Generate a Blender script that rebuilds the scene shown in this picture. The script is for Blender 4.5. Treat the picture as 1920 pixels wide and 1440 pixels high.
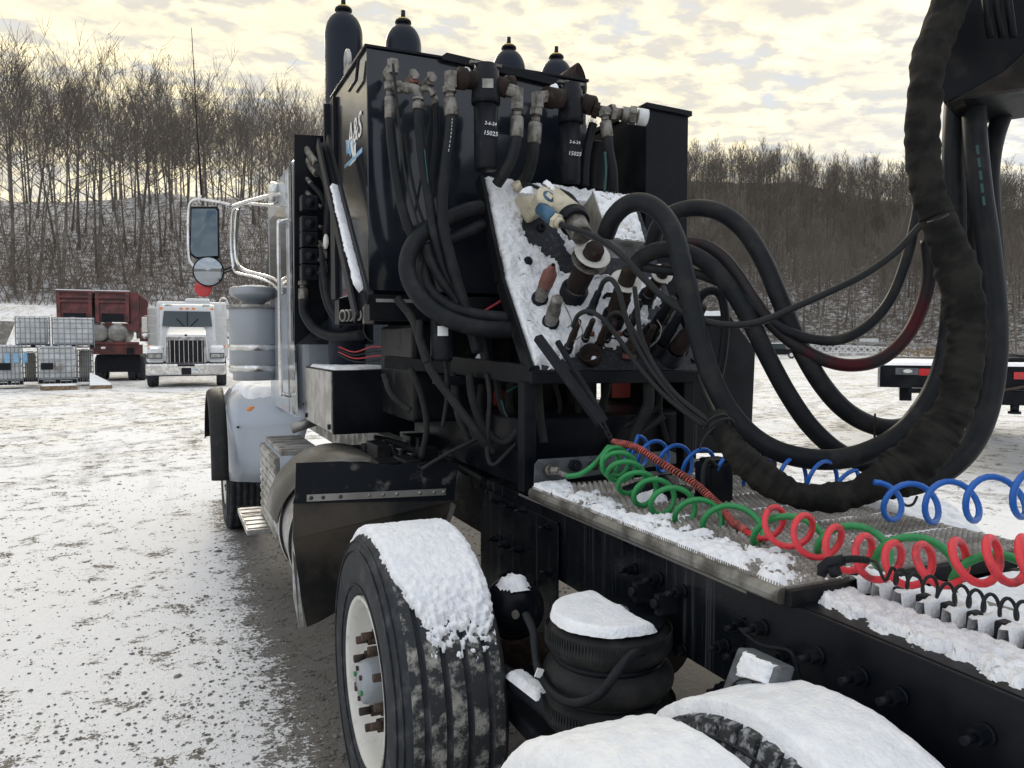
import bpy, bmesh, math, random
import numpy as np
from mathutils import Vector, Matrix, noise as mnoise

for _o in list(bpy.data.objects): bpy.data.objects.remove(_o)
SC = bpy.context.scene
COL = SC.collection
R = math.radians
# ------------------------------------------------------------------ camera
F = 1442.0                     # focal length in pixels of a 1920 wide picture
PSI = R(24.0)                  # camera heading, clockwise from +Y (the truck's forward axis)
PITCH = math.atan(75.0/F)      # looking slightly down
CAMH = 1.75
cd = bpy.data.cameras.new('camera'); cam = bpy.data.objects.new('camera', cd); COL.objects.link(cam)
cam.location = (0, 0, CAMH)
cam.rotation_euler = (math.pi/2 - PITCH, 0, -PSI)
cd.sensor_width = 36.0; cd.lens = 36.0*F/1920.0; cd.clip_start = 0.05; cd.clip_end = 3000
SC.camera = cam
# ------------------------------------------------------------------ world
SUN_AZ = R(6.0); SUN_EL = R(26.0)     # azimuth clockwise from +Y
W = bpy.data.worlds.new('World'); SC.world = W; W.use_nodes = True
def world_nodes():
    nt = W.node_tree; nt.nodes.clear(); N = nt.nodes.new; L = nt.links.new
    out = N('ShaderNodeOutputWorld'); bg = N('ShaderNodeBackground'); bg.inputs[1].default_value = 0.1
    sky = N('ShaderNodeTexSky'); sky.sky_type = 'NISHITA'; sky.sun_disc = False
    sky.sun_elevation = SUN_EL; sky.sun_rotation = SUN_AZ; sky.dust_density = 2.0
    tc = N('ShaderNodeTexCoord'); sep = N('ShaderNodeSeparateXYZ'); L(tc.outputs['Generated'], sep.inputs[0])
    def M(op, a, b=None, c=None):
        n = N('ShaderNodeMath'); n.operation = op
        for i, v in enumerate((a, b, c)):
            if v is None: continue
            if isinstance(v, (int, float)): n.inputs[i].default_value = v
            else: L(v, n.inputs[i])
        return n.outputs[0]
    def MIX(f, a, b):
        n = N('ShaderNodeMix'); n.data_type = 'RGBA'
        if isinstance(f, (int, float)): n.inputs[0].default_value = f
        else: L(f, n.inputs[0])
        for i, v in ((6, a), (7, b)):
            if isinstance(v, tuple): n.inputs[i].default_value = v
            else: L(v, n.inputs[i])
        return n.outputs[2]
    zz = M('ADD', M('MAXIMUM', sep.outputs[2], 0.0), 0.10)
    comb = N('ShaderNodeCombineXYZ'); L(M('DIVIDE', sep.outputs[0], zz), comb.inputs[0]); L(M('DIVIDE', sep.outputs[1], zz), comb.inputs[1])
    mp = N('ShaderNodeMapping'); L(comb.outputs[0], mp.inputs[0]); mp.inputs['Rotation'].default_value = (0, 0, R(38)); mp.inputs['Scale'].default_value = (1.0, 1.3, 1)
    def NZ(scale, det, rough, dist=0, vec=None):
        n = N('ShaderNodeTexNoise'); n.inputs['Scale'].default_value = scale; n.inputs['Detail'].default_value = det
        n.inputs['Roughness'].default_value = rough; n.inputs['Distortion'].default_value = dist; L(vec or mp.outputs[0], n.inputs['Vector']); return n.outputs[0]
    def RAMP(x, a, b):
        n = N('ShaderNodeMapRange'); n.interpolation_type = 'SMOOTHSTEP'; L(x, n.inputs[0]); n.inputs[1].default_value = a; n.inputs[2].default_value = b; return n.outputs[0]
    fine = NZ(8.5, 9, 0.56, 0.2); big = NZ(0.9, 4, 0.5, 0.2); mid = NZ(3.0, 7, .55, .5)
    dens = M('ADD', M('MULTIPLY', fine, 0.70), M('MULTIPLY', mid, 0.30))
    puff = RAMP(dens, 0.42, 0.585)
    # direction to the low sun: clouds there are thinner and glow warm
    sd = (math.sin(SUN_AZ)*math.cos(SUN_EL), math.cos(SUN_AZ)*math.cos(SUN_EL), math.sin(SUN_EL))
    dt = N('ShaderNodeVectorMath'); dt.operation = 'DOT_PRODUCT'; L(tc.outputs['Generated'], dt.inputs[0]); dt.inputs[1].default_value = sd
    glow = RAMP(dt.outputs['Value'], 0.25, 0.92)
    k = 10.0
    warm = MIX(glow, tuple(k*c for c in (1.04, 1.05, 1.04))+(1,), tuple(k*c for c in (1.15, 1.00, 0.66))+(1,))
    grey = MIX(glow, tuple(k*c for c in (0.66, 0.72, 0.82))+(1,), tuple(k*c for c in (0.61, 0.58, 0.51))+(1,))
    cloud = MIX(puff, grey, warm)
    veil = MIX(M('MULTIPLY', RAMP(M('ADD', big, M('MULTIPLY', mid, .35)), 0.60, 0.80), .8), cloud, grey)
    gap = M('MULTIPLY', RAMP(M('ADD', M('MULTIPLY', mid, .7), M('MULTIPLY', fine, .3)), 0.46, 0.32), 0.55)
    dim = N('ShaderNodeVectorMath'); dim.operation = 'MINIMUM'; L(sky.outputs[0], dim.inputs[0]); dim.inputs[1].default_value = (5.6, 6.4, 7.6)
    withsky = MIX(gap, veil, dim.outputs[0])
    hz = RAMP(sep.outputs[2], 0.22, 0.02)
    horizon = MIX(M('MULTIPLY', hz, 0.45), withsky, tuple(k*c for c in (0.86, 0.80, 0.66))+(1,))
    ground = MIX(RAMP(sep.outputs[2], 0.0, -0.05), horizon, (3.2, 3.2, 3.2, 1))
    L(ground, bg.inputs[0]); L(bg.outputs[0], out.inputs[0])
world_nodes()
sl = bpy.data.lights.new('sun', 'SUN'); sl.energy = 1.5; sl.angle = R(20); sl.color = (1.0, 0.90, 0.74)
so = bpy.data.objects.new('sun', sl); COL.objects.link(so)
so.rotation_euler = (R(90)-SUN_EL, 0, math.pi - SUN_AZ); so.location = (0, 0, 60)
# sun lamp shines along its -Z: from the low sun ahead of the truck towards the camera
so.rotation_euler = Vector((math.sin(SUN_AZ)*math.cos(SUN_EL), math.cos(SUN_AZ)*math.cos(SUN_EL), math.sin(SUN_EL))).to_track_quat('Z', 'Y').to_euler()
SC.view_settings.view_transform = 'Standard'; SC.view_settings.look = 'None'
SC.view_settings.exposure = 0.42; SC.view_settings.gamma = 1; SC.view_settings.use_curve_mapping = False
SC.render.engine = 'CYCLES'

# ------------------------------------------------------------------ geometry helpers
_cp, _sp = math.cos(PITCH), math.sin(PITCH)
_f = Vector((math.sin(PSI), math.cos(PSI), 0)); _r = Vector((math.cos(PSI), -math.sin(PSI), 0)); _z = Vector((0, 0, 1))
CAM = Vector((0, 0, CAMH))
def ray(px, py):
    u = (px-960)/F; v = (720-py)/F
    fwd = _f*_cp - _z*_sp; up = _z*_cp + _f*_sp
    return fwd + _r*u + up*v
def P(px, py, X=None, Y=None, Z=None, D=None):
    """the point of the place seen at a photograph pixel, on a given world plane or at a given distance"""
    d = ray(px, py)
    if X is not None: t = X/d.x
    elif Y is not None: t = Y/d.y
    elif Z is not None: t = (Z-CAMH)/d.z
    else: t = D
    return CAM + d*t
def V(*a): return Vector(a)
def smooth(t): t = max(0., min(1., t)); return t*t*(3-2*t)
def lerp(a, b, t): return a+(b-a)*t
def interp(x, xs, ys):
    return float(np.interp(x, xs, ys))
_w = {}
def wloc(o): return _w.get(o.name, Vector((0, 0, 0)))
def tag(o, label=None, cat=None, group=None, kind=None):
    if label: o['label'] = label
    if cat: o['category'] = cat
    if group: o['group'] = group
    if kind: o['kind'] = kind
    return o
def empty(name, loc=(0, 0, 0), label=None, cat=None, group=None, parent=None):
    o = bpy.data.objects.new(name, None); COL.objects.link(o); loc = Vector(loc)
    o.empty_display_size = .1
    o.parent = parent
    o.location = loc - (wloc(parent) if parent else Vector((0, 0, 0)))
    _w[o.name] = loc
    return tag(o, label, cat, group)
def copy_tree(o, parent=None):
    c = o.copy(); COL.objects.link(c); c.parent = parent
    _w[c.name] = wloc(o)
    for ch in [x for x in KIDS.get(o.name, [])]:
        d = copy_tree(ch, c); KIDS.setdefault(c.name, []).append(d)
    return c
KIDS = {}
def place(o, loc, rz=0, s=1):
    o.location = loc; o.rotation_euler = (0, 0, rz); o.scale = (s, s, s); return o
class MB:
    def __init__(s): s.v = []; s.f = []; s.sm = []
    def add(s, vs, fs, sm=False):
        b = len(s.v); s.v += [tuple(x) for x in vs]; s.f += [[b+i for i in f] for f in fs]; s.sm += [sm]*len(fs); return s
    def hexa(s, c):     # eight corners: bottom loop then top loop
        return s.add(c, [[0,3,2,1],[4,5,6,7],[0,1,5,4],[1,2,6,5],[2,3,7,6],[3,0,4,7]])
    def box(s, a, b):
        x0,y0,z0 = a; x1,y1,z1 = b
        return s.hexa([(x0,y0,z0),(x1,y0,z0),(x1,y1,z0),(x0,y1,z0),(x0,y0,z1),(x1,y0,z1),(x1,y1,z1),(x0,y1,z1)])
    def cbox(s, c, sz, q=None):
        h = Vector(sz)/2; c = Vector(c); pts = []
        for z in (-1,1):
            for x,y in ((-1,-1),(1,-1),(1,1),(-1,1)):
                p = Vector((x*h.x, y*h.y, z*h.z)); pts.append(c + (q @ p if q else p))
        return s.hexa(pts)
    def bar(s, a, b, w, h, up=(0,0,1)):
        a = Vector(a); b = Vector(b); t = (b-a).normalized(); u = Vector(up); sd = t.cross(u)
        if sd.length < 1e-4: sd = t.cross(Vector((1,0,0)))
        sd.normalize(); u = sd.cross(t); sd = sd*w/2; u = u*h/2
        return s.hexa([a-sd-u, a+sd-u, b+sd-u, b-sd-u, a-sd+u, a+sd+u, b+sd+u, b-sd+u])
    def prism(s, poly, d):   # polygon (list of points) extruded along vector d
        n = len(poly); d = Vector(d); p = [Vector(q) for q in poly]
        vs = p + [q+d for q in p]
        return s.add(vs, [list(range(n))[::-1], list(range(n, 2*n))] + [[i,(i+1)%n,n+(i+1)%n,n+i] for i in range(n)])
    def tube(s, pts, r, seg=8, caps=True, closed=False, sm=True, wob=None):
        pts = [Vector(p) for p in pts]; n = len(pts)
        rs = r if isinstance(r, (list, tuple)) else [r]*n
        T = []
        for i in range(n):
            if closed: t = pts[(i+1)%n]-pts[i-1]
            else: t = pts[min(i+1,n-1)]-pts[max(i-1,0)]
            T.append(t.normalized() if t.length > 1e-9 else Vector((0,0,1)))
        up = Vector((0,0,1)) if abs(T[0].z) < .9 else Vector((0,1,0))
        u = T[0].cross(up).normalized(); vs = []
        for i in range(n):
            if i: u = (u - T[i]*u.dot(T[i])); u = u.normalized() if u.length > 1e-6 else T[i].orthogonal().normalized()
            w = T[i].cross(u)
            for k in range(seg):
                a = 2*math.pi*k/seg; rr = rs[i]*(wob(i,k) if wob else 1)
                vs.append(pts[i] + u*math.cos(a)*rr + w*math.sin(a)*rr)
        fs = []
        m = n if closed else n-1
        for i in range(m):
            j = (i+1)%n
            for k in range(seg):
                fs.append([i*seg+k, i*seg+(k+1)%seg, j*seg+(k+1)%seg, j*seg+k])
        s.add(vs, fs, sm)
        if caps and not closed:
            b = len(s.v)-len(vs)
            s.f += [[b+k for k in range(seg)][::-1], [b+(n-1)*seg+k for k in range(seg)]]; s.sm += [False, False]
        return s
    def cyl(s, a, b, r1, r2=None, seg=16, sm=True):
        return s.tube([a, b], [r1, r1 if r2 is None else r2], seg, sm=sm)
    def lathe(s, o, axis, prof, seg=32, sm=True, ref=None, a0=0, a1=2*math.pi):
        """prof: list of (distance along axis, radius)"""
        o = Vector(o); ax = Vector(axis).normalized(); u = (Vector(ref) if ref else ax.orthogonal()); u = (u-ax*u.dot(ax)).normalized(); w = ax.cross(u)
        full = abs(a1-a0-2*math.pi) < 1e-6; m = seg if full else seg+1; vs = []
        for (h, r) in prof:
            for k in range(m):
                a = a0+(a1-a0)*k/seg; vs.append(o+ax*h+(u*math.cos(a)+w*math.sin(a))*r)
        fs = []
        for i in range(len(prof)-1):
            for k in range(seg):
                k2 = (k+1)%m
                fs.append([i*m+k, i*m+k2, (i+1)*m+k2, (i+1)*m+k])
        return s.add(vs, fs, sm)
    def nut(s, a, b, r): return s.tube([a, b], r, 6, sm=False)
    def build(s, name, mt, parent=None, label=None, cat=None, group=None, kind=None, origin=None, bevel=0, subd=0):
        me = bpy.data.meshes.new(name); base = wloc(parent) if parent else (Vector(origin) if origin is not None else None)
        if base is None:
            a = np.array(s.v); base = Vector(((a[:,0].min()+a[:,0].max())/2, (a[:,1].min()+a[:,1].max())/2, a[:,2].min()))
        me.from_pydata([(x-base.x, y-base.y, z-base.z) for x,y,z in s.v], [], s.f)
        me.polygons.foreach_set('use_smooth', s.sm); me.update()
        bm = bmesh.new(); bm.from_mesh(me); bmesh.ops.recalc_face_normals(bm, faces=bm.faces); bm.to_mesh(me); bm.free()
        me.materials.append(mt)
        return link(name, me, parent, base, label, cat, group, kind, bevel, subd)
def link(name, me, parent, base, label=None, cat=None, group=None, kind=None, bevel=0, subd=0):
    o = bpy.data.objects.new(name, me); COL.objects.link(o)
    if parent: o.parent = parent; KIDS.setdefault(parent.name, []).append(o)
    else: o.location = base
    _w[o.name] = Vector(base)
    if bevel:
        m = o.modifiers.new('bevel', 'BEVEL'); m.width = bevel; m.segments = 2; m.limit_method = 'ANGLE'; m.angle_limit = R(40); m.harden_normals = False
    if subd:
        m = o.modifiers.new('subsurf', 'SUBSURF'); m.levels = subd; m.render_levels = subd
    return tag(o, label, cat, group, kind)
def part(name, mb, mt, parent, label=None, **k): return mb.build(name, mt, parent, label, **k)
def catmull(pts, n=8):
    pts = [np.array(p, float) for p in pts]; q = [2*pts[0]-pts[1]] + pts + [2*pts[-1]-pts[-2]]; out = []
    for i in range(1, len(q)-2):
        p0,p1,p2,p3 = q[i-1],q[i],q[i+1],q[i+2]
        for k in range(n):
            t = k/n; out.append(.5*((2*p1)+(-p0+p2)*t+(2*p0-5*p1+4*p2-p3)*t*t+(-p0+3*p1-3*p2+p3)*t**3))
    out.append(q[-2]); return out
def pxcurve(pts, n=8):
    """pts: (px, py, D) or (px, py, D, width_px) -> world points and radii"""
    c = catmull(pts, n); ws = [P(a[0], a[1], D=a[2]) for a in c]
    rs = [a[3]/2/F*a[2] for a in c] if len(pts[0]) > 3 else None
    return ws, rs
def hose_mb(pts, w=None, n=8, seg=10, mb=None, rings=0, caps=True):
    mb = mb or MB()
    if w is not None: pts = [(p[0], p[1], p[2], w) if len(p) == 3 else p for p in pts]
    ws, rs = pxcurve(pts, n)
    rr = sum(rs)/len(rs) if w is not None else None
    return mb.tube(ws, rr if rr else rs, seg, caps)
def text_part(txt, size, mt, parent, M, name='lettering', ext=0.0008, label=None, cat=None, shear=0, align='CENTER'):
    cu = bpy.data.curves.new('lettering', 'FONT'); cu.body = txt; cu.size = size; cu.extrude = ext; cu.align_x = align; cu.align_y = 'CENTER'; cu.shear = shear; cu.resolution_u = 3
    ob = bpy.data.objects.new('tmp_text', cu); COL.objects.link(ob)
    dg = bpy.context.evaluated_depsgraph_get(); me = bpy.data.meshes.new_from_object(ob.evaluated_get(dg)); bpy.data.objects.remove(ob)
    base = wloc(parent) if parent else M.to_translation()
    me.transform(Matrix.Translation(-base) @ M); me.materials.clear(); me.materials.append(mt); me.name = name
    return link(name, me, parent, base, label, cat)
def frame(o, x, y):
    x = Vector(x).normalized(); y = Vector(y); y = (y-x*y.dot(x)).normalized(); z = x.cross(y)
    m = Matrix((x, y, z)).transposed().to_4x4(); m.translation = Vector(o); return m
# ------------------------------------------------------------------ materials
def mat(name, col, rough=.5, metal=0., spec=.5, col2=None, vs=6., v0=.4, v1=.6, bump=0., bs=60., rvar=0., coat=0., det=6, vsz=1., emit=None, alpha=None, trans=0, extra=None):
    m = bpy.data.materials.new(name); m.use_nodes = True; nt = m.node_tree; N = nt.nodes.new; L = nt.links.new
    b = nt.nodes['Principled BSDF']; b.inputs['Base Color'].default_value = (*col, 1); b.inputs['Roughness'].default_value = rough; b.inputs['Metallic'].default_value = metal; b.inputs['Specular IOR Level'].default_value = spec if max(col) > .05 else min(spec, .13)
    if coat: b.inputs['Coat Weight'].default_value = coat; b.inputs['Coat Roughness'].default_value = .08
    if trans: b.inputs['Transmission Weight'].default_value = trans
    tc = N('ShaderNodeTexCoord'); mp = N('ShaderNodeMapping'); mp.inputs['Scale'].default_value = (1, 1, vsz); L(tc.outputs['Object'], mp.inputs[0])
    if col2 or rvar:
        n = N('ShaderNodeTexNoise'); n.inputs['Scale'].default_value = vs; n.inputs['Detail'].default_value = det; n.inputs['Roughness'].default_value = .6; L(mp.outputs[0], n.inputs['Vector'])
        mr = N('ShaderNodeMapRange'); mr.interpolation_type = 'SMOOTHSTEP'; L(n.outputs[0], mr.inputs[0]); mr.inputs[1].default_value = v0; mr.inputs[2].default_value = v1
        if col2:
            mx = N('ShaderNodeMix'); mx.data_type = 'RGBA'; mx.inputs[6].default_value = (*col, 1); mx.inputs[7].default_value = (*col2, 1); L(mr.outputs[0], mx.inputs[0]); L(mx.outputs[2], b.inputs['Base Color'])
        if rvar:
            r2 = N('ShaderNodeMapRange'); L(mr.outputs[0], r2.inputs[0]); r2.inputs[3].default_value = rough; r2.inputs[4].default_value = min(1, rough+rvar); L(r2.outputs[0], b.inputs['Roughness'])
    if bump:
        n2 = N('ShaderNodeTexNoise'); n2.inputs['Scale'].default_value = bs; n2.inputs['Detail'].default_value = 5; L(tc.outputs['Object'], n2.inputs['Vector'])
        bp = N('ShaderNodeBump'); bp.inputs['Strength'].default_value = bump; bp.inputs['Distance'].default_value = .01; L(n2.outputs[0], bp.inputs['Height']); L(bp.outputs[0], b.inputs['Normal'])
    if emit: b.inputs['Emission Color'].default_value = (*emit[:3], 1); b.inputs['Emission Strength'].default_value = emit[3]
    return m
M = {}
def defmats():
    M['black'] = mat('black_paint', (.0045,.006,.009), .28, col2=(.013,.014,.017), vs=3, v0=.42, v1=.7, rvar=.25, bump=.03, bs=90)
    M['black_dirty'] = mat('dusty_black_paint', (.008,.009,.011), .4, col2=(.026,.025,.023), vs=9, v0=.5, v1=.75, rvar=.3, bump=.1, bs=40)
    M['panel'] = mat('cabinet_side_paint', (.010,.013,.019), .12, rvar=.12, col2=(.016,.019,.025), vs=2.5, coat=.7)
    M['rubber'] = mat('black_rubber', (.020,.021,.022), .55, col2=(.040,.039,.037), vs=14, v0=.45, v1=.75, bump=.08, bs=120, rvar=.2)
    M['hose'] = mat('hose_rubber', (.012,.014,.017), .42, col2=(.034,.033,.032), vs=11, v0=.45, v1=.8, rvar=.25, bump=.06, bs=160)
    M['tyre'] = mat('weathered_tyre', (.028,.031,.036), .6, col2=(.085,.088,.094), vs=16, v0=.45, v1=.78, bump=.15, bs=90, rvar=.2, det=9)
    M['galv'] = mat('plated_fitting', (.22,.21,.19), .5, .6, col2=(.10,.09,.078), vs=30, v0=.4, v1=.65, bump=.1, bs=80)
    M['rust'] = mat('rusty_steel', (.075,.045,.03), .8, .1, col2=(.035,.026,.022), vs=25, bump=.4, bs=90)
    M['rust_dark'] = mat('dark_rusted_casting', (.028,.021,.019), .75, .1, col2=(.06,.042,.032), vs=20, v0=.5, v1=.7, bump=.4, bs=90)
    M['castblack'] = mat('cast_black', (.012,.013,.017), .42, col2=(.035,.035,.037), vs=18, v0=.55, v1=.75, bump=.15, bs=120)
    M['chrome'] = mat('chrome', (.72,.72,.72), .12, 1., rvar=.15, vs=12, col2=(.55,.54,.52))
    M['steel'] = mat('brushed_stainless', (.50,.50,.49), .32, 1., col2=(.36,.35,.33), vs=8, rvar=.25, bump=.03, bs=150)
    M['alu'] = mat('dull_aluminium', (.42,.42,.42), .45, .9, col2=(.24,.23,.21), vs=6, rvar=.2, bump=.06, bs=50)
    M['aludirty'] = mat('dirty_aluminium', (.30,.30,.285), .45, .75, col2=(.22,.21,.195), vs=3, rvar=.2, bump=.1, bs=50)
    M['cab'] = mat('silver_blue_paint', (.33,.37,.43), .3, .15, rvar=.1, vs=2, coat=.6)
    M['grey'] = mat('grey_steel_paint', (.28,.305,.335), .38, .15, rvar=.15, vs=6, coat=.3)
    M['snow'] = mat('snow', (.86,.87,.89), .75, col2=(.78,.80,.84), vs=22, bump=.55, bs=95)
    M['white'] = mat('white_paint', (.60,.61,.62), .35, col2=(.46,.46,.45), vs=5, v0=.5, v1=.8, coat=.4)
    M['rimw'] = mat('off_white_rim_paint', (.62,.61,.57), .45, col2=(.38,.36,.32), vs=16, v0=.5, v1=.8, bump=.05, bs=60)
    M['glass'] = mat('dark_glass', (.03,.045,.05), .06, 0, coat=1)
    M['mirror'] = mat('mirror_glass', (.82,.84,.86), .02, 1.)
    M['mirrordark'] = mat('dark_reflection_glass', (.10,.125,.14), .03, 1.)  # dark reflection put into the glass colour
    M['mirrorgrey'] = mat('convex_mirror_glass', (.30,.33,.36), .03, 1.)
    M['amber'] = mat('amber_lens', (.75,.22,.02), .25, coat=.6)
    M['redlens'] = mat('red_lens', (.5,.012,.02), .25, coat=.6)
    M['maroon'] = mat('maroon_paint', (.16,.036,.036), .5, col2=(.06,.022,.02), vs=3, bump=.1, bs=20)
    M['tankend'] = mat('weathered_tank_metal', (.34,.33,.31), .45, .5, col2=(.2,.19,.18), vs=3)
    M['plastic'] = mat('translucent_white_plastic', (.60,.62,.63), .45, col2=(.48,.49,.49), vs=3)
    M['plastic_y'] = mat('yellowed_white_plastic', (.50,.49,.42), .5, col2=(.40,.39,.33), vs=3)
    M['cage'] = mat('grey_cage_tube', (.30,.32,.34), .45, .6)
    M['green'] = mat('green_air_line', (.014,.22,.06), .38, col2=(.010,.08,.03), vs=18, v0=.5, v1=.8, bump=.05, bs=150)
    M['blue'] = mat('blue_air_line', (.004,.10,.42), .34, col2=(.006,.08,.30), vs=18, v0=.5, v1=.8)
    M['red'] = mat('red_air_line', (.66,.035,.05), .42, col2=(.30,.025,.035), vs=22, v0=.52, v1=.72, bump=.05, bs=150)
    M['redspring'] = mat('red_spring_guard', (.55,.11,.09), .5, col2=(.2,.05,.04), vs=40)
    M['cord'] = mat('black_cord', (.02,.022,.023), .4)
    M['cloth'] = mat('black_canvas', (.010,.010,.010), .9, col2=(.022,.021,.019), vs=9, bump=.5, bs=40)
    M['cream'] = mat('cream_plastic', (.52,.47,.35), .5, col2=(.34,.30,.22), vs=25, v0=.5, v1=.75)
    M['bluep'] = mat('blue_plastic', (.035,.11,.19), .45, col2=(.02,.06,.10), vs=20)
    M['redcap'] = mat('faded_red_cap', (.20,.075,.06), .55, col2=(.14,.06,.045), vs=40, bump=.1, bs=60)
    M['wood'] = mat('weathered_wood', (.27,.19,.11), .8, col2=(.15,.105,.065), vs=12, bump=.3, bs=30)
    M['chalk'] = mat('chalk_marking', (.75,.76,.76), .7)
    M['stamp'] = mat('stamped_lettering', (.012,.013,.016), .35)
    M['teal'] = mat('teal_print', (.006,.055,.052), .5)
    M['decal'] = mat('white_decal', (.72,.72,.70), .4)
    M['decalb'] = mat('blue_decal', (.12,.33,.55), .4, col2=(.3,.45,.6), vs=30)
    M['redpaint'] = mat('red_paint', (.30,.035,.025), .5)
    M['wire_red'] = mat('red_wire', (.35,.02,.03), .45)
    M['bark'] = mat('bare_bark', (.092,.082,.070), .9, col2=(.16,.145,.125), vs=2, bump=.3, bs=12)
    M['twig'] = mat('bare_twigs', (.112,.096,.082), .9)
    M['barkpale'] = mat('pale_bark', (.36,.34,.31), .9, col2=(.2,.18,.16), vs=2)
    M['brush'] = mat('winter_brush', (.13,.10,.075), .9)
    M['stone'] = mat('gravel_stone', (.20,.19,.175), .85, col2=(.11,.10,.09), vs=9, bump=.3, bs=50)
    M['wedge'] = mat('concrete_block', (.34,.32,.28), .85, col2=(.2,.19,.17), vs=9, bump=.3, bs=50)
defmats()
def mud_tread():
    m = mat('mud_smeared_tread', (.040,.042,.044), .6, bump=.2, bs=70); nt = m.node_tree; N = nt.nodes.new; L = nt.links.new
    b = nt.nodes['Principled BSDF']; tc = N('ShaderNodeTexCoord'); n = N('ShaderNodeTexNoise'); n.inputs['Scale'].default_value = 13; n.inputs['Detail'].default_value = 10; n.inputs['Roughness'].default_value = .78; L(tc.outputs['Object'], n.inputs['Vector'])
    mr = N('ShaderNodeMapRange'); L(n.outputs[0], mr.inputs[0]); mr.inputs[1].default_value = .49; mr.inputs[2].default_value = .60
    mx = N('ShaderNodeMix'); mx.data_type = 'RGBA'; mx.inputs[6].default_value = (.036,.038,.041,1); mx.inputs[7].default_value = (.32,.31,.28,1); L(mr.outputs[0], mx.inputs[0]); L(mx.outputs[2], b.inputs['Base Color']); return m
M['mudtread'] = mud_tread()
# ------------------------------------------------------------------ terrain
AZ  = [-180,-90,-50,-34,-24,-14,-5, 5, 13, 20, 27, 34, 50, 90, 180]
RB  = [120, 90, 74, 74, 74, 76, 90,110,122,122,118,116,110,110,120]
RR  = [190,150,140,136,132,132,160,215,262,270,262,262,220,200,190]
RZ  = [20, 16, 13, 22.5, 24.5, 24, 34, 48, 56, 54, 44, 39, 30, 26, 24]  # ridge lowered out of view at left so the cabinet side reflects sky
def az_r(x, y):
    r = math.hypot(x, y); a = math.degrees(math.atan2(x, y)) - 24.0
    if a < -180: a += 360
    return a, r
def G(x, y, nz=True):
    a, r = az_r(x, y)
    rb = interp(a, AZ, RB); rr = interp(a, AZ, RR); rz = interp(a, AZ, RZ)
    left = smooth((-8-a)/8.0) if a > -100 else smooth((a+140)/30)
    z = .31*left*smooth((r-11)/13.0)
    z += 4.6*left*smooth((r-38)/36.0)
    if r > rb:
        t = min(1., (r-rb)/(rr-rb)); z0 = z
        z = z0 + (rz-z0)*(t**.92 if t > 0 else 0)
        if r > rr: z = rz + 3*smooth((r-rr)/60) - (r-rr)*.02
        k = smooth((r-rb)/25)
        if nz: z += k*(1.6*mnoise.noise((x*.05, y*.05, 3.1)) + .5*mnoise.noise((x*.2, y*.2, 7.7)))
    elif nz and r > 30:
        z += .18*smooth((r-30)/30)*mnoise.noise((x*.12, y*.12, 1.7))*left
    return z
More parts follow.
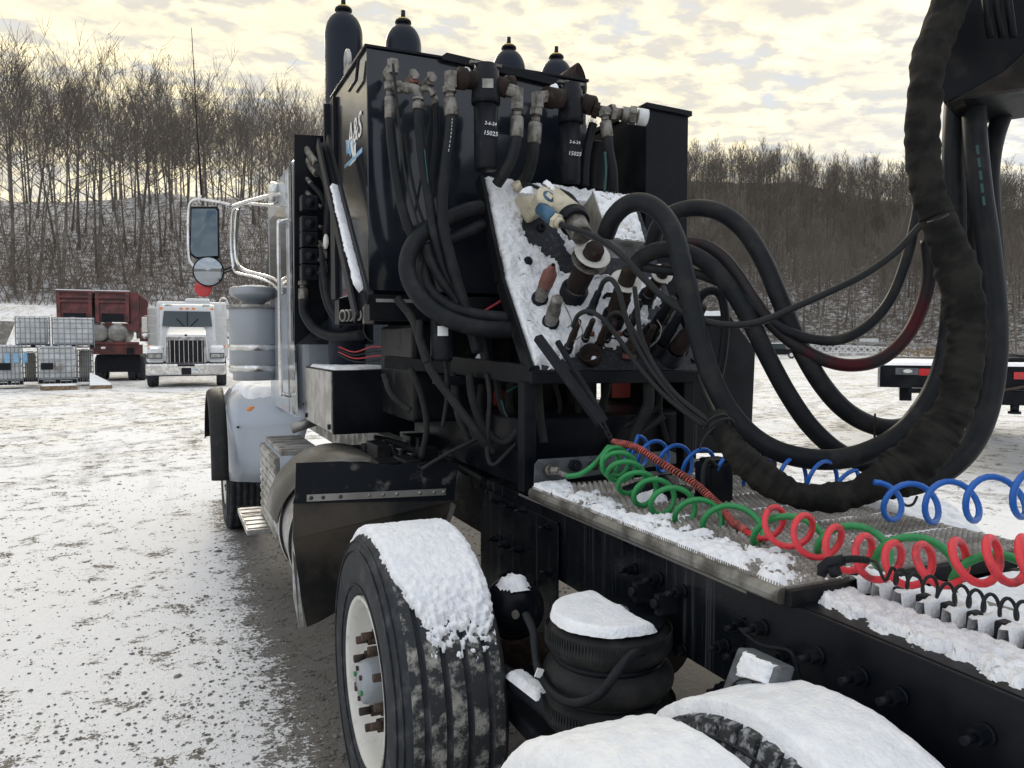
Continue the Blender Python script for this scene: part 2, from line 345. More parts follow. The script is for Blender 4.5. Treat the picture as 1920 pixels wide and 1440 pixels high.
def ground_material():
    m = bpy.data.materials.new('snowy_gravel'); m.use_nodes = True; nt = m.node_tree; N = nt.nodes.new; L = nt.links.new
    b = nt.nodes['Principled BSDF']; b.inputs['Roughness'].default_value = .8
    geo = N('ShaderNodeNewGeometry'); pos = geo.outputs['Position']; sep = N('ShaderNodeSeparateXYZ'); L(pos, sep.inputs[0])
    def MP(scale=(1,1,1), rot=0):
        n = N('ShaderNodeMapping'); n.inputs['Scale'].default_value = scale; n.inputs['Rotation'].default_value = (0,0,rot); L(pos, n.inputs[0]); return n.outputs[0]
    def NZ(vec, s, d=6, r=.6, dist=0):
        n = N('ShaderNodeTexNoise'); n.inputs['Scale'].default_value = s; n.inputs['Detail'].default_value = d; n.inputs['Roughness'].default_value = r; n.inputs['Distortion'].default_value = dist; L(vec, n.inputs['Vector']); return n.outputs[0]
    def MA(op, a, c=None):
        n = N('ShaderNodeMath'); n.operation = op
        for i, v in enumerate((a, c)):
            if v is None: continue
            if isinstance(v, (int, float)): n.inputs[i].default_value = v
            else: L(v, n.inputs[i])
        return n.outputs[0]
    def RG(x, a, c, lo=0, hi=1):
        n = N('ShaderNodeMapRange'); n.interpolation_type = 'SMOOTHSTEP'; L(x, n.inputs[0])
        for i, v in ((1,a),(2,c),(3,lo),(4,hi)): n.inputs[i].default_value = v
        return n.outputs[0]
    def MX(f, a, c):
        n = N('ShaderNodeMix'); n.data_type = 'RGBA'
        if isinstance(f, (int,float)): n.inputs[0].default_value = f
        else: L(f, n.inputs[0])
        for i, v in ((6,a),(7,c)):
            if isinstance(v, tuple): n.inputs[i].default_value = (*v, 1)
            else: L(v, n.inputs[i])
        return n.outputs[2]
    flat = MP()
    fine = NZ(flat, 30, 8, .68); pebble = NZ(flat, 85, 5, .6); midn = NZ(flat, 4.5, 7, .62, .4); big = NZ(flat, .55, 5, .6, .6)
    tracks = NZ(MP((1.0, .10, 1), R(-62)), 2.2, 7, .6, .5)     # wheel tracks across the yard
    tracks2 = NZ(MP((1.0, .12, 1), R(-95)), 1.4, 6, .6, .4)
    # bare ground sheltered under the truck
    wob = MA('MULTIPLY', MA('SUBTRACT', midn, .5), 1.5)
    dx = MA('SUBTRACT', MA('ABSOLUTE', MA('SUBTRACT', sep.outputs[0], 1.85)), 1.30)
    dy = MA('SUBTRACT', MA('ABSOLUTE', MA('SUBTRACT', sep.outputs[1], 5.4)), 3.6)
    dd = MA('ADD', MA('MAXIMUM', dx, dy), wob)
    bare = RG(dd, .34, -.30)
    # distance from the camera
    dist = N('ShaderNodeVectorMath'); dist.operation = 'LENGTH'; L(pos, dist.inputs[0]); r = dist.outputs['Value']
    cover0 = MA('ADD', MA('ADD', MA('MULTIPLY', fine, .34), MA('MULTIPLY', midn, .30)), MA('ADD', MA('MULTIPLY', big, .16), MA('MULTIPLY', pebble, .20)))
    cover = MA('ADD', cover0, MA('ADD', MA('MULTIPLY', bare, .20), MA('MULTIPLY', RG(midn, .50, .66), .030)))
    near = RG(r, 14, 7)
    thr = MA('ADD', .548, MA('MULTIPLY', near, .012))
    spots = RG(MA('SUBTRACT', cover, thr), -.004, .012)
    trk = MA('MULTIPLY', RG(MA('ADD', MA('MULTIPLY', tracks, .6), MA('MULTIPLY', tracks2, .4)), .50, .60), RG(fine, .40, .55))
    trk = MA('MULTIPLY', trk, RG(r, 5, 12))
    dirtmask = MA('MAXIMUM', MA('MULTIPLY', spots, .92), MA('MULTIPLY', trk, .38))
    # tyre marks: double lines left by trucks swinging across the yard
    tm = None
    for cx, cy, rad in ((-60, -22, 74), (-60, -22, 76), (-14, 60, 48.5), (-14, 60, 50.4), (60, -60, 86), (60, -60, 88), (-40, 70, 66), (-40, 70, 68), (70, 40, 62), (70, 40, 60), (20, -70, 92), (20, -70, 94)):
        sb = N('ShaderNodeVectorMath'); sb.operation = 'SUBTRACT'; L(pos, sb.inputs[0]); sb.inputs[1].default_value = (cx, cy, 0)
        ln = N('ShaderNodeVectorMath'); ln.operation = 'LENGTH'; L(sb.outputs[0], ln.inputs[0])
        e = MA('ABSOLUTE', MA('ADD', MA('SUBTRACT', ln.outputs['Value'], rad), MA('MULTIPLY', MA('SUBTRACT', big, .5), 1.2)))
        k = RG(e, .30, .14); tm = k if tm is None else MA('MAXIMUM', tm, k)
    tm = MA('MULTIPLY', MA('MULTIPLY', tm, RG(r, 6, 9)), RG(MA('ADD', MA('MULTIPLY', fine, .5), MA('MULTIPLY', midn, .5)), .42, .56))
    dirtmask = MA('MAXIMUM', dirtmask, MA('MULTIPLY', tm, .55))
    gravel = MX(NZ(flat, 120, 4, .7), (.045,.040,.034), (.20,.185,.165)); gravel = MX(RG(midn, .4, .65), gravel, (.105,.088,.066))
    warm = MX(RG(big, .45, .6), (.86,.86,.87), (.84,.82,.77))
    snowc = MX(RG(r, 9, 18), (.84,.85,.88), warm)  # bluish near, warm afar: shade and sun tint put into the snow colour
    # on the wooded hills: leaf litter and brush through the snow
    hill = RG(r, 64, 84)
    lit = RG(MA('ADD', NZ(flat, 1.1, 9, .75, .3), MA('ADD', MA('MULTIPLY', RG(sep.outputs[2], 8, 26, 0, .12), RG(sep.outputs[0], 40, 90)), RG(sep.outputs[0], 20, 90, 0, .04))), .40, .60)
    hillc = MX(lit, (.52,.52,.54), (.068,.056,.044))
    col = MX(dirtmask, snowc, gravel)
    # the hill material starts where the land rises
    gn = N('ShaderNodeAttribute'); gn.attribute_name = 'forest'
    col = MX(gn.outputs['Fac'], col, hillc)
    L(col, b.inputs['Base Color'])
    h = MA('ADD', MA('MULTIPLY', MA('SUBTRACT', 1.0, dirtmask), .5), MA('ADD', MA('MULTIPLY', fine, .9), MA('MULTIPLY', pebble, .5)))
    bp = N('ShaderNodeBump'); bp.inputs['Strength'].default_value = .8; bp.inputs['Distance'].default_value = .03; L(h, bp.inputs['Height']); L(bp.outputs[0], b.inputs['Normal'])
    return m
M['ground'] = ground_material()
def make_ground():
    rings = [0.0] + list(np.geomspace(.6, 60, 60)) + list(np.linspace(63, 330, 90)) + [380, 480, 650, 900, 1400]
    azs = list(np.arange(-180, -56, 4)) + list(np.arange(-56, 60, .5)) + list(np.arange(60, 180, 4))
    n = len(azs); vs = [(0, 0, 0)]; fo = [0.]
    for r in rings[1:]:
        for a in azs:
            t = math.radians(a+24); x = r*math.sin(t); y = r*math.cos(t); vs.append((x, y, G(x, y)))
            fo.append(smooth((r-interp(a, AZ, RB)+2)/4.0))
    fs = [[0, 1+(k+1)%n, 1+k] for k in range(n)]
    for i in range(len(rings)-2):
        for k in range(n):
            fs.append([1+i*n+k, 1+i*n+(k+1)%n, 1+(i+1)*n+(k+1)%n, 1+(i+1)*n+k])
    me = bpy.data.meshes.new('ground'); me.from_pydata(vs, [], fs); me.polygons.foreach_set('use_smooth', [True]*len(fs))
    at = me.attributes.new('forest', 'FLOAT', 'POINT'); at.data.foreach_set('value', fo)
    bm = bmesh.new(); bm.from_mesh(me); bmesh.ops.recalc_face_normals(bm, faces=bm.faces); bm.to_mesh(me); bm.free()
    if me.polygons[len(me.polygons)//2].normal.z < 0: me.flip_normals()
    me.materials.append(M['ground'])
    o = bpy.data.objects.new('ground', me); COL.objects.link(o); tag(o, 'snow dusted gravel yard running into wooded hills', None, kind='structure')
make_ground()
# ------------------------------------------------------------------ loose stones
def make_stones():
    rnd = random.Random(5)
    V_ = []; F_ = []
    ico = [(0,0,1),(.9,0,.3),(.28,.85,.3),(-.72,.53,.3),(-.72,-.53,.3),(.28,-.85,.3),(.5,.5,-.4),(-.5,.6,-.4),(-.6,-.5,-.4),(.5,-.6,-.4)]
    tri = [(0,1,2),(0,2,3),(0,3,4),(0,4,5),(0,5,1),(1,6,2),(2,6,7),(2,7,3),(3,7,8),(3,8,4),(4,8,9),(4,9,5),(5,9,1),(1,9,6)]
    n = 0
    while n < 13000:
        a = math.radians(rnd.uniform(-40, 5)+24); r = 1.6*(11/1.6)**rnd.random()**.8
        x = r*math.sin(a); y = r*math.cos(a)
        under = (.55 < x < 3.1) and (1.8 < y < 9)
        d = mnoise.noise((x*.9, y*.9, 4.)) + .5*mnoise.noise((x*3, y*3, 9.))
        if not under and rnd.random() > .28+.9*max(0, d): continue
        s = rnd.choice([.003,.004,.005,.006,.008,.011]) * rnd.uniform(.7, 1.3)
        if rnd.random() < .012: s *= 2
        if under: s *= 1.1
        sx, sy, sz = s*rnd.uniform(.8,1.5), s*rnd.uniform(.7,1.1), s*rnd.uniform(.35,.7); th = rnd.uniform(0, 6.3); c, si = math.cos(th), math.sin(th); b = len(V_)
        for p in ico:
            q = (p[0]*sx*rnd.uniform(.85,1.15), p[1]*sy*rnd.uniform(.85,1.15), p[2]*sz)
            V_.append((x+q[0]*c-q[1]*si, y+q[0]*si+q[1]*c, G(x, y, False)+.002+q[2]))
        F_ += [(b+i, b+j, b+k) for i,j,k in tri]; n += 1
    mb = MB(); mb.v = V_; mb.f = [list(f) for f in F_]; mb.sm = [False]*len(F_)
    mb.build('loose_gravel', M['stone'], None, 'loose grey gravel stones poking through the thin snow', None, kind='stuff', origin=(0,0,0))
make_stones()
# ------------------------------------------------------------------ trees
def tree_geo(seed, H, levels, seg_trunk=6, spread=1.0, dens=1.0, twr=.012, fork=False):
    """returns two MB: trunk (with its limbs) and crown (branches and twigs)"""
    rnd = random.Random(seed); T = MB(); C = MB()
    lean = Vector((rnd.uniform(-.06,.06), rnd.uniform(-.06,.06), 0)); pts = []; n = 7
    r0 = H*rnd.uniform(.007,.0105)
    for i in range(n+1):
        t = i/n; pts.append(Vector((lean.x*H*t+.012*H*math.sin(3.1*t+seed)*t, lean.y*H*t+.012*H*math.cos(4*t+seed)*t, H*.93*t - .4)))
    rs = [max(.012, r0*(1-.88*(i/n)**1.1)) for i in range(n+1)]
    rs[0] *= 1.35
    T.tube(pts, rs, seg_trunk, caps=False)
    def at(t):
        k = min(n-1, int(t*n)); u = t*n-k; return pts[k].lerp(pts[k+1], u), rs[k]+(rs[k+1]-rs[k])*u
    def branch(p, d, L, r, lev):
        m = 4 if lev < 2 else 3; q = [p]; dd = d.copy()
        for i in range(m):
            dd = (dd + Vector((rnd.uniform(-.22,.22), rnd.uniform(-.22,.22), rnd.uniform(-.02,.26)))).normalized()
            q.append(q[-1]+dd*L/m)
        (T if lev == 0 and r > .05 else C).tube(q, [max(twr*.55, r*(1-.8*i/m)) for i in range(m+1)], 4 if lev == 0 else 3, caps=False, sm=False)
        if lev >= levels: return
        nb = [7, 5, 4, 3][min(lev, 3)]
        nb = max(2, int(nb*dens*(L/(H*.22))**.35)) if lev else int(nb*dens)
        for j in range(nb):
            t = rnd.uniform(.25, 1.) if lev else rnd.uniform(.2, 1.); k = min(m-1, int(t*m)); b = q[k].lerp(q[k+1], t*m-k)
            side = dd.orthogonal().normalized(); side.rotate(Matrix.Rotation(rnd.uniform(0, 6.28), 3, dd))
            nd = (dd*rnd.uniform(.6,1.) + side*rnd.uniform(.45,.95) + Vector((0,0,.22))).normalized()
            branch(b, nd, L*rnd.uniform(.38,.6), max(twr, r*.45), lev+1)
    nb = int(15*dens); t0 = rnd.uniform(.34,.5)
    for j in range(nb):
        t = t0 + (1-t0)*((j+rnd.random())/nb); p, r = at(min(t, .995)); a = j*2.4+rnd.uniform(-.5,.5)
        el = lerp(.45, 1.25, (t-t0)/(1-t0)) + rnd.uniform(-.15,.2)
        d = Vector((math.cos(a)*math.cos(el), math.sin(a)*math.cos(el), math.sin(el)))
        L = H*spread*lerp(.34, .12, (t-t0)/(1-t0))*rnd.uniform(.7,1.15)
        branch(p, d, L, max(twr*1.6, r*.5), 0)
    for j in range(3):    # low dead sticks
        t = rnd.uniform(.12, t0); p, r = at(t); a = rnd.uniform(0, 6.3)
        branch(p, Vector((math.cos(a), math.sin(a), .35)).normalized(), H*rnd.uniform(.06,.14), .02, 2)
    return T, C
def mk_mesh(mb, name, mt):
    me = bpy.data.meshes.new(name); me.from_pydata(mb.v, [], mb.f); me.polygons.foreach_set('use_smooth', mb.sm); me.materials.append(mt); return me
def forest():
    rnd = random.Random(11)
    near = []
    for s in range(8):
        T, C = tree_geo(100+s, 1.0*18, 2, 6, spread=(rnd.uniform(.8,1.2) if s < 5 else rnd.uniform(1.5,1.9)), dens=.85 if s < 5 else 1.1, twr=.020)
        near.append((T, C))
    far = []
    for s in range(5):
        T, C = tree_geo(200+s, 16.0, 1, 4, spread=rnd.uniform(.8,1.5), dens=1.25, twr=.034)
        far.append(([v for v in T.v]+[v for v in C.v], T.f+[[i+len(T.v) for i in f] for f in C.f]))
    meshes = [(mk_mesh(T, 'trunk', M['bark']), mk_mesh(C, 'crown', M['twig'])) for T, C in near]
    pale = [(a.copy(), b.copy()) for a, b in meshes[:2]]
    for a, b in pale: a.materials.clear(); a.materials.append(M['barkpale']); b.materials.clear(); b.materials.append(M['barkpale'])
    spots = []
    def scatter(a0, a1, r0f, r1f, area, hmin, hmax, jit=1.0):
        ra = math.radians
        A = ra(a1-a0)*((r1f((a0+a1)/2))**2 - r0f((a0+a1)/2)**2)/2; n = int(A/area)
        for i in range(n):
            a = rnd.uniform(a0, a1); u = rnd.random(); r = math.sqrt(lerp(r0f(a)**2, r1f(a)**2, u))
            x = r*math.sin(ra(a+24)); y = r*math.cos(ra(a+24)); spots.append((r, a, x, y, rnd.uniform(hmin, hmax), rnd.random()))
    rb = lambda a: interp(a, AZ, RB); rr = lambda a: interp(a, AZ, RR)
    scatter(-39, -8, lambda a: rb(a)+1, lambda a: rr(a)+16, 25, 11, 18)
    scatter(-8, 9, lambda a: rb(a)+1, lambda a: rr(a)+12, 60, 13, 19)
    scatter(9, 41, lambda a: rb(a)+1, lambda a: rr(a)+14, 13, 6, 14)
    scatter(-100, -39, lambda a: rb(a)+1, lambda a: rb(a)+40, 60, 13, 19)
    scatter(41, 100, lambda a: rb(a)+1, lambda a: rb(a)+60, 90, 12, 18)
    # a few big trees at the wood's edge
    for (px, D, h) in ((345, 80, 17), (500, 79, 18), (62, 78, 18), (190, 80, 18), (262, 84, 19), (1545, 120, 14), (1690, 124, 15), (1905, 108, 13), (120, 77, 17), (420, 82, 18), (30, 79, 18), (560, 80, 17)):
        a = math.degrees(math.atan((px-960)/F)); x = D*math.sin(R(a+24)); y = D*math.cos(R(a+24)); spots.append((D*.3, a, x, y, h, .5))
    vis = [s for s in spots if (-35.5 < s[1] < -11.5) or (12 < s[1] < 35.5)]
    vis.sort(key=lambda s: s[0]*(1 if s[1] < 0 else .86)); pick = vis[:296]; ids = set(id(s) for s in pick)
    for i, s in enumerate(sorted(pick, key=lambda s: s[0])):
        r, a, x, y, h, q = s
        left = a < 0; isp = q < .04
        var = pale[i % 2] if isp else meshes[(i*5+int(q*70)) % 8 if r > 40 else 5+i % 3]
        o = empty('bare_tree', (x, y, G(x, y)))
        k = h/18.0; o.scale = (k, k, k); o.rotation_euler = (rnd.gauss(0, .045), rnd.gauss(0, .045), q*6.28)
        tr = bpy.data.objects.new('trunk', var[0]); tr.parent = o; COL.objects.link(tr)
        cr = bpy.data.objects.new('crown', var[1]); cr.parent = o; COL.objects.link(cr)
        if isp: lab = 'pale barked leafless tree on the %s hillside' % ('left' if left else 'right')
        elif left: lab = 'bare leafless tree on the snowy wooded hillside behind the parked trucks' 
        else: lab = 'bare leafless tree on the brown wooded hillside behind the flatbed trailer'
        tag(o, lab, 'tree', 'bare trees on the left hillside' if left else 'bare trees on the right hillside')
        if isp: o['group'] = 'pale trees on the %s hillside' % ('left' if left else 'right')
    # everything farther: one wood
    vs = []; fs = []; b = 0
    far_np = [(np.array([tuple(v) for v in a]), f) for a, f in far]
    allf = []
    for s in spots:
        if id(s) in ids: continue
        r, a, x, y, h, q = s
        v, f = far_np[int(q*997) % 5]; k = h/16.0; th = q*40; c, si = math.cos(th), math.sin(th)
        w = np.empty_like(v); w[:,0] = x+k*(v[:,0]*c-v[:,1]*si); w[:,1] = y+k*(v[:,0]*si+v[:,1]*c); w[:,2] = G(x, y)+k*v[:,2]
        vs.append(w); allf.append((f, b)); b += len(v)
    V_ = np.concatenate(vs); loops = []; 
    for f, o_ in allf:
        loops.append(np.array(f)+o_)
    Fq = np.concatenate(loops)
    me = bpy.data.meshes.new('distant_wood'); me.vertices.add(len(V_)); me.vertices.foreach_set('co', V_.ravel())
    me.loops.add(Fq.size); me.loops.foreach_set('vertex_index', Fq.ravel().astype(np.int32)); me.polygons.add(len(Fq)); me.polygons.foreach_set('loop_start', np.arange(0, Fq.size, 4, dtype=np.int32)); me.update(calc_edges=True)
    me.materials.append(M['twig'])
    o = bpy.data.objects.new('distant_wood', me); COL.objects.link(o); tag(o, 'leafless wood covering the hills, trees too many to count', None, kind='stuff')
    print('TREES', len(spots), 'stuff tris', len(Fq)*2)
    # undergrowth: thin crooked stems
    mb = MB(); r2 = random.Random(3)
    for i in range(5200):
        a = r2.uniform(-37, -10) if i % 9 < 5 else r2.uniform(11, 37); base = rb(a)
        r = base + (abs(r2.gauss(0, 1))*26 - 3 if a < 0 else abs(r2.gauss(0, 1))*38 - 3)
        x = r*math.sin(R(a+24)); y = r*math.cos(R(a+24)); z = G(x, y); h = r2.uniform(.8, 4.2); p = Vector((x, y, z-.1)); q = p+Vector((r2.uniform(-.35,.35)*h, r2.uniform(-.35,.35)*h, h*.55)); e = q+Vector((r2.uniform(-.4,.4)*h, r2.uniform(-.4,.4)*h, h*.4))
        mb.tube([p, q, e], [.03, .025, .012], 3, caps=False, sm=False)
        if i % 2: mb.tube([q, q+Vector((r2.uniform(-.5,.5)*h, r2.uniform(-.5,.5)*h, h*.3))], [.02,.01], 3, caps=False, sm=False)
    mb.build('undergrowth', M['brush'], None, 'brown leafless brush growing along the foot of the hills', None, kind='stuff', origin=(0,0,0))
forest()
# ------------------------------------------------------------------ snow lying on things
def snow_patch(name, fn, nu, nv, thick, mask, parent=None, label=None, seed=0., rough=.35, fscale=30., edge=.25, mt=None, kind='stuff'):
    """fn(u,v) -> (point, normal); mask(u,v) in 0..1 tells where snow lies; edges taper under the surface"""
    vs = []; T = []
    for i in range(nu+1):
        for j in range(nv+1):
            u = i/nu; v = j/nv; p, n = fn(u, v); m = mask(u, v)
            q = p*fscale
            w = mnoise.noise((q.x+seed, q.y, q.z))*.6 + mnoise.noise((q.x*2.7+seed, q.y*2.7, q.z*2.7))*.3 + mnoise.noise((q.x*7, q.y*7+seed, q.z*7))*.22
            t = m + w*edge - .5
            h = thick*(min(1, max(-.25, t*2.6)))**1 if t < 0 else thick*(1-math.exp(-t*5.0))*(1+rough*w)
            vs.append(p+n*h); T.append(t)
    fs = []
    for i in range(nu):
        for j in range(nv):
            a = i*(nv+1)+j; q = [a, a+nv+1, a+nv+2, a+1]
            if max(T[k] for k in q) > 0: fs.append(q)
    if not fs: return None
    used = sorted(set(k for f in fs for k in f)); mp = {k: i for i, k in enumerate(used)}
    mb = MB(); mb.add([vs[k] for k in used], [[mp[k] for k in f] for f in fs], True)
    return mb.build(name, mt or M['snow'], parent, label, None, kind=kind)
def bilin(a, b, c, d, n=None):      # corners: (0,0) (1,0) (1,1) (0,1)
    a, b, c, d = map(Vector, (a, b, c, d)); n = Vector(n) if n is not None else (b-a).cross(d-a).normalized()
    return lambda u, v: (a*(1-u)*(1-v)+b*u*(1-v)+c*u*v+d*(1-u)*v, n)
def box_mask(u, v, m=.06, mv=None):
    mv = m if mv is None else mv
    return min(1, u/m, (1-u)/m, v/mv, (1-v)/mv)
def snow_blob(name, c, r, h, label=None, parent=None, seed=0):
    c = Vector(c); fn = lambda u, v: (c+Vector(((u-.5)*2*r[0], (v-.5)*2*r[1], 0)), Vector((0,0,1)))
    return snow_patch(name, fn, 22, 22, h, lambda u, v: 1.15-1.15*((2*u-1)**2+(2*v-1)**2)**.5*1.0, parent, label, seed)
UP = Vector((0,0,1))

# ================================================================== THE TRUCK
truck = empty('service_truck', (1.8, 3.0, 0), 'black framed tractor truck with silver cab, seen from behind over its rear wheels', 'truck')
XL, XC = 1.37, 1.80
ZT, ZB = 1.105, .83
# --- frame rails
def rail(x, s, y0=-1.4, y1=9.2):
    mb = MB()
    mb.box((min(x, x+s*.009), y0, ZB), (max(x, x+s*.009), y1, ZT))
    mb.box((min(x+s*.010, x+s*.09), y0, ZT-.009), (max(x+s*.010, x+s*.09), y1, ZT-.0005))
    mb.box((min(x+s*.010, x+s*.09), y0, ZB+.0005), (max(x+s*.010, x+s*.09), y1, ZB+.009))
    o = mb.build('frame_rail', M['rail'], truck, bevel=.002); return o
def rail_mat():
    m = mat('rail_black_paint', (.005,.0065,.009), .2, rvar=.2, vs=5, bump=.04, bs=60); nt = m.node_tree; N = nt.nodes.new; L = nt.links.new; b = nt.nodes['Principled BSDF']
    tc = N('ShaderNodeTexCoord'); mp = N('ShaderNodeMapping'); mp.inputs['Scale'].default_value = (1, 34, .5); L(tc.outputs['Object'], mp.inputs[0])
    n = N('ShaderNodeTexNoise'); n.inputs['Scale'].default_value = 1.; n.inputs['Detail'].default_value = 5; n.inputs['Roughness'].default_value = .75; L(mp.outputs[0], n.inputs['Vector'])
    mr = N('ShaderNodeMapRange'); L(n.outputs[0], mr.inputs[0]); mr.inputs[1].default_value = .55; mr.inputs[2].default_value = .72; mr.inputs[4].default_value = .7
    mx = N('ShaderNodeMix'); mx.data_type = 'RGBA'; mx.inputs[6].default_value = (.005,.0065,.009,1); mx.inputs[7].default_value = (.10,.103,.108,1); L(mr.outputs[0], mx.inputs[0]); L(mx.outputs[2], b.inputs['Base Color']); return m
M['rail'] = rail_mat(); M['rail'].node_tree.nodes['Principled BSDF'].inputs['Specular IOR Level'].default_value = .2
railL = rail(XL, 1); rail(XC+.43, -1)
# bright worn edge of the left rail
e = MB(); e.box((XL-.004, 1.56, ZT-.008), (XL-.0005, 3.0, ZT+.001)); part('rail_edge', e, M['aludirty'], truck)
# doubler plate from the suspension back
d = MB(); d.box((XL-.013, -1.4, ZB-.01), (XL-.002, 1.55, ZT+.018)); dbl = part('doubler_plate', d, M['black'], truck, bevel=.002)
text_part('5231FQC', .036, M['stamp'], dbl, frame((XL-.0131, 1.30, 1.045), (0,-1,-.02), (0,0,1)), ext=.0003)
text_part('K7R', .03, M['stamp'], dbl, frame((XL-.0131, 1.47, 1.085), (0,-1,-.02), (0,0,1)), ext=.0003)
# hanger plate in front
hp = MB(); hp.box((XL-.014, 2.62, .50), (XL-.003, 3.42, 1.06)); hp.box((XL-.020, 2.60, .50), (XL-.0145, 2.63, 1.05)); part('hanger_plate', hp, M['rail'], truck, bevel=.003)
for y in (-.9, .3, 2.3, 4.2, 5.8, 7.4):
    c = MB(); c.box((XL+.011, y-.05, ZB+.03), (XC+.419, y+.05, ZT-.03)); part('crossmember', c, M['black'], truck)
# --- bolts on the rail web, each one a washer, nut and stud pointing at the viewer's left
def bolt(px, py, X=None, s=1.):
    X = XL if X is None else X
    p = P(px, py, X=X); m = MB()
    m.cyl(p, p+V(-.010*s,0,0), .020*s, seg=14); m.nut(p+V(-.010*s,0,0), p+V(-.032*s,0,0), .016*s); m.cyl(p+V(-.030*s,0,0), p+V(-.062*s,0,0), .008*s, seg=8)
    return part('frame_bolt', m, M['black'], truck)
for px, py in ((1035,987),(1190,1067),(1238,1084),(1282,1108),(1038,1070),(1195,1168),(1282,1217),(1396,1172),(1362,1210),(1362,1290)): bolt(px, py)
for px, py in ((935,938),(962,948),(985,956),(932,1010),(952,1022),(976,1030),(955,1077),(1000,1095)): bolt(px, py, XL-.014, .8)
for px, py in ((1432,1176),(1478,1228),(1536,1228),(1617,1268),(1690,1305),(1850,1376),(1395,1225)): bolt(px, py, XL-.013, 1.05)
# bent bracket rod bolted to the doubler
m = MB(); ws = [P(a, b, X=XL-.05) for a, b in ((1388,1178),(1402,1192),(1430,1210),(1462,1216),(1482,1222),(1492,1245),(1500,1285))]; m.tube(catmull(ws, 4), .006, 8); part('bracket_rod', m, M['black'], truck)
# --- tyres and wheels
def tyre_mb(c, R0, w, s, grooves=(), lugs=False, seg=96):
    """s=-1: outer side towards -X"""
    hw = w/2; pr = [(-hw*.80, .292), (-hw*.97, .33), (-hw*1.04, .40), (-hw*1.0, .455), (-hw*.93, R0-.03), (-hw*.86, R0-.012)]
    gx = sorted(grooves); tread = []
    x = -hw*.82; tread.append((x, R0-.004))
    for g in gx:
        tread += [(g-.009, R0), (g-.0065, R0-.014), (g+.0065, R0-.014), (g+.009, R0)]
    tread.append((hw*.82, R0-.004))
    tr = [(x, R0-.004+.004*(1-(x/hw)**2)+ (r-R0 if r < R0-.008 else 0)) for x, r in tread]
    pr = pr + tr + [(-a, b) for a, b in pr[::-1]]
    m = MB(); m.lathe(c, (1,0,0), [(x*(1 if s < 0 else -1), r) for x, r in pr], seg, True, ref=(0,0,1)); return m
def wheel(c, w, name='wheel', rear=True, grooves=(-.09,-.03,.03,.09), s=-1, lab=None, R0=.53, single=True):
    c = Vector(c); wh = empty(name, c, parent=truck); KIDS.setdefault(truck.name, []).append(wh)
    if lab: wh['label'] = lab
    ty = tyre_mb(c, R0, w, s, grooves).build('tyre', M['tyre'], wh)
    # raised lines on the sidewall
    for rr in (R0-.025, R0-.06, .345):
        m = MB(); k = [Vector((c.x+s*(w/2*(1.0 if rr < .48 else .93)), c.y+rr*math.cos(a*math.pi/40), c.z+rr*math.sin(a*math.pi/40))) for a in range(80)]
        m.tube(k, .0035, 5, closed=True); m.build('sidewall_rib', M['tyre'], wh)
    f = c.x+s*w/2          # outer face
    o = s
    rim = MB(); rim.lathe((f, c.y, c.z), (-o,0,0), [(.03,.302),(.012,.305),(.006,.298),(.016,.288),(.05,.272),(.16,.262),(.155,.25),(.125,.235),(.105,.20),(.100,.09),(.108,.085)], 64, ref=(0,0,1))
    rim.lathe((f, c.y, c.z), (-o,0,0), [(.16,.262),(w-.05,.272),(w-.012,.300)], 48, ref=(0,0,1)); rim.build('rim', M['rimw'], wh)
    hb = MB(); hb.lathe((f, c.y, c.z), (-o,0,0), [(-.012,0),(-.012,.03),(-.008,.034),(-.008,.06),(.004,.074),(.03,.080),(.10,.082)], 32, ref=(0,0,1)); hb.build('hub_cap', M['grey'], wh)
    for k in range(6):
        a = k*math.pi/3+.3; q = Vector((f+o*.004, c.y+.052*math.cos(a), c.z+.052*math.sin(a))); b = MB(); b.nut(q+V(-o*.02,0,0), q+V(o*.012,0,0), .009); b.build('hub_bolt', M['green'] if k % 3 == 0 else M['rust'], wh)
    for k in range(10):
        a = k*math.pi/5+.16; q = Vector((f-o*.10, c.y+.160*math.cos(a), c.z+.160*math.sin(a))); n = MB()
        n.cyl(q, q+V(o*.012,0,0), .030, seg=16); n.nut(q+V(o*.012,0,0), q+V(o*.050,0,0), .024); n.cyl(q+V(o*.05,0,0), q+V(o*.092,0,0), .0145, seg=10); n.build('lug_nut', M['rust'], wh)
    for k in range(2):
        a = k*math.pi+.55; q = Vector((f-o*.105, c.y+.225*math.cos(a), c.z+.225*math.sin(a)))
    return wh
W1 = V(.795, 2.70, .53)
wl = wheel(W1, .375, grooves=(-.105,-.035,.035,.105), lab='single wide wheel with off white rim, rusty lug nuts and mud streaked tread')
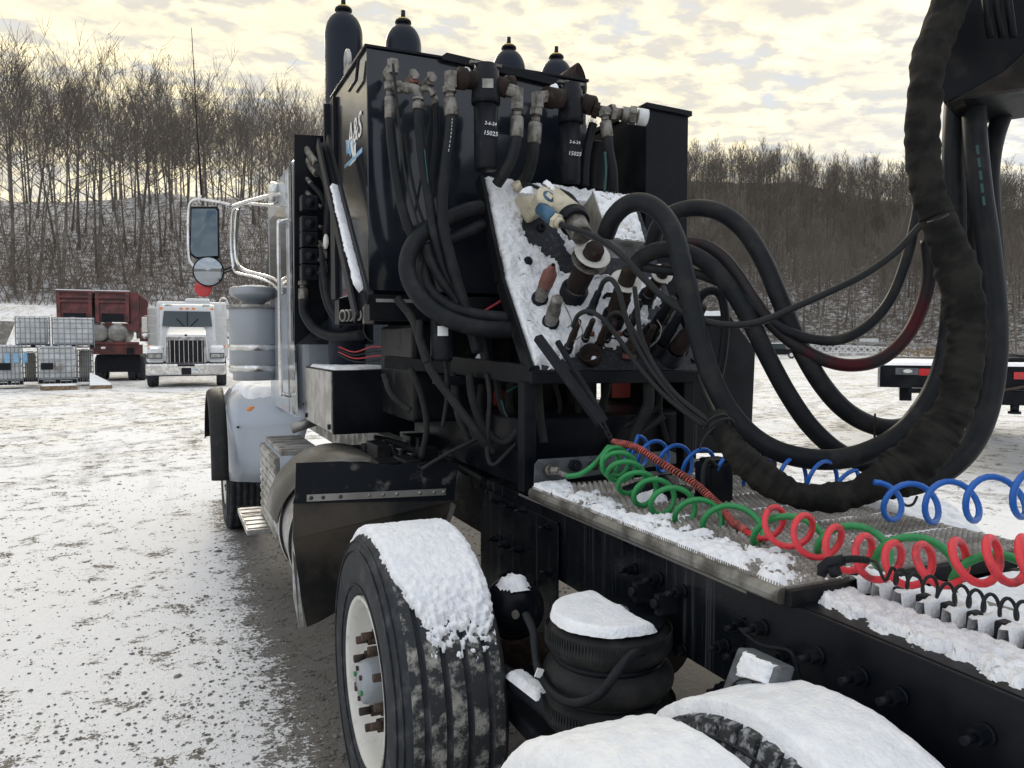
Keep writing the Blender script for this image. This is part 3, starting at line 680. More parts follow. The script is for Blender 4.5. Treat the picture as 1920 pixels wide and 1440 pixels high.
# mud on the tread of the single wheel (own band, hugging the ribs)
def mud(c, w):
    m = MB(); R0 = .5315; A0, A1 = R(14), R(165)
    ribs = [(-.150,-.116),(-.094,-.046),(-.024,.024),(.046,.094),(.116,.150)]
    for a, b in ribs:
        m.lathe(c, (1,0,0), [(a, R0-.006*(a/.19)**2), ((a+b)/2, R0+.0006-.006*((a+b)/2/.19)**2), (b, R0-.006*(b/.19)**2)], 70, True, ref=(0,0,-1), a0=-A1, a1=A1)
    return m
mud(W1, .375).build('tread_rib', M['mudtread'], wl, 'mud caked tread ribs', kind='stuff')
def tyre_snow(name, c, R0, w, thick, a0, a1, parent, maskx, label=None, seed=0, nu=90, nv=30, rough=.35, edge=.25, fscale=30.):
    def fn(u, v):
        a = lerp(a0, a1, u); x = lerp(-w/2, w/2, v); rr = R0 - .03*max(0, abs(x)/(w/2)-.75)/.25
        n = Vector((0, math.cos(a), math.sin(a))); n2 = (n + Vector((x*1.2, 0, 0))).normalized()
        return Vector((c.x+x, c.y, c.z)) + n*rr, n2
    return snow_patch(name, fn, nu, nv, thick, maskx, parent, label, seed, rough, fscale, edge)
def m1(u, v):   # u 0..1: from rear low (towards viewer) to front
    a = lerp(30, 168, u); t = min(1.1, (a-30)/14.) if a < 90 else min(1.1, .14+(163-a)/46.)
    s = min(1.1, (v-.04)/.08 + .25, (1.0-v-.08*smooth((a-130)/30.))/.07); 
    lo = .02+.24*smooth((a-112)/40.)
    return min(t, s, (v-lo)/.10, 1.1)
tyre_snow('tyre_snow', W1, .531, .36, .028, R(30), R(168), wl, m1, 'snow lying on the tread of the single wheel', 3., 210, 80, .12, .46, 50.)
wr = wheel(V(2.90, 2.42, .53), .375, s=1, grooves=(-.105,-.035,.035,.105), lab='far side wheel under a cap of snow beyond the deck')
tyre_snow('tyre_snow', V(2.90,2.42,.53), .531, .36, .045, R(35), R(140), wr, lambda u, v: min(1.1, u/.1, (1-u)/.1, v/.08, (1-v)/.08), 'snow cap on the far side wheel', 8.)
# rear dual wheels on the left, snow heaped on both
DO = V(.765, 1.08, .50); DI = V(1.125, 1.10, .50)
wo = wheel(DO, .285, R0=.50, grooves=(-.07,0,.07), lab='outer dual wheel buried under a thick cushion of snow, nearest the camera')
wi = wheel(DI, .285, R0=.50, grooves=(), lab='inner dual wheel with blocky frosted shoulder lugs under a snow cushion')
for k in range(54):      # shoulder lug blocks of the inner dual
    a = 2*math.pi*k/54; b = MB(); w_ = 2*math.pi/54*.39
    x0, x1 = DI.x-.1425, DI.x-.085
    def pt(x, r, t): return Vector((x, DI.y+r*math.cos(t), DI.z+r*math.sin(t)))
    b.hexa([pt(x0-.003,.445,a-w_), pt(x1,.47,a-w_), pt(x1,.47,a+w_), pt(x0-.003,.445,a+w_), pt(x0+.014,.503,a-w_), pt(x1,.510,a-w_), pt(x1,.510,a+w_), pt(x0+.014,.503,a+w_)])
    b.build('tread_lug', M['tyrefrost'] if 'tyrefrost' in M else M.setdefault('tyrefrost', mat('frosted_tyre', (.045,.047,.05), .7, col2=(.30,.31,.33), vs=45, v0=.47, v1=.62, bump=.3, bs=120)), wi, bevel=0)
def md(u, v): return min(1.25, u/.12, (1-u)/.12, .35+v/.10, .4+(1-v)/.10)
tyre_snow('tyre_snow', DO, .492, .30, .045, R(15), R(165), wo, md, 'thick snow cushion on the outer dual wheel', 13., 110, 30, .12)
def md2(u, v): return min(1.25, u/.12, (1-u)/.12, (v-.09)/.09, .4+(1-v)/.10)
tyre_snow('tyre_snow', DI, .500, .30, .038, R(15), R(165), wi, md2, 'thick snow cushion on the inner dual wheel', 17., 110, 30, .12)
for x in (2.475, 2.845): wheel(V(x, 1.10, .50), .285, s=1, R0=.50, grooves=(-.07,0,.07))
# axles
for y in (2.70, 1.10):
    m = MB(); m.cyl((1.0, y, .53), (2.65, y, .53), .07); m.lathe((1.8, y, .53), (0,1,0), [(-.2,.02),(-.17,.13),(-.05,.19),(.05,.19),(.17,.13),(.2,.02)], 24); part('axle', m, M['rust_dark'], truck)
# --- air spring between the axles
AS = P(1140, 1190, X=1.17)
m = MB(); cz = AS.z; c0 = V(1.17, AS.y, 0)
zt = .95
m.lathe(c0, (0,0,1), [(zt-.012,.0),(zt-.012,.165),(zt,.165),(zt+.002,0)], 40); part('spring_plate', m, M['black'], truck)
m = MB(); prof = []
for lo in range(3):
    z0 = zt-.014-lo*.105
    for k in range(9):
        t = k/8; prof.append((z0-.100*t, .150+.038*math.sin(math.pi*t)**.7+lo*.006))
m.lathe(c0, (0,0,1), prof, 48); sp = part('air_spring', m, M['rubber'], truck, label='bellows air spring with three rubber folds')
for lo in range(2):
    m = MB(); z0 = zt-.116-lo*.105; m.tube([c0+V(.155*math.cos(a*math.pi/24), .155*math.sin(a*math.pi/24), z0) for a in range(48)], .011, 8, closed=True); m.build('girdle_hoop', M['black'], sp)
m = MB()
for k in range(120):
    a = 2*math.pi*k/120
    for z0, r0 in ((zt-.05,.186),(zt-.262,.198)):
        p = c0+V(math.cos(a)*r0, math.sin(a)*r0, z0); m.cbox(p, (.004,.004,.05), Matrix.Rotation(a, 3, 'Z').to_quaternion())
m.build('moulded_rib', M['rubber'], sp, kind='stuff')
snow_patch('plate_snow', lambda u, v: (c0+V(v*.172*math.cos(u*2*math.pi), v*.172*math.sin(u*2*math.pi), zt-.001), UP), 90, 26, .026, lambda u, v: min(1.0, .42+(1-v)/.13, 1.0-max(0, (v*math.cos(u*2*math.pi)-.28+.1*math.sin(u*9))*3.2)), None, 'snow lying on the air spring plate', 4., fscale=14., edge=.12, rough=.15)
for dx in (-.06, .06):
    m = MB(); m.box((1.30, AS.y+dx-.012, zt), (XL-.001, AS.y+dx+.012, zt+.06)); m.cyl((1.285, AS.y+dx, zt+.035), (1.30, AS.y+dx, zt+.035), .014); part('spring_bracket', m, M['castblack'], truck)
m = MB(); m.box((1.0, AS.y-.25, .50), (1.34, AS.y+.6, .56)); part('trailing_arm', m, M['castblack'], truck, bevel=.01)
a, b = P(940, 1260, X=1.0), P(1050, 1345, X=1.0); m = MB(); m.tube([a, (a+b)/2+V(0,0,.01), b], [.03,.035,.03], 10); part('brake_rod', m, M['castblack'], truck)
sd = (b-a); fn = lambda u, v: (a+sd*(.2+.62*u)+V((v-.5)*.07, 0, .028), UP); snow_patch('rod_snow', fn, 24, 8, .02, lambda u, v: min(1, u/.15, (1-u)/.15, v/.2, (1-v)/.2), None, 'thin snow on the lower suspension arm', 2.)
# brake chamber
bc = P(962, 1140, X=1.13); ax = V(-.35,-1,.12).normalized()
m = MB(); m.lathe(bc, ax, [(-.13,.0),(-.13,.07),(-.10,.098),(-.012,.105),(-.010,.114),(.010,.114),(.012,.104),(.045,.095),(.072,.07),(.080,.045),(.080,0)], 36); ch = part('brake_chamber', m, M['black'], truck)
m = MB(); m.cyl(bc+ax*.08, bc+ax*.11, .014); m.build('port', M['galv'], ch)
snow_blob('chamber_snow', bc+V(0,.0,.090), (.10,.11), .035, 'snow clump on the brake chamber', None, 5)
hose = [(986,1152,2.42),(1000,1185,2.35),(1004,1225,2.30),(1012,1262,2.24),(1040,1302,2.15),(1080,1318,2.08),(1125,1300,2.03),(1160,1255,2.03),(1190,1225,2.08),(1235,1216,2.2)]
hose_mb(hose, 17).build('brake_hose', M['hose'], None, 'black brake hose looping in front of the air spring from the brake chamber', 'hose')
m = MB(); a = P(1011,1262,D=2.21); m.cbox(a, (.022,.004,.026), Matrix.Rotation(.4, 3, 'Y').to_quaternion()); m.build('hose_tag', M['chalk'], None, 'small white tag on the looping brake hose', 'tag')
# shock absorber with an oval badge under the rail
q = [P(1382,1212,X=1.20), P(1462,1250,X=1.20), P(1440,1312,X=1.17), P(1345,1312,X=1.17)]
m = MB(); m.prism(q, V(.05,.0,-.01)); sh = part('suspension_bracket', m, M['castgrey'] if 'castgrey' in M else M.setdefault('castgrey', mat('grey_casting', (.10,.11,.12), .5, col2=(.06,.065,.07), vs=20, bump=.15, bs=70)), truck, bevel=.008)
nn = (q[1]-q[0]).cross(q[3]-q[0]).normalized(); nn = nn if nn.x < 0 else -nn
oc = q[3].lerp(q[0], .28).lerp(q[2].lerp(q[1], .28), .42) + nn*.0015
ux = (q[2]-q[3]).normalized(); uy = (q[0]-q[3]).normalized()
ov = [oc+ux*.040*math.cos(t*math.pi/20)+uy*.022*math.sin(t*math.pi/20) for t in range(40)]
m = MB(); m.tube(ov, .0016, 5, closed=True); m.build('badge_oval', M['castblack'], sh)
text_part('Reyco', .026, M['castblack'], sh, frame(oc+nn*.0005, ux, uy if (ux.cross(uy)).dot(nn) > 0 else uy), ext=.001)
fn = bilin(q[3].lerp(q[0],.45), q[2].lerp(q[1],.35), q[1], q[0], nn); snow_patch('bracket_snow', fn, 30, 30, .018, lambda u, v: min(1, (u-.12)/.2, (.95-u)/.12, v/.2, (1.05-v)/.1), None, 'frosty snow on the grey suspension bracket', 6., edge=.5)

# --- deck over the frame
DX0, DX1, DY0, DY1, DZ = 1.32, 2.29, 1.40, 2.80, 1.165
deck = empty('deck_plate', (DX0, DY0, DZ), parent=truck, label='grip strut metal deck with patches of snow'); KIDS[truck.name].append(deck)
npl = 6; pw = (DY1-DY0)/npl
M['grip'] = mat('grip_strut_metal', (.36,.34,.31), .55, .3, col2=(.22,.205,.185), vs=8, rvar=.2, bump=.1, bs=60)
HOLES = []
for k in range(npl):
    y0 = DY0+k*pw; m = MB(); m.box((DX0+.03, y0+.002, DZ-.035), (DX1, y0+pw-.003, DZ))
    nx = 36; ny = 9
    for j in range(ny):
        for i in range(nx):
            x = DX0+.05+(i+.5*(j % 2))*(DX1-DX0-.07)/nx; y = y0+.014+j*(pw-.028)/(ny-1); r = .0088
            b = len(m.v); 
            for rr, h in ((r, .0003), (r*.80, .0095), (r*.50, .0090), (r*.46, .0005)):
                for a in range(6): m.v.append((x+rr*math.cos(a*1.0472+.5), y+rr*.9*math.sin(a*1.0472+.5), DZ+h))
            HOLES.append((x, y))
            for t in range(3):
                for a in range(6): m.f.append([b+t*6+a, b+t*6+(a+1)%6, b+(t+1)*6+(a+1)%6, b+(t+1)*6+a]); m.sm.append(t < 2)
    m.build('deck_plank', M['grip'], deck)
m = MB()
for x, y in HOLES: m.add([(x+.0048*math.cos(a*1.0472+.5), y+.0044*math.sin(a*1.0472+.5), DZ+.0014) for a in range(6)], [list(range(6))])
m.build('dark_hole_disc', M['castblack'], deck, 'black discs painting the darkness inside the deck perforations', kind='stuff')  # planks stay closed; the holes' inner shade is painted as black discs
m = MB()   # rolled edge on the left with saw teeth
pr = [(DX0+.030, DZ+.001), (DX0+.008, DZ), (DX0+.001, DZ-.008), (DX0-.002, DZ-.02), (DX0, DZ-.036), (DX0+.008, DZ-.042), (DX0+.03, DZ-.042)]
m.prism([(x, DY0-.0, z) for x, z in pr], V(0, DY1-DY0, 0)); m.build('deck_edge', M['steel_edge'] if 'steel_edge' in M else M.setdefault('steel_edge', mat('worn_steel_edge', (.30,.295,.275), .42, .7, col2=(.10,.095,.085), vs=7, v0=.38, v1=.62, rvar=.2, bump=.08, bs=50)), deck, bevel=.002)
m = MB()
for k in range(150):
    y = DY0+.005+k*(DY1-DY0-.01)/150; m.prism([(DX0+.012, y, DZ+.0), (DX0+.012, y+.005, DZ+.0), (DX0+.012, y+.0025, DZ+.009)], V(.004,0,0))
m.build('saw_teeth', M['grip'], deck, kind='stuff')
m = MB(); m.box((DX0+.02, DY0-.026, DZ-.045), (DX1, DY0-.004, DZ-.003)); m.build('deck_lip', M['black_dirty'], deck, bevel=.004)
def dfn(u, v): return V(lerp(DX0+.012, DX0+.55, v), lerp(DY0, DY1, u), DZ+.003), UP
def dmask(u, v):
    w = .10+.16*mnoise.noise((u*7, 3.3, 1)) + (.08 if u < .3 else 0) + .22*max(0, mnoise.noise((u*11, 8.1, 2)))
    s = .66 if v < w else .66-(v-w)*3.5
    s += .25*mnoise.noise((u*26, v*10, 4.))
    seam = abs(((u*npl) % 1)-.5); s += (.35 if seam > .46 and v < .9 else 0)
    return min(s, .2+v/.03, .3+u/.05)
snow_patch('deck_snow', dfn, 190, 74, .022, dmask, None, 'lumpy snow left along the near edge of the deck plate', 21., fscale=22., edge=.85)
def dfn2(u, v): return V(lerp(DX0+.5, DX1-.03, v), lerp(DY0, DY1, u), DZ+.004), UP
def dmask2(u, v):
    seam = abs(((u*npl) % 1)-.5); return (.55 if seam > .475 else .1)+.25*mnoise.noise((u*6, v*6, 5))
snow_patch('seam_snow', dfn2, 200, 40, .007, dmask2, None, 'thin snow caught in the deck seams', 31., fscale=20., edge=.4)
# front plate of the deck with the air fitting
q = [P(1003,908,Y=2.83), P(1268,868,Y=2.83), P(1268,850,Y=2.83), P(1258,846,Y=2.83), P(1012,862,Y=2.83), P(1004,872,Y=2.83)]
m = MB(); m.prism(q, V(0,.012,0)); fp = part('bulkhead_plate', m, M['castgrey'], truck, label='scuffed grey bulkhead plate at the head of the deck')
a = P(1028,880,Y=2.82); m = MB(); m.cyl(a, a+V(0,-.03,0), .022, seg=20); m.nut(a+V(0,-.03,0), a+V(.02,-.055,0), .018); m.cyl(a+V(.015,-.05,0), P(1062,892,Y=2.72), .011); m.build('air_fitting', M['galv'], fp)
a = P(1075,872,Y=2.82); m = MB(); m.nut(a, a+V(0,-.03,0), .026); m.cyl(a+V(0,-.03,0), a+V(0,-.045,0), .016); m.build('port_plug', M['castblack'], fp)
a = P(1110,872,Y=2.82); m = MB(); m.nut(a, a+V(0,-.03,0), .02); m.build('port_plug', M['rust_dark'], fp)
# --- rear: slide rail with teeth and snow, right of the doubler
m = MB(); m.box((XL+.0, -1.4, ZT+.002), (XL+.165, 1.55, ZT+.020)); part('slide_flange', m, M['black_dirty'], truck, bevel=.002)
m = MB(); m.box((1.56, -1.2, ZT+.0), (1.60, 1.44, ZT+.028)); rk = part('tooth_rack', m, M['black'], truck, bevel=.003)
for k in range(17):
    y = 1.40-k*.062; m = MB(); m.box((1.565, y-.012, ZT+.0285), (1.60, y+.009, ZT+.068)); m.build('rack_tooth', M['castblack'], rk, bevel=.006)
def sf(u, v): return V(lerp(XL+.012, XL+.168, v), lerp(.35, 1.52, u), ZT+.021), UP
def sm_(u, v):
    y = lerp(.35, 1.52, u); near = .06+.16*mnoise.noise((y*7, 1.2, 3.))+.12*mnoise.noise((y*19, 2.2, 3.))
    return min(.95, .38+(v-near-.10)/.55, .6+(1-v)/.1, (1-u)/.04)
snow_patch('flange_snow', sf, 200, 44, .024, sm_, None, 'rough crust of snow along the top flange behind the deck', 41., fscale=45., edge=.62)
def sf2(u, v): return V(lerp(1.535, 1.68, v), lerp(.35, 1.45, u), ZT+.036), UP
def sm2(u, v):
    y = lerp(.35, 1.45, u); ph = ((1.40-y)/.062) % 1; return (1.0 if .30 < ph < .70 else .25) if v < .55 else .9-.0*v
snow_patch('rack_snow', sf2, 220, 14, .034, lambda u, v: min(sm2(u, v), .5+(1-v)/.2), None, 'snow filling the gaps between the rack teeth', 43., edge=.3)
m = MB(); m.box((1.66, .2, ZT-.10), (2.05, 1.30, ZT-.06)); part('coupling_base', m, M['black'], truck)
m = MB(); m.box((1.76, .88, ZT-.02), (2.30, 1.33, ZT-.005)); m.box((1.76, .87, ZT-.08), (2.30, .885, ZT-.004)); part('rear_deck_step', m, M['black'], truck)
fn = bilin((1.62,.92,ZT+.0), (2.3,.92,ZT), (2.3,1.36,ZT), (1.62,1.36,ZT), UP); snow_patch('step_snow', fn, 60, 40, .030, lambda u, v: box_mask(u, v, .06), None, 'smooth snow on the step behind the deck', 47., fscale=10.)
for i in range(6):
    y = 1.28-i*.135; m = MB(); m.prism([(1.61,y,ZT+.035),(1.72,y+.01,ZT+.05),(1.74,y-.04,ZT+.045),(1.63,y-.05,ZT+.03)], V(0,0,-.012)); part('slide_shim', m, M['aludirty'], truck)
# things on the deck
c = P(1340, 905, D=2.85); c.z = DZ
m = MB(); m.box((c.x-.055, c.y-.04, DZ+.001), (c.x+.055, c.y+.05, DZ+.15)); m.box((c.x-.045, c.y-.03, DZ+.15), (c.x+.045, c.y+.04, DZ+.165))
can = m.build('valve_box', M['black'], None, 'black upright valve box standing on the deck behind the red spring guard', 'valve box', bevel=.008)
m = MB(); m.tube(catmull([c+V(-.03,-.05,.14), c+V(-.08,-.06,.17), c+V(-.11,-.07,.12), c+V(-.11,-.09,.03), c+V(-.06,-.1,.02)], 5), .008, 8); m.build('cable', M['cord'], None, 'short black cable looping from the valve box to the deck', 'cable')
c = P(1235, 935, Z=DZ)
mb = MB(); rnd = random.Random(2)
def lump(c, sx, sy, sz, seed, n=18, mth=12):
    mb = MB(); vs = []
    for i in range(mth+1):
        for k in range(n):
            th = math.pi*.5*i/mth; ph = 2*math.pi*k/n; d = V(math.sin(th)*math.cos(ph), math.sin(th)*math.sin(ph), math.cos(th))
            w = 1+.5*mnoise.noise((d.x*2+seed, d.y*2, d.z*2)); vs.append(c+V(d.x*sx*w, d.y*sy*w, d.z*sz*w))
    fs = [[i*n+k, i*n+(k+1)%n, (i+1)*n+(k+1)%n, (i+1)*n+k] for i in range(mth) for k in range(n)]
    mb.add(vs, fs, True); return mb
lump(c+V(.02,.03,0), .13, .10, .07, 3.).build('rubber_boot', M['black_dirty'], None, 'crumpled black rubber boot lying on the deck under the spring guard, dusted with snow', 'boot')
snow_blob('boot_snow', c+V(-.06,-.04,.0), (.12,.09), .045, 'snow heaped against the rubber boot', None, 9)
snow_blob('boot_snow', c+V(.12,.06,.0), (.09,.07), .04, 'snow drift between the boot and the valve box', None, 10)

# --- flap, tank, steps
q = [P(555,868,Y=3.36), P(640,865,Y=3.36), P(740,872,Y=3.36), P(800,866,Y=3.36), P(859,868,Y=3.36), P(851,938,Y=3.36), P(549,944,Y=3.36), P(553,930,Y=3.36)]
m = MB(); m.prism(q[::-1], V(0,.006,0)); fl = part('mud_flap', m, M['flap'] if 'flap' in M else M.setdefault('flap', mat('dusty_flap', (.008,.010,.014), .38, col2=(.10,.10,.095), vs=13, v0=.56, v1=.72, bump=.05, bs=40, det=10)), truck, label='wide black mud flap with a riveted strip')
q = [P(550,944,Y=3.365), P(851,938,Y=3.365), P(853,945,Y=3.37), P(832,1012,Y=3.40), P(700,1110,Y=3.36), P(598,1166,Y=3.30), P(575,1176,Y=3.28), P(566,1130,Y=3.30), P(549,1010,Y=3.34)]
m = MB(); m.prism(q[::-1], V(0,.008,0)); m.build('flap_skirt', M['flap2'] if 'flap2' in M else M.setdefault('flap2', mat('brown_dusted_flap', (.016,.016,.016), .35, col2=(.055,.047,.038), vs=4, v0=.35, v1=.65, bump=.05, bs=30)), fl)
m = MB(); m.prism([P(849,943,Y=3.35), P(855,948,Y=3.35), P(832,1015,Y=3.38), P(826,1010,Y=3.38)], V(0,.03,0)); m.build('flap_bracket', M['aludirty'], fl)
m = MB(); m.prism([P(548,1030,Y=3.33), P(556,1050,Y=3.33), P(570,1174,Y=3.275), P(561,1178,Y=3.275), P(551,1120,Y=3.30)], V(.0,.02,0)); m.build('flap_edge', M['alu'], fl)
m = MB(); a, b = P(575,934,Y=3.352), P(836,922,Y=3.352); m.bar(a, b, .004, .03, up=(0,0,1)); m.build('rivet_strip', M['aludirty'], fl)
for t in (.03,.11,.23,.43,.53,.63,.80,.91,.985):
    p = a.lerp(b, t); m = MB(); m.lathe(p+V(0,-.002,0), (0,-1,0), [(0,.009),(.004,.007),(.006,0)], 12); m.build('rivet', M['rust'] if t < .4 else M['aludirty'], fl)
# fuel tank: a bright cylinder along the frame, half behind the flap
TX, TZ, TR = .855, .80, .345
m = MB(); m.lathe((TX, 3.42, TZ), (0,1,0), [(.0,0),(.0,.24),(.01,.30),(.035,.33),(.08,TR),(1.0,TR),(1.05,.30),(1.05,0)], 72, ref=(1,0,0)); tank = part('fuel_tank', m, M['alu'], truck, label='round aluminium fuel tank behind the mud flap')
for y in (3.72, 4.05):
    m = MB(); m.lathe((TX, y, TZ), (0,1,0), [(0,TR+.003),(0,TR+.012),(.055,TR+.012),(.055,TR+.003)], 72); m.build('tank_strap', M['rubber'], tank)
    m = MB(); m.lathe((TX, y+.008, TZ), (0,1,0), [(0,TR+.013),(.0,TR+.016),(.035,TR+.016),(.035,TR+.013)], 72); m.build('strap_band', M['steel'], tank)
M['shield'] = mat('dull_shield_metal', (.17,.165,.155), .42, .8, col2=(.11,.105,.095), vs=3, rvar=.2, bump=.05, bs=20)
# curved shield over the tank
def shield(x0, y0, y1, r, a0, a1, cx, cz, t=.006, name='tank_shield', mt='aludirty', taper=0.):
    m = MB(); n = 20; vs = []
    for i in range(n+1):
        a = lerp(a0, a1, i/n)
        for (yy, rr) in ((y0+taper*(1-i/n), r), (y1, r), (y1, r-t), (y0+taper*(1-i/n), r-t)):
            vs.append((cx+rr*math.cos(a), yy, cz+rr*math.sin(a)))
    fs = []
    for i in range(n):
        for k in range(4): fs.append([i*4+k, i*4+(k+1)%4, (i+1)*4+(k+1)%4, (i+1)*4+k])
    fs += [[0,1,2,3],[n*4+3,n*4+2,n*4+1,n*4]]; m.add(vs, fs, True); return part(name, m, M[mt], truck)
shield(0, 3.66, 4.52, .372, R(176), R(60), TX, TZ, taper=.42, mt='shield')
# steps: ribbed aluminium risers
def ribbed(a, ux, uy, n, lu, lv, nrib, name, thick=.03):
    a = Vector(a); ux = Vector(ux).normalized(); uy = Vector(uy).normalized(); nz = Vector(n).normalized(); m = MB()
    m.hexa([a, a+ux*lu, a+ux*lu+uy*lv, a+uy*lv, a+nz*thick, a+ux*lu+nz*thick, a+ux*lu+uy*lv+nz*thick, a+uy*lv+nz*thick])
    st = m.build(name, M['alu'], truck, bevel=.003)
    for k in range(nrib):
        t = (k+.5)/nrib; p = a+ux*lu*t+nz*(thick+.001); r = MB(); r.bar(p+uy*.008, p+uy*(lv-.008), lu/nrib*.5, .012, up=nz); r.build('step_rib', M['alu'], st, bevel=.003)
    return st
ytk = 4.75
a = P(437, 938, Y=5.35); zs = a.z
q0 = P(488, 835, Y=5.2)
ribbed((.68, 5.15, .52), (0,1,0), (-1,0,0), (0,0,1), .74, .25, 6, 'cab_step', .035)
ribbed((.60, 4.82, .56), (0,0,1), (0,1,0), (-1,0,0), .50, .80, 9, 'step_riser', .03)
ribbed((.61, 4.85, 1.065), (0,1,0), (1,0,0), (0,0,1), .80, .24, 6, 'cab_step', .03)
# tool box behind the cab: stainless end, black back
tx0, tx1, ty0, ty1, tz0, tz1 = .84, 1.32, 4.38, 5.30, 1.235, 1.60
m = MB(); m.box((tx0, ty0, tz0), (tx1, ty1, tz1)); tb = part('tool_box', m, M['black'], truck, label='black tool box with a stainless end panel and snow on its lid', bevel=.004)
m = MB(); m.box((tx0-.008, ty0+.01, tz0+.01), (tx0-.001, ty1-.01, tz1-.008)); m.build('end_panel', M['steel'], tb)
for y, z in ((ty1-.06, tz0+.04), (ty0+.06, tz0+.04)):
    m = MB(); m.cyl((tx0-.009, y, z), (tx0-.02, y, z), .016, seg=10); m.build('corner_bolt', M['castblack'], tb)
fn = bilin((tx0,ty0+.02,tz1), (tx1-.08,ty0+.02,tz1), (tx1-.08,ty1,tz1), (tx0,ty1,tz1), UP); snow_patch('lid_snow', fn, 30, 40, .018, lambda u, v: box_mask(u, v, .1)*(1 if v > u*.4-.1 else .3), None, 'snow on the lid of the tool box', 51., fscale=12)
m = MB(); a = P(560,798,Y=5.35); m.cyl(a+V(-.05,0,-.02), a+V(.12,0,.03), .035, seg=14); part('exhaust_stub', m, M['aludirty'], truck)
# battery gear and brackets in the dark behind the tank shield
rnd = random.Random(21)
for k in range(12):
    x = rnd.uniform(.95, 1.35); y = rnd.uniform(3.5, 4.5); z = rnd.uniform(1.05, 1.2); m = MB(); m.cbox((x, y, z), (rnd.uniform(.05,.16), rnd.uniform(.06,.25), rnd.uniform(.04,.12))); part('bracket', m, M['black_dirty'], truck, bevel=.004)
for k in range(5):
    y = 3.5+k*.2; m = MB(); m.tube(catmull([V(1.0+.05*k,y,1.12), V(1.1,y+.15,1.2), V(1.3,y+.1,1.14), V(1.36,y-.1,1.1)], 5), .014, 8); part('air_line', m, M['rubber'], truck)

# --- front wheels, fender, hood
FW = V(.60, 7.75, .53)
fw = wheel(FW, .30, grooves=(-.085,-.028,.028,.085), lab='front steer wheel with zigzag tread grooves'); wheel(V(3.0,7.75,.53), .30, s=1, grooves=(-.085,-.028,.028,.085))
for g in (-.085, -.028, .028, .085):
    m = MB(); pts = []
    for k in range(240):
        a = 2*math.pi*k/240; pts.append(V(FW.x+g+.007*math.sin(k*math.pi/2), FW.y+.531*math.cos(a), FW.z+.531*math.sin(a)))
    m.tube(pts, .0035, 4, closed=True, sm=False); m.build('tread_groove', M['castblack'], fw)
# fender: arch section swept over the wheel
def arch(x0, x1, y0, y1, z0, z1, cy, cz, ry, rz, a0, a1, name, mt, thick=.02, edge=.06, n=26, parent=None, label=None):
    """a shell over the wheel: outer elliptical arch, rounded on the outer side"""
    m = MB(); vs = []; sec = [(0, -.10, -.0), (.0, -.02, -.0), (.01, 0, 0), (.05, .03, .0), (1, .03, 0)]
    for i in range(n+1):
        a = lerp(a0, a1, i/n); d = V(0, math.cos(a)*ry, math.sin(a)*rz); nn = d.normalized()
        for (t, up, _) in sec:
            vs.append(V(lerp(x0, x1, t), cy, cz)+d+nn*up)
    ns = len(sec); fs = [[i*ns+k, i*ns+k+1, (i+1)*ns+k+1, (i+1)*ns+k] for i in range(n) for k in range(ns-1)]
    m.add(vs, fs, True); o = m.build(name, M[mt], parent or truck, label); s = o.modifiers.new('solid', 'SOLIDIFY'); s.thickness = thick; return o
fender = arch(.47, 1.25, 0, 0, 0, 0, 7.75, .60, .66, .72, R(-172), R(-360), 'fender', 'cab', label='silver blue front fender with an amber side marker') if False else None
# rear-facing fender body as a lofted surface
secs = []
def frow(z, xo, yo, xi, yi):
    pts = []
    for k in range(13):
        t = k/12; a = t*math.pi/2
        # rounded outer corner then flat towards the cab
        if t < .5:
            s = t/.5*math.pi/2; pts.append(V(xo+.13*(1-math.cos(s)), yo+.30*(1-math.sin(s)), z))
        else:
            u = (t-.5)/.5; pts.append(V(lerp(xo+.13, xi, u), lerp(yo, yi, u), z))
    return [V(xo, yo+.75, z)] + pts
rows = [frow(.535,.44,7.12,.95,6.85), frow(.75,.44,7.08,1.0,6.78), frow(1.0,.44,7.05,1.05,6.70), frow(1.15,.445,7.08,1.1,6.66), frow(1.25,.47,7.15,1.15,6.70), frow(1.32,.53,7.28,1.2,6.8), frow(1.37,.66,7.45,1.25,6.95), frow(1.385,.80,7.6,1.3,7.1)]
m = MB(); n = len(rows[0]); m.add([p for r in rows for p in r], [[i*n+k, i*n+k+1, (i+1)*n+k+1, (i+1)*n+k] for i in range(len(rows)-1) for k in range(n-1)], True)
fender = m.build('fender', M['cab'], truck, 'silver blue front fender with an amber marker and a small chip'); s = fender.modifiers.new('solid', 'SOLIDIFY'); s.thickness = .012; s.offset = -1
# black rubber flare outside the fender
m = MB(); sec = []
for i in range(25):
    a = lerp(R(184), R(15), i/24); y = 7.72+.72*math.cos(a)*-1*-1; z = .62+.72*math.sin(a)
    y = 7.78-.70*math.cos(math.pi-a)*-1 if False else 7.78+.74*math.cos(a)
    for (x, k) in ((.45, 1.0), (.40, 1.0), (.34, .98), (.315, .95), (.31, .89)):
        sec.append(V(x, 7.78+(y-7.78)*k, .62+(z-.62)*k if z > .62 else z))
m.add(sec, [[i*5+k, i*5+k+1, (i+1)*5+k+1, (i+1)*5+k] for i in range(24) for k in range(4)], True)
fe = m.build('fender_flare', M['rubber'], truck, 'black rubber fender flare'); s = fe.modifiers.new('solid', 'SOLIDIFY'); s.thickness = .008
a = P(476, 767, Y=7.06); m = MB(); m.lathe(a, (0,-1,0), [(0,.062),(.010,.056),(.018,.03),(.020,0)], 28, ref=(1,0,0)); 
m.v = [(a.x+(x-a.x)*1.0, y, a.z+(z-a.z)*.42) for x, y, z in m.v]; m.build('marker_lamp', M['amber'], fender)
a = P(446, 801, Y=7.05); m = MB(); m.cbox(a, (.02,.006,.018)); m.build('paint_chip', M['castblack'], fender)
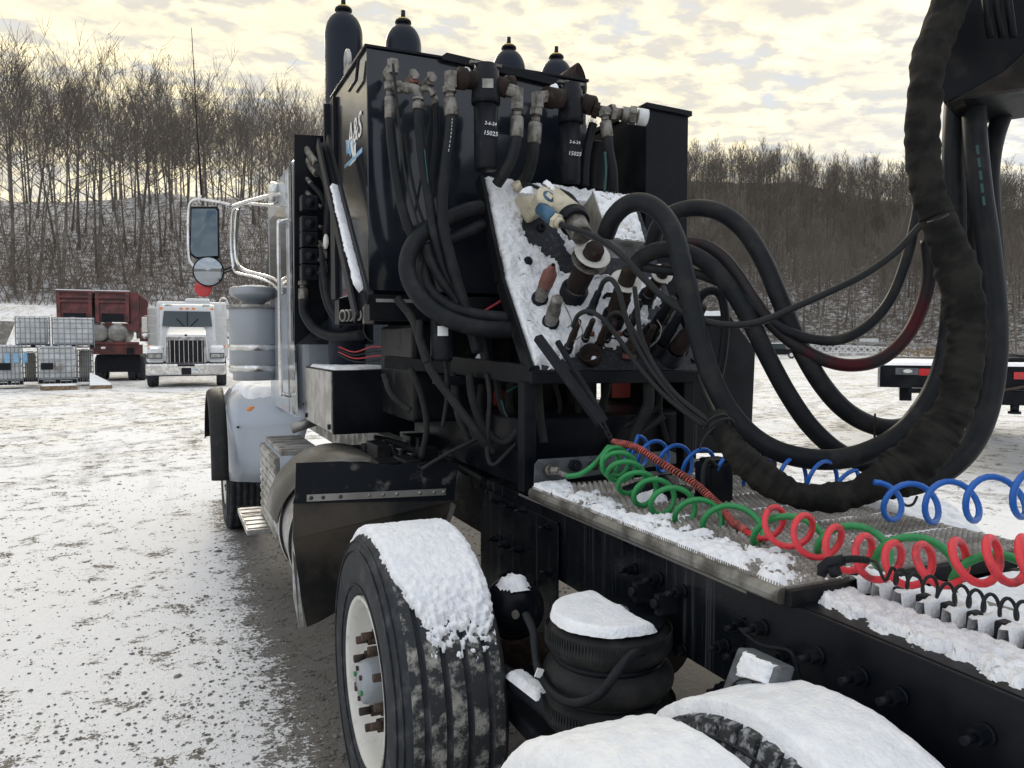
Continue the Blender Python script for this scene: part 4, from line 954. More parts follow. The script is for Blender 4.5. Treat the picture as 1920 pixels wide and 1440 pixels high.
# snow on the fender
def ff(u, v):
    i = 3+u*3.9; k = int(i); t = i-k; c = 1+v*12; j = min(n-2, int(c)); w = c-j
    r0, r1 = rows[k], rows[min(k+1, 7)]; p = r0[j].lerp(r0[j+1], w).lerp(r1[j].lerp(r1[j+1], w), t)
    return p+V(0,-.004,.004), V(-.05,-.35,1).normalized()
snow_patch('fender_snow', ff, 40, 60, .05, lambda u, v: min(1.1, (u-.42-.12*math.sin(v*9))/.2+.4, v/.06+.2), None, 'snow on top of the front fender under the air cleaner', 55., fscale=9.)
m = MB(); m.prism([(1.18,7.0,1.1),(2.42,7.0,1.1),(2.42,7.0,1.85),(2.2,7.0,1.98),(1.4,7.0,1.98),(1.18,7.0,1.85)], V(0,2.25,0)); part('hood', m, M['cab'], truck, bevel=.03)
# cab
def rrect(x0, x1, y0, y1, r, n=6):
    pts = []
    for cx, cy, a0 in ((x1-r,y1-r,0),(x0+r,y1-r,90),(x0+r,y0+r,180),(x1-r,y0+r,270)):
        for k in range(n+1): a = R(a0+90*k/n); pts.append((cx+r*math.cos(a), cy+r*math.sin(a)))
    return pts
CX0 = .79; m = MB(); rr_ = rrect(CX0, 2.81, 5.42, 6.95, .09)
m.prism([(x, y, 1.245) for x, y in rr_], V(0,0,1.75)); cab = part('cab', m, M['cab'], truck, label='silver blue day cab')
for p_ in cab.data.polygons: p_.use_smooth = False
m = MB(); pr = [(x, y, 2.996) for x, y in rr_]; cxx, cyy = 1.8, 6.2; top = [(cxx+(x-cxx)*.86, cyy+(y-cyy)*.82, 3.13) for x, y, z in pr]; k = len(pr); m.add(pr+top, [list(range(k))[::-1], list(range(k,2*k))]+[[i,(i+1)%k,k+(i+1)%k,k+i] for i in range(k)]); m.build('roof', M['cab'], cab)
m = MB(); m.box((CX0-.004, 5.75, 2.12), (CX0-.001, 6.75, 2.78)); m.build('side_window', M['glass'], cab)
for y in (5.62,): 
    m = MB(); m.tube(catmull([V(CX0, y, 2.62), V(CX0-.06, y, 2.60), V(CX0-.075, y, 2.55), V(CX0-.075, y, 2.0), V(CX0-.075, y, 1.45), V(CX0-.06, y, 1.40), V(CX0, y, 1.38)], 6), .014, 12); m.build('grab_handle', M['chrome'], cab)
for y in (5.46, 5.53, 5.72):
    m = MB(); m.box((CX0-.010, y, 1.26), (CX0-.001, y+.022, 2.98)); m.build('side_trim', M['chrome'], cab)
m = MB(); m.prism([P(552,640,X=CX0-.012), P(556,780,X=CX0-.012), P(548,760,X=CX0-.012), P(541,690,X=CX0-.012), P(543,640,X=CX0-.012)], V(.01,0,0)); m.build('sill_trim', M['chrome'], cab)
for px, py in ((594,420),(594,655),(594,676),(568,757),(557,757),(595,560),(595,600)):
    a = P(px, py, Y=5.416); m = MB(); m.lathe(a, (0,-1,0), [(0,.008),(.004,0)], 8); m.build('rivet', M['alu'], cab)
# air cleaner canister
AX, AY = .655, 6.70
def zpx(py): return P(479, py, D=6.42).z
ac = empty('air_cleaner', (AX, AY, zpx(715)), parent=truck, label='grey air cleaner canister with two polished bands and a mushroom cap'); KIDS[truck.name].append(ac)
rr0 = .207
m = MB(); m.lathe((AX,AY,0), (0,0,1), [(zpx(712),0),(zpx(712),rr0*.86),(zpx(700),rr0*.88),(zpx(697),rr0),(zpx(578),rr0),(zpx(576),rr0*.98),(zpx(576),0)], 56); m.build('canister', M['grey'], ac)
m = MB(); m.lathe((AX,AY,0), (0,0,1), [(zpx(580),rr0+.001),(zpx(580),rr0+.016),(zpx(574),rr0+.018),(zpx(573),rr0)], 56); m.build('rim_band', M['alu'], ac)
for y0, y1 in ((657,646),(695,684)):
    m = MB(); m.lathe((AX,AY,0), (0,0,1), [(zpx(y0),rr0+.001),(zpx(y0),rr0+.005),(zpx(y1),rr0+.005),(zpx(y1),rr0+.001)], 56); m.build('clamp_band', M['chrome'], ac)
m = MB(); m.lathe((AX,AY,0), (0,0,1), [(zpx(575),.07),(zpx(569),.08),(zpx(563),.13),(zpx(556),.19),(zpx(553),.2),(zpx(543),.2),(zpx(541),.19),(zpx(540),0)], 56); m.build('rain_cap', M['grey'], ac)
snow_patch('cap_snow', lambda u, v: (V(AX+(u-.5)*.4, AY+(v-.5)*.4, zpx(540.5)), UP), 24, 24, .02, lambda u, v: 1.3-1.25*math.hypot(2*u-1, 2*v-1), None, 'thin snow on the air cleaner cap', 61.)
# mirrors
MD = 6.25
mir = empty('mirror_assembly', P(440, 440, D=MD), parent=truck, label='chrome mirror bracket with a tall west coast mirror and a round convex mirror'); KIDS[truck.name].append(mir)
def ctube(pts, r, name='bracket_tube', mt='chrome', D=MD, n=6, seg=10):
    m = MB(); ws, _ = pxcurve([(a, b, (c[0] if c else D)) for a, b, *c in pts], n); m.tube(ws, r, seg); return m.build(name, M[mt], mir)
ctube([(432,388,6.2),(470,376,6.05),(510,366,5.9),(548,360,5.75)], .014)
ctube([(448,380,6.2),(480,383,6.1),(510,385,6.0),(544,385,5.8)], .012)
ctube([(438,505,6.2),(434,470),(434,430),(437,395,6.2),(450,385,6.15)], .013)
ctube([(444,392,6.2),(441,430),(441,470),(446,495,6.2),(462,508,6.1),(500,518,6.0),(520,527,5.9),(530,545,5.85)], .013)
ctube([(438,505,6.2),(446,512,6.2),(480,520,6.1),(510,532,6.0),(527,552,5.85)], .010)
ctube([(432,384),(415,380),(390,376),(370,374),(358,380),(354,395),(353,430),(354,470),(357,490),(367,503)], .013)
ctube([(420,506),(428,503),(438,499)], .008, mt='castblack'); ctube([(420,512),(430,508),(440,503)], .006, mt='castblack')
# tall mirror
q = [P(357,386,D=MD), P(406,386,D=MD+.04), P(410,391,D=MD+.04), P(411,483,D=MD+.04), P(404,489,D=MD+.04), P(366,485,D=MD), P(357,478,D=MD), P(355,470,D=MD)]
nv = (q[1]-q[0]).cross(q[5]-q[0]).normalized(); nv = nv if nv.y < 0 else -nv
m = MB(); m.prism([p-nv*.004 for p in q], -nv*.03); m.build('mirror_back', M['castblack'], mir, bevel=.006)
cq = sum(q, V(0,0,0))/8
m = MB(); q2 = [cq+(p-cq)*.91 for p in q]; m.prism(q2, nv*.002); m.build('mirror_glass', M['mirrordark'], mir)
# convex mirror
cc = P(391,509,D=MD-.03); nc = V(-.2,-1,-.05).normalized()
m = MB(); m.lathe(cc, nc, [(-.03,0),(-.025,.09),(0,.122),(.006,.122),(.006,.110)], 40); m.build('convex_housing', M['castblack'], mir)
m = MB(); m.lathe(cc, nc, [(.006-.0,.111),(.014,.08),(.020,.04),(.022,0)], 40); m.build('convex_glass', M['mirrorgrey'], mir)
m = MB(); a = P(381,541,D=MD); m.lathe(a, nc, [(-.01,0),(-.008,.068),(0,.068),(.003,.062),(.004,0)], 32); m.build('red_reflector', M['redlens'], mir)
# spot lamp on the bracket
m = MB(); a = P(515,362,D=5.95); m.lathe(a, V(-.9,.3,.1), [(-.09,0),(-.08,.03),(-.03,.075),(.02,.085),(.03,.08),(.032,0)], 28); m.build('spot_lamp', M['chrome'], mir)
m = MB(); m.tube([P(378,372,D=MD), P(370,250,D=MD), P(364,140,D=MD), P(359,52,D=MD)], [.008,.006,.004,.0025], 6); m.build('antenna', M['castblack'], mir)
m = MB(); m.cyl(P(374,380,D=MD), P(376,366,D=MD), .014); m.build('antenna_mount', M['chrome'], mir)
# dark reservoir block added to fill the dark space over the frame behind the cab
m = MB(); m.box((1.40, 3.05, 1.12), (2.35, 5.0, 1.42)); part('dark_fill_reservoir', m, M['black'], truck, bevel=.01)
m = MB(); q = [P(1290,592,Y=3.3), P(1370,592,Y=3.3), P(1417,655,Y=3.3), P(1411,790,Y=3.3), P(1411,850,Y=3.3), P(1290,850,Y=3.3)]; m.prism(q, V(0,.9,0)); sb = part('side_box', m, M['black'], truck, label='black chamfered side box at the far edge of the truck', bevel=.006)
fn = bilin(q[0], q[1], q[1]+V(0,.8,0), q[0]+V(0,.8,0), UP); snow_patch('side_box_snow', fn, 30, 30, .03, lambda u, v: box_mask(u, v, .08), None, 'snow on the far side box', 63., fscale=8)
m = MB(); m.box((2.0, 3.15, .85), (2.95, 3.25, 1.14)); part('rear_apron', m, M['black'], truck)
for z, yy in ((1.19,3.0),(1.155,2.95)):
    m = MB(); m.bar(V(2.0,yy,z), V(2.7,yy,z), .02, .014); part('guard_bar', m, M['aludirty'], truck)
# ================================================================== HYDRAULIC CABINET
CY, CX1, CX2 = 3.60, .865, 2.03
cabz0, cabz1 = P(693,545,Y=CY).z, P(693,90,Y=CY).z
cbt = empty('hydraulic_cabinet', (CX1, CY, cabz0), label='tall black steel equipment cabinet standing behind the cab, hoses on its rear face', cat='cabinet')
m = MB(); m.box((CX1, CY, cabz0), (CX2, 4.42, cabz1)); body = m.build('cabinet_body', M['panel'], cbt, bevel=.004)
m = MB(); m.box((CX1-.012, CY-.012, cabz1+.001), (CX2+.01, 4.43, cabz1+.014)); m.build('top_plate', M['black'], cbt, bevel=.002)
# sloped lid section on the top right
q = [P(826,106,Y=CY-.03), P(838,98,Y=CY-.03), P(1098,158,Y=CY-.03), P(1098,174,Y=CY-.03), P(905,128,Y=CY-.03), P(832,112,Y=CY-.03)]
m = MB(); m.prism(q, V(0,.9,0)); m.build('canopy_lid', M['black'], cbt, bevel=.002)
m = MB(); m.box((CX1-.02, 4.30, cabz0), (CX1-.001, 4.42, cabz1-.02)); m.build('corner_angle', M['castblack'], cbt, bevel=.002)
a, b = P(672,110,X=CX1-.02), P(641,172,X=CX1-.02)
m = MB(); m.tube([P(672,112,X=CX1-.02), P(668,150,X=CX1-.02), P(655,170,X=CX1-.02)], .008, 8); m.build('latch_rod', M['castblack'], cbt)
# lifting lug with a hole
a = P(657,86,X=CX1+.02); b = P(652,140,X=CX1+.02); h = a.z-b.z; w = .055
m = MB(); out = [V(CX1+.02, b.y-w, b.z), V(CX1+.02, b.y+w, b.z)]+[V(CX1+.02, b.y+w*math.cos(t*math.pi/10), a.z-w+w*math.sin(t*math.pi/10)) for t in range(11)]
inn = [V(CX1+.02, b.y+.022*math.cos(t*math.pi/10*2), a.z-w*1.2+.022*math.sin(t*math.pi/10*2)) for t in range(10)]
m.tube([V(CX1+.02, b.y+.034*math.cos(t*math.pi/12), a.z-w+.05*math.sin(t*math.pi/12)) for t in range(24)], .014, 6, closed=True); m.box((CX1+.008, b.y-.045, b.z-.01), (CX1+.032, b.y+.045, a.z-w-.03)); m.build('lifting_lug', M['alu'], cbt)
# uprights at the front left corner (flat bars)
for px in (634, 641):
    m = MB(); m.box((CX1-.05 if px == 634 else CX1-.035, 4.40, P(px,345,Y=4.4).z), (CX1-.03 if px == 634 else CX1-.012, 4.43, P(px,197,Y=4.4).z)); m.build('upright_bar', M['castblack'], cbt, bevel=.003)
# decal on the side
DEC = empty('decal', P(655,270,X=CX1-.002), parent=cbt, label='blue and white sticker with mountain shapes and lettering'); KIDS.setdefault(cbt.name, []).append(DEC)
def dpoly(pts, mt, off=.0015, name='decal_shape'):
    m = MB(); m.prism([P(a, b, X=CX1-off) for a, b in pts], V(.0008,0,0)); return m.build(name, M[mt], DEC)
dpoly([(648,262),(668,266),(668,272),(664,290),(660,282),(657,294),(653,286),(650,292)], 'decalb', .002)
dpoly([(646,310),(679,276),(679,285),(664,300),(646,316)], 'decalb', .003, 'decal_band')
dpoly([(654,310),(667,296),(667,299),(655,312)], 'decal', .003)
dpoly([(657,268),(659,262),(664,290),(661,296),(659,284)], 'decal', .0045); dpoly([(664,272),(667,268),(667,290),(664,296)], 'decal', .0045)
a, b = P(655,268,X=CX1-.004), P(676,275,X=CX1-.004); c = P(662,226,X=CX1-.004)
text_part('A&S', .17, M['decal'], DEC, frame((CX1-.005, (a.y+b.y)/2, (c.z+a.z)/2-.02), V(0,-1,.0), V(0,0,1)), ext=.001, shear=.15)
# underframe of the cabinet
m = MB(); m.box((CX1-.01, CY-.05, cabz0-.14), (CX2+.3, CY+.05, cabz0-.02)); m.build('base_beam', M['black'], cbt, bevel=.004)
m = MB(); m.box((CX1+.02, CY-.055, cabz0-.055), (CX1+.30, CY-.051, cabz0-.04)); m.build('beam_trim', M['steel'], cbt)
m = MB(); m.box((CX1, 4.30, cabz0-.14), (CX2, 4.42, cabz0-.005)); m.build('base_beam', M['black'], cbt)
for x in (1.42, 2.0, 1.62): 
    m = MB(); m.box((x, CY, 1.1), (x+.07, CY+.07, cabz0-.14)); m.build('leg_post', M['black'], cbt, bevel=.004)
m = MB(); m.box((1.12, 3.75, 1.35), (2.2, 4.4, cabz0-.15)); m.build('dark_fill_housing', M['black_dirty'], cbt, bevel=.02)  # dark block added to fill the dark space under the cabinet
m = MB(); m.box((1.15, 3.40, 1.56), (2.0, 3.52, 1.60)); m.build('crossbar', M['black'], cbt)
for (x0, px, py, r) in ((1.15,1010,740,.03),):
    pass
for (a, b, c, d) in ((930,735,950,760),(1148,708,1182,745),(1262,758,1280,795)):
    m = MB(); q0, q1 = P(a, b, Y=3.7), P(c, d, Y=3.7); m.box((min(q0.x,q1.x), 3.70, min(q0.z,q1.z)), (max(q0.x,q1.x), 3.74, max(q0.z,q1.z))); m.build('red_bracket', M['redpaint'], cbt)
# --- filters
def filt(px, top, head_b, bowl_b, wpx, D, n1, n2):
    c = P(px, (top+bowl_b)/2, D=D); Z = lambda y: P(px, y, D=D).z; r = wpx/2/F*D
    f = empty('filter_housing', (c.x, c.y, Z(bowl_b)), parent=cbt, label=None); KIDS[cbt.name].append(f)
    m = MB(); m.lathe((c.x,c.y,0), (0,0,1), [(Z(head_b),r*.6),(Z(head_b)-.0,r*1.08),(Z(head_b-8),r*1.10),(Z(head_b-30),r*1.04),(Z(top+12),r*.98),(Z(top+8),r*.86),(Z(top),r*.84),(Z(top),0)], 32); m.build('filter_head', M['castblack'], f)
    m = MB(); m.lathe((c.x,c.y,0), (0,0,1), [(Z(bowl_b),0),(Z(bowl_b),r*.80),(Z(bowl_b-6),r*.88),(Z(head_b+2),r*.92),(Z(head_b+1),0)], 32); m.build('filter_bowl', M['castblack'], f)
    m = MB(); m.cbox((c.x, c.y, Z(top-2)), (r*2.5, .02, .012)); m.cyl((c.x-.02, c.y, Z(top)), (c.x-.02, c.y, Z(top-6)), .008); m.build('clamp_bar', M['galv'], f)
    for sx in (-1, 1):
        y = Z((top+head_b)/2-4); ax = V(1,.05,0)*sx; m = MB(); s0 = V(c.x, c.y, y)+ax*r*.8
        m.lathe(s0, ax, [(0,.035),(.05,.036),(.052,.048),(.085,.048),(.087,.03),(.10,0)], 20); m.build('port_flange', M['rust_dark'], f)
    t = ray(px, 250); t.z = 0; t.normalize(); side = V(t.y, -t.x, 0)
    for txt, py, s in ((n1, n2[0], .021), (n2[2], n2[1], .027)):
        text_part(txt, s, M['chalk'], f, frame(V(c.x, c.y, Z(py)) - t*(r*.92) + side*r*.35, side-t*-.30+V(0,0,-.06), V(0,0,1)), name='chalk_mark', ext=.0012, shear=.12)
    return f, c, r, Z
f1, c1, r1, Z1 = filt(911, 124, 196, 318, 50, 3.45, '2-6-24', (238, 256, '15025'))
m = MB(); t = ray(911,250); t.z = 0; t.normalize(); sd_ = V(t.y,-t.x,0); a = V(c1.x,c1.y,Z1(166))-t*(r1*1.06)+sd_*r1*.15
m.prism([a-sd_*.024-V(0,0,.02), a+sd_*.024-V(0,0,.02), a+sd_*.024+V(0,0,.02), a-sd_*.024+V(0,0,.02)], -t*.002); m.build('name_plate', M['alu'], f1)
f2, c2, r2, Z2 = filt(1070, 160, 232, 345, 44, 3.80, '2-6-24', (272, 293, '15025'))
# --- accumulators: gas bottles standing between cab and cabinet
def accumulator(px, ytop, wpx, D, lab):
    r = wpx/2/F*D; c = P(px, ytop, D=D); zt_ = c.z; o = empty('accumulator_bottle', (c.x, c.y, 1.45), label=lab, cat='gas bottle', group='accumulator bottles behind the cabinet')
    m = MB(); pr = [(1.45,0),(1.45,r*.8),(1.50,r)] ; n = 10
    for i in range(n+1):
        a = i/n*math.pi/2; pr.append((zt_-r*1.25*(1-math.sin(a))-.0, r*math.cos(a)*1.0 if i < n else r*.25))
    pr[-1] = (zt_, r*.30); pr.append((zt_+.01, r*.30)); pr.append((zt_+.01, 0))
    m.lathe((c.x,c.y,0), (0,0,1), pr, 40); m.build('bottle', M['bottle'] if 'bottle' in M else M.setdefault('bottle', mat('navy_black_enamel', (.014,.018,.028), .28, rvar=.2, vs=6, bump=.05, bs=120)), o)
    m = MB(); m.lathe((c.x,c.y,0), (0,0,1), [(zt_-.002,r*.30),(zt_+.004,r*.46),(zt_+.018,r*.44),(zt_+.028,r*.2)], 28); m.build('collar', M['castblack'], o)
    m = MB(); m.lathe((c.x,c.y,0), (0,0,1), [(zt_+.020,r*.40),(zt_+.030,r*.34),(zt_+.036,r*.2),(zt_+.036,0)], 28); m.build('yellow_ring', M['yellow'] if 'yellow' in M else M.setdefault('yellow', mat('yellow_ring_paint', (.42,.30,.06), .5)), o)
    m = MB(); m.cyl((c.x,c.y,zt_+.03), (c.x,c.y,zt_+.085), r*.125, seg=12); m.build('valve_stem', M['castblack'], o)
accumulator(644, 22, 70, 4.95, 'tall black gas bottle standing clear left of the cabinet, its whole side in view')
accumulator(756, 45, 67, 5.05, 'black domed gas bottle rising above the left end of the cabinet roof')
accumulator(954, 93, 62, 5.45, 'black domed gas bottle showing above the middle of the cabinet roof')
accumulator(1043, 110, 62, 5.60, 'rightmost black domed gas bottle, beside the rusty exhaust tip')
# exhaust tip
a = P(1082,150,D=5.2); m = MB(); ax = V(.62,-.75,.12).normalized(); m.lathe(a, ax, [(-.12,.0),(-.12,.062),(.03,.105),(.032,.098),(-.10,.055)], 28, ref=(0,0,1))
m.build('exhaust_tip', M['rust_dark'], None, 'rusty flared exhaust tip beside the rightmost gas bottle', 'exhaust pipe')
m = MB(); m.cyl(a+V(-.05,.1,-1.4), a+V(-.05,.1,-.02), .055); m.build('exhaust_stack', M['rust_dark'], None, 'dark exhaust stack pipe behind the cabinet under the flared tip', 'exhaust pipe')
# --- right hand box
q0, q1 = P(1212,198,Y=3.42), P(1291,214,Y=3.42); zb = P(1250,600,Y=3.42).z
rb_ = empty('oil_cooler_box', ((q0.x+q1.x)/2, 3.42, zb), label='narrow black upright box at the right end of the cabinet', cat='box')
m = MB(); m.prism([V(q0.x,3.42,zb), V(q1.x,3.42,zb), V(q1.x,3.42,q1.z+.0), V(q0.x,3.42,q0.z)], V(0,.9,0)); m.build('box_body', M['black'], rb_, bevel=.004)
m = MB(); m.prism([V(q0.x-.012,3.40,q0.z-.015), V(q1.x+.01,3.40,q1.z-.015), V(q1.x+.01,3.40,q1.z+.012), V(q0.x-.012,3.40,q0.z+.012)], V(0,.93,0)); m.build('box_lid', M['black'], rb_, bevel=.003)
q = [P(1150,232,Y=3.75), P(1203,222,Y=3.75), P(1203,350,Y=3.75), P(1165,350,Y=3.75), P(1148,290,Y=3.75)]; m = MB(); m.prism(q, V(0,.02,0)); m.build('side_gusset', M['black'], rb_)
q = [P(1160,254,Y=3.74), P(1172,254,Y=3.74), P(1190,328,Y=3.74), P(1186,320,Y=3.74), P(1172,290,Y=3.74)]; m = MB(); m.prism(q, V(0,.005,0)); m.build('worn_patch', M['tanrust'] if 'tanrust' in M else M.setdefault('tanrust', mat('tan_worn_paint', (.19,.13,.075), .8, col2=(.05,.035,.03), vs=18)), rb_)
for a, b in ((1155,245),(1167,263),(1179,282),(1163,295),(1190,300),(1206,290),(1206,340)):
    m = MB(); c = P(a, b, Y=3.738); m.lathe(c, (0,-1,0), [(0,.008),(.005,.005),(.006,0)], 8); m.build('rivet', M['galv'], rb_)
# ================================================================== HOSES ON THE CABINET FACE
def fitting(pts, w, D, name='hose_fitting', parent=None, mt='galv', hexw=1.25):
    """crimped steel ferrule with a hex along a px line"""
    ws = [P(a, b, D=D) for a, b in pts]; r = w/2/F*D; m = MB(); a, b = ws[0], ws[-1]; d = b-a
    m.cyl(a, a+d*.28, r*.62, seg=12); m.nut(a+d*.06, a+d*.24, r*hexw*.9); m.cyl(a+d*.28, a+d*.42, r*.74, seg=14); m.tube([a+d*.42, a+d*.46, a+d*.97, b], [r*.85, r*1.12, r*1.15, r*1.0], 14); return m.build(name, M[mt], parent)
def hose_thing(pts, w, label, mt='hose', name='hydraulic_hose', group=None, fits=(), seg=10, n=8, elbows=()):
    mb = hose_mb(pts, w, n=n, seg=seg)
    if not fits and not elbows: return mb.build(name, M[mt], None, label, 'hose', group)
    o = empty(name, P(pts[0][0], pts[0][1], D=pts[0][2]), label=label, cat='hose', group=group); mb.build('hose_body', M[mt], o)
    for f in fits: fitting(f[0], f[1], f[2], parent=o, mt=f[3] if len(f) > 3 else 'galv')
    for e in elbows:
        ws = [P(a, b, D=c) for a, b, c in e[0]]; m = MB(); m.tube(catmull(ws, 5), e[1]/2/F*e[0][0][2], 12); m.build('elbow', M['galv'], o)
    return o
g = None
HD = 3.42
hose_thing([(731,222,HD),(735,270,HD),(744,340,HD),(760,410,HD),(785,470,HD+.02),(806,530,HD+.03),(822,600,HD+.05)], 19, 'leftmost thick black hose hanging down the cabinet face from the tall plated fitting stack',
    fits=[([(730,150),(731,224)], 17, HD)], elbows=[([(738,124,HD),(730,132,HD),(730,155,HD)], 13)])
m = MB(); a = P(737,125,D=HD); m.nut(a+V(0,.09,0), a+V(0,-.01,0), .026); m.nut(a+V(0,0,-.03), a+V(0,0,.03), .026); m.cyl(a+V(0,.15,0), a+V(0,.05,0), .016); m.build('bulkhead_elbow', M['galv'], cbt)
m = MB(); a = P(775,140,D=HD); m.nut(a+V(0,.05,-.01), a+V(0,-.03,-.01), .02); m.nut(a+V(0,0,-.035), a+V(0,0,.02), .017); m.cyl(a+V(0,.15,0), a+V(0,.03,0), .014); m.build('bulkhead_elbow', M['galv'], cbt)
m = MB(); a = P(808,145,D=HD); m.nut(a+V(0,.05,-.01), a+V(0,-.03,-.01), .02); m.nut(a+V(0,0,-.035), a+V(0,0,.02), .017); m.cyl(a+V(0,.15,0), a+V(0,.03,0), .014); m.build('bulkhead_elbow', M['galv'], cbt)
m = MB(); m.tube([P(736,162,D=HD), P(768,166,D=HD)], .021, 14); m.nut(P(744,163,D=HD), P(753,164,D=HD), .028); m.nut(P(760,165,D=HD), P(768,166,D=HD), .026); m.build('tee_pipe', M['galv'], cbt)
m = MB(); m.tube(catmull([P(766,165,D=HD-.02), P(776,166,D=HD-.02), P(783,172,D=HD-.02), P(785,186,D=HD-.02)], 5), .021, 14); m.build('pipe_elbow', M['galv'], cbt)
m = MB(); m.cyl(P(775,145,D=HD), P(776,158,D=HD), .02); m.build('red_collar', M['redcap'], cbt)
m = MB(); m.tube(catmull([P(784,172,D=HD), P(797,166,D=HD), P(806,168,D=HD), P(812,180,D=HD)], 5), .014, 12); m.build('pipe_elbow', M['galv'], cbt)
hose_thing([(784,204,HD-.03),(788,260,HD-.03),(795,320,HD-.03),(804,370,HD-.03),(815,440,HD-.03),(838,520,HD),(868,590,HD)], 19, 'second thick black hose on the cabinet face, marked with faint teal writing',
    fits=[([(785,182),(784,206)], 20, HD-.03)])
m = MB(); m.tube(catmull([P(796,280,D=HD-.055), P(799,310,D=HD-.055), P(803,345,D=HD-.055)], 6), [.003]*13, 6); m.build('teal_marking', M['teal'], None, 'teal paint marks along the second hose', 'paint mark')
hose_thing([(817,194,HD+.05),(818,250,HD+.06),(812,320,HD+.06),(806,380,HD+.06)], 13, 'thin black hose behind the second and third hoses', fits=[([(811,170),(817,196)], 12, HD+.05)])
hose_thing([(846,216,HD-.04),(843,260,HD-.04),(834,320,HD-.04),(829,380,HD-.04),(832,430,HD-.04),(846,490,HD-.04),(862,545,HD-.02),(880,600,HD),(895,660,HD+.03)], 22, 'thick black hose with a white printed line, left of the first filter',
    fits=[([(842,160),(847,218)], 24, HD-.04)])
m = MB(); 
for k in range(26):
    t = k/26; 
    if k % 3 == 2: continue
    a = catmull([(850,222,0),(848,250,0),(843,285,0)], 13)
    p0, p1 = a[k], a[min(k+1, 26)]; m.tube([P(p0[0]-2, p0[1], D=HD-.068), P(p0[0]-2+(p1[0]-p0[0])*.6, lerp(p0[1], p1[1], .6), D=HD-.068)], .0018, 4)
m.build('printed_line', M['chalk'], None, 'small white dashes printed along the thick hose left of the first filter', 'print', kind='stuff')
m = MB(); a = P(842,148,D=HD-.04); m.nut(a+V(.01,.0,-.04), a+V(.01,0,.03), .032); m.nut(a+V(0,.02,0), P(866,146,D=HD-.02), .028); m.build('filter_elbow', M['galv'], cbt)
m = MB(); m.tube([P(856,147,D=HD), P(885,150,D=HD+.02)], .042, 16); m.build('inlet_flange', M['rust_dark'], cbt)
snow_blob('flange_snow', P(872,138,D=HD), (.05,.05), .03, 'snow on the inlet flange of the first filter', None, 14)
hose_thing([(969,255,3.45),(962,290,3.45),(948,320,3.46),(932,345,3.5)], 22, 'thick black hose leaving the right side of the first filter', fits=[([(970,190),(969,258)], 22, 3.45)])
m = MB(); a = P(970,175,D=3.45); m.nut(a+V(.0,0,-.045), a+V(0,0,.02), .030); m.nut(P(950,168,D=3.45), P(970,174,D=3.45), .030); m.build('filter_elbow', M['galv'], cbt)
m = MB(); m.tube([P(932,160,D=3.45), P(952,168,D=3.45)], .040, 16); m.build('outlet_flange', M['rust_dark'], cbt)
hose_thing([(1001,268,3.6),(998,300,3.6),(988,330,3.62),(975,350,3.64)], 23, 'thick black hose running into the left side of the second filter', fits=[([(1006,200),(1001,270)], 23, 3.6)])
m = MB(); a = P(1008,185,D=3.6); m.nut(a+V(0,0,-.045), a+V(0,0,.025), .032); m.nut(P(1008,184,D=3.6), P(1028,180,D=3.65), .030); m.build('filter_elbow', M['galv'], cbt)
m = MB(); m.tube([P(1022,180,D=3.65), P(1052,186,D=3.7)], .046, 16); m.build('inlet_flange', M['rust_dark'], cbt)
snow_blob('flange_snow', P(1038,170,D=3.7), (.05,.05), .03, 'snow on the inlet flange of the second filter', None, 15)
m = MB(); m.tube([P(1092,192,D=3.8), P(1112,200,D=3.8)], .046, 16); m.nut(P(1112,205,D=3.8), P(1122,208,D=3.8), .04); m.build('outlet_flange', M['rust_dark'], cbt)
m = MB(); m.tube([P(1120,208,D=3.8), P(1165,214,D=3.85)], .028, 16); m.nut(P(1142,211,D=3.82), P(1150,212,D=3.83), .042); m.nut(P(1180,216,D=3.85), P(1192,217,D=3.85), .046); m.tube([P(1165,214,D=3.85), P(1190,218,D=3.86)], .038, 16); m.build('return_pipe', M['galv'], cbt)
m = MB(); m.tube([P(1194,218,D=3.86), P(1212,221,D=3.87)], .042, 18); m.build('pipe_collar', M['white'], cbt)
hose_thing([(1139,254,3.75),(1141,280,3.75),(1148,320,3.76),(1150,360,3.78)], 20, 'black hose hanging at the right end below the return pipe', fits=[([(1132,205),(1139,258)], 20, 3.75)])
hose_thing([(1112,232,3.85),(1104,265,3.85),(1098,300,3.85),(1096,350,3.85)], 17, 'black hose dropping behind the return pipe beside the second filter', fits=[])
# corrugated loom
m = MB(); ws, _ = pxcurve([(1124,270,3.95),(1120,300,3.95),(1116,330,3.95),(1116,360,3.95)], 16); rs = [.062*(1 if i % 2 else .86) for i in range(len(ws))]; m.tube(ws, rs, 18); m.build('corrugated_duct', M['hose'], None, 'black corrugated duct below the return pipe at the right of the second filter', 'duct')
hose_thing([(1134,285,3.7),(1136,320,3.7),(1133,360,3.7)], 5, 'thin teal line beside the corrugated duct', mt='teal', name='teal_line')
# thin lines
for i, (pts, w, lab) in enumerate((
    ([(737,120,3.38),(741,160,3.38),(748,230,3.38),(760,330,3.4),(778,400,3.4),(792,440,3.42)], 5, 'thin black line from the top elbow down past the leftmost hose'),
    ([(812,200,3.5),(800,270,3.5),(790,330,3.5),(778,400,3.5)], 5, 'thin black line crossing behind the second hose'),
    ([(760,250,3.46),(766,300,3.46),(782,380,3.46),(800,430,3.46),(830,500,3.46)], 6, 'thin black line between the leftmost and second hoses'))):
    hose_thing(pts, w, lab, name='thin_hose', mt='rubber')
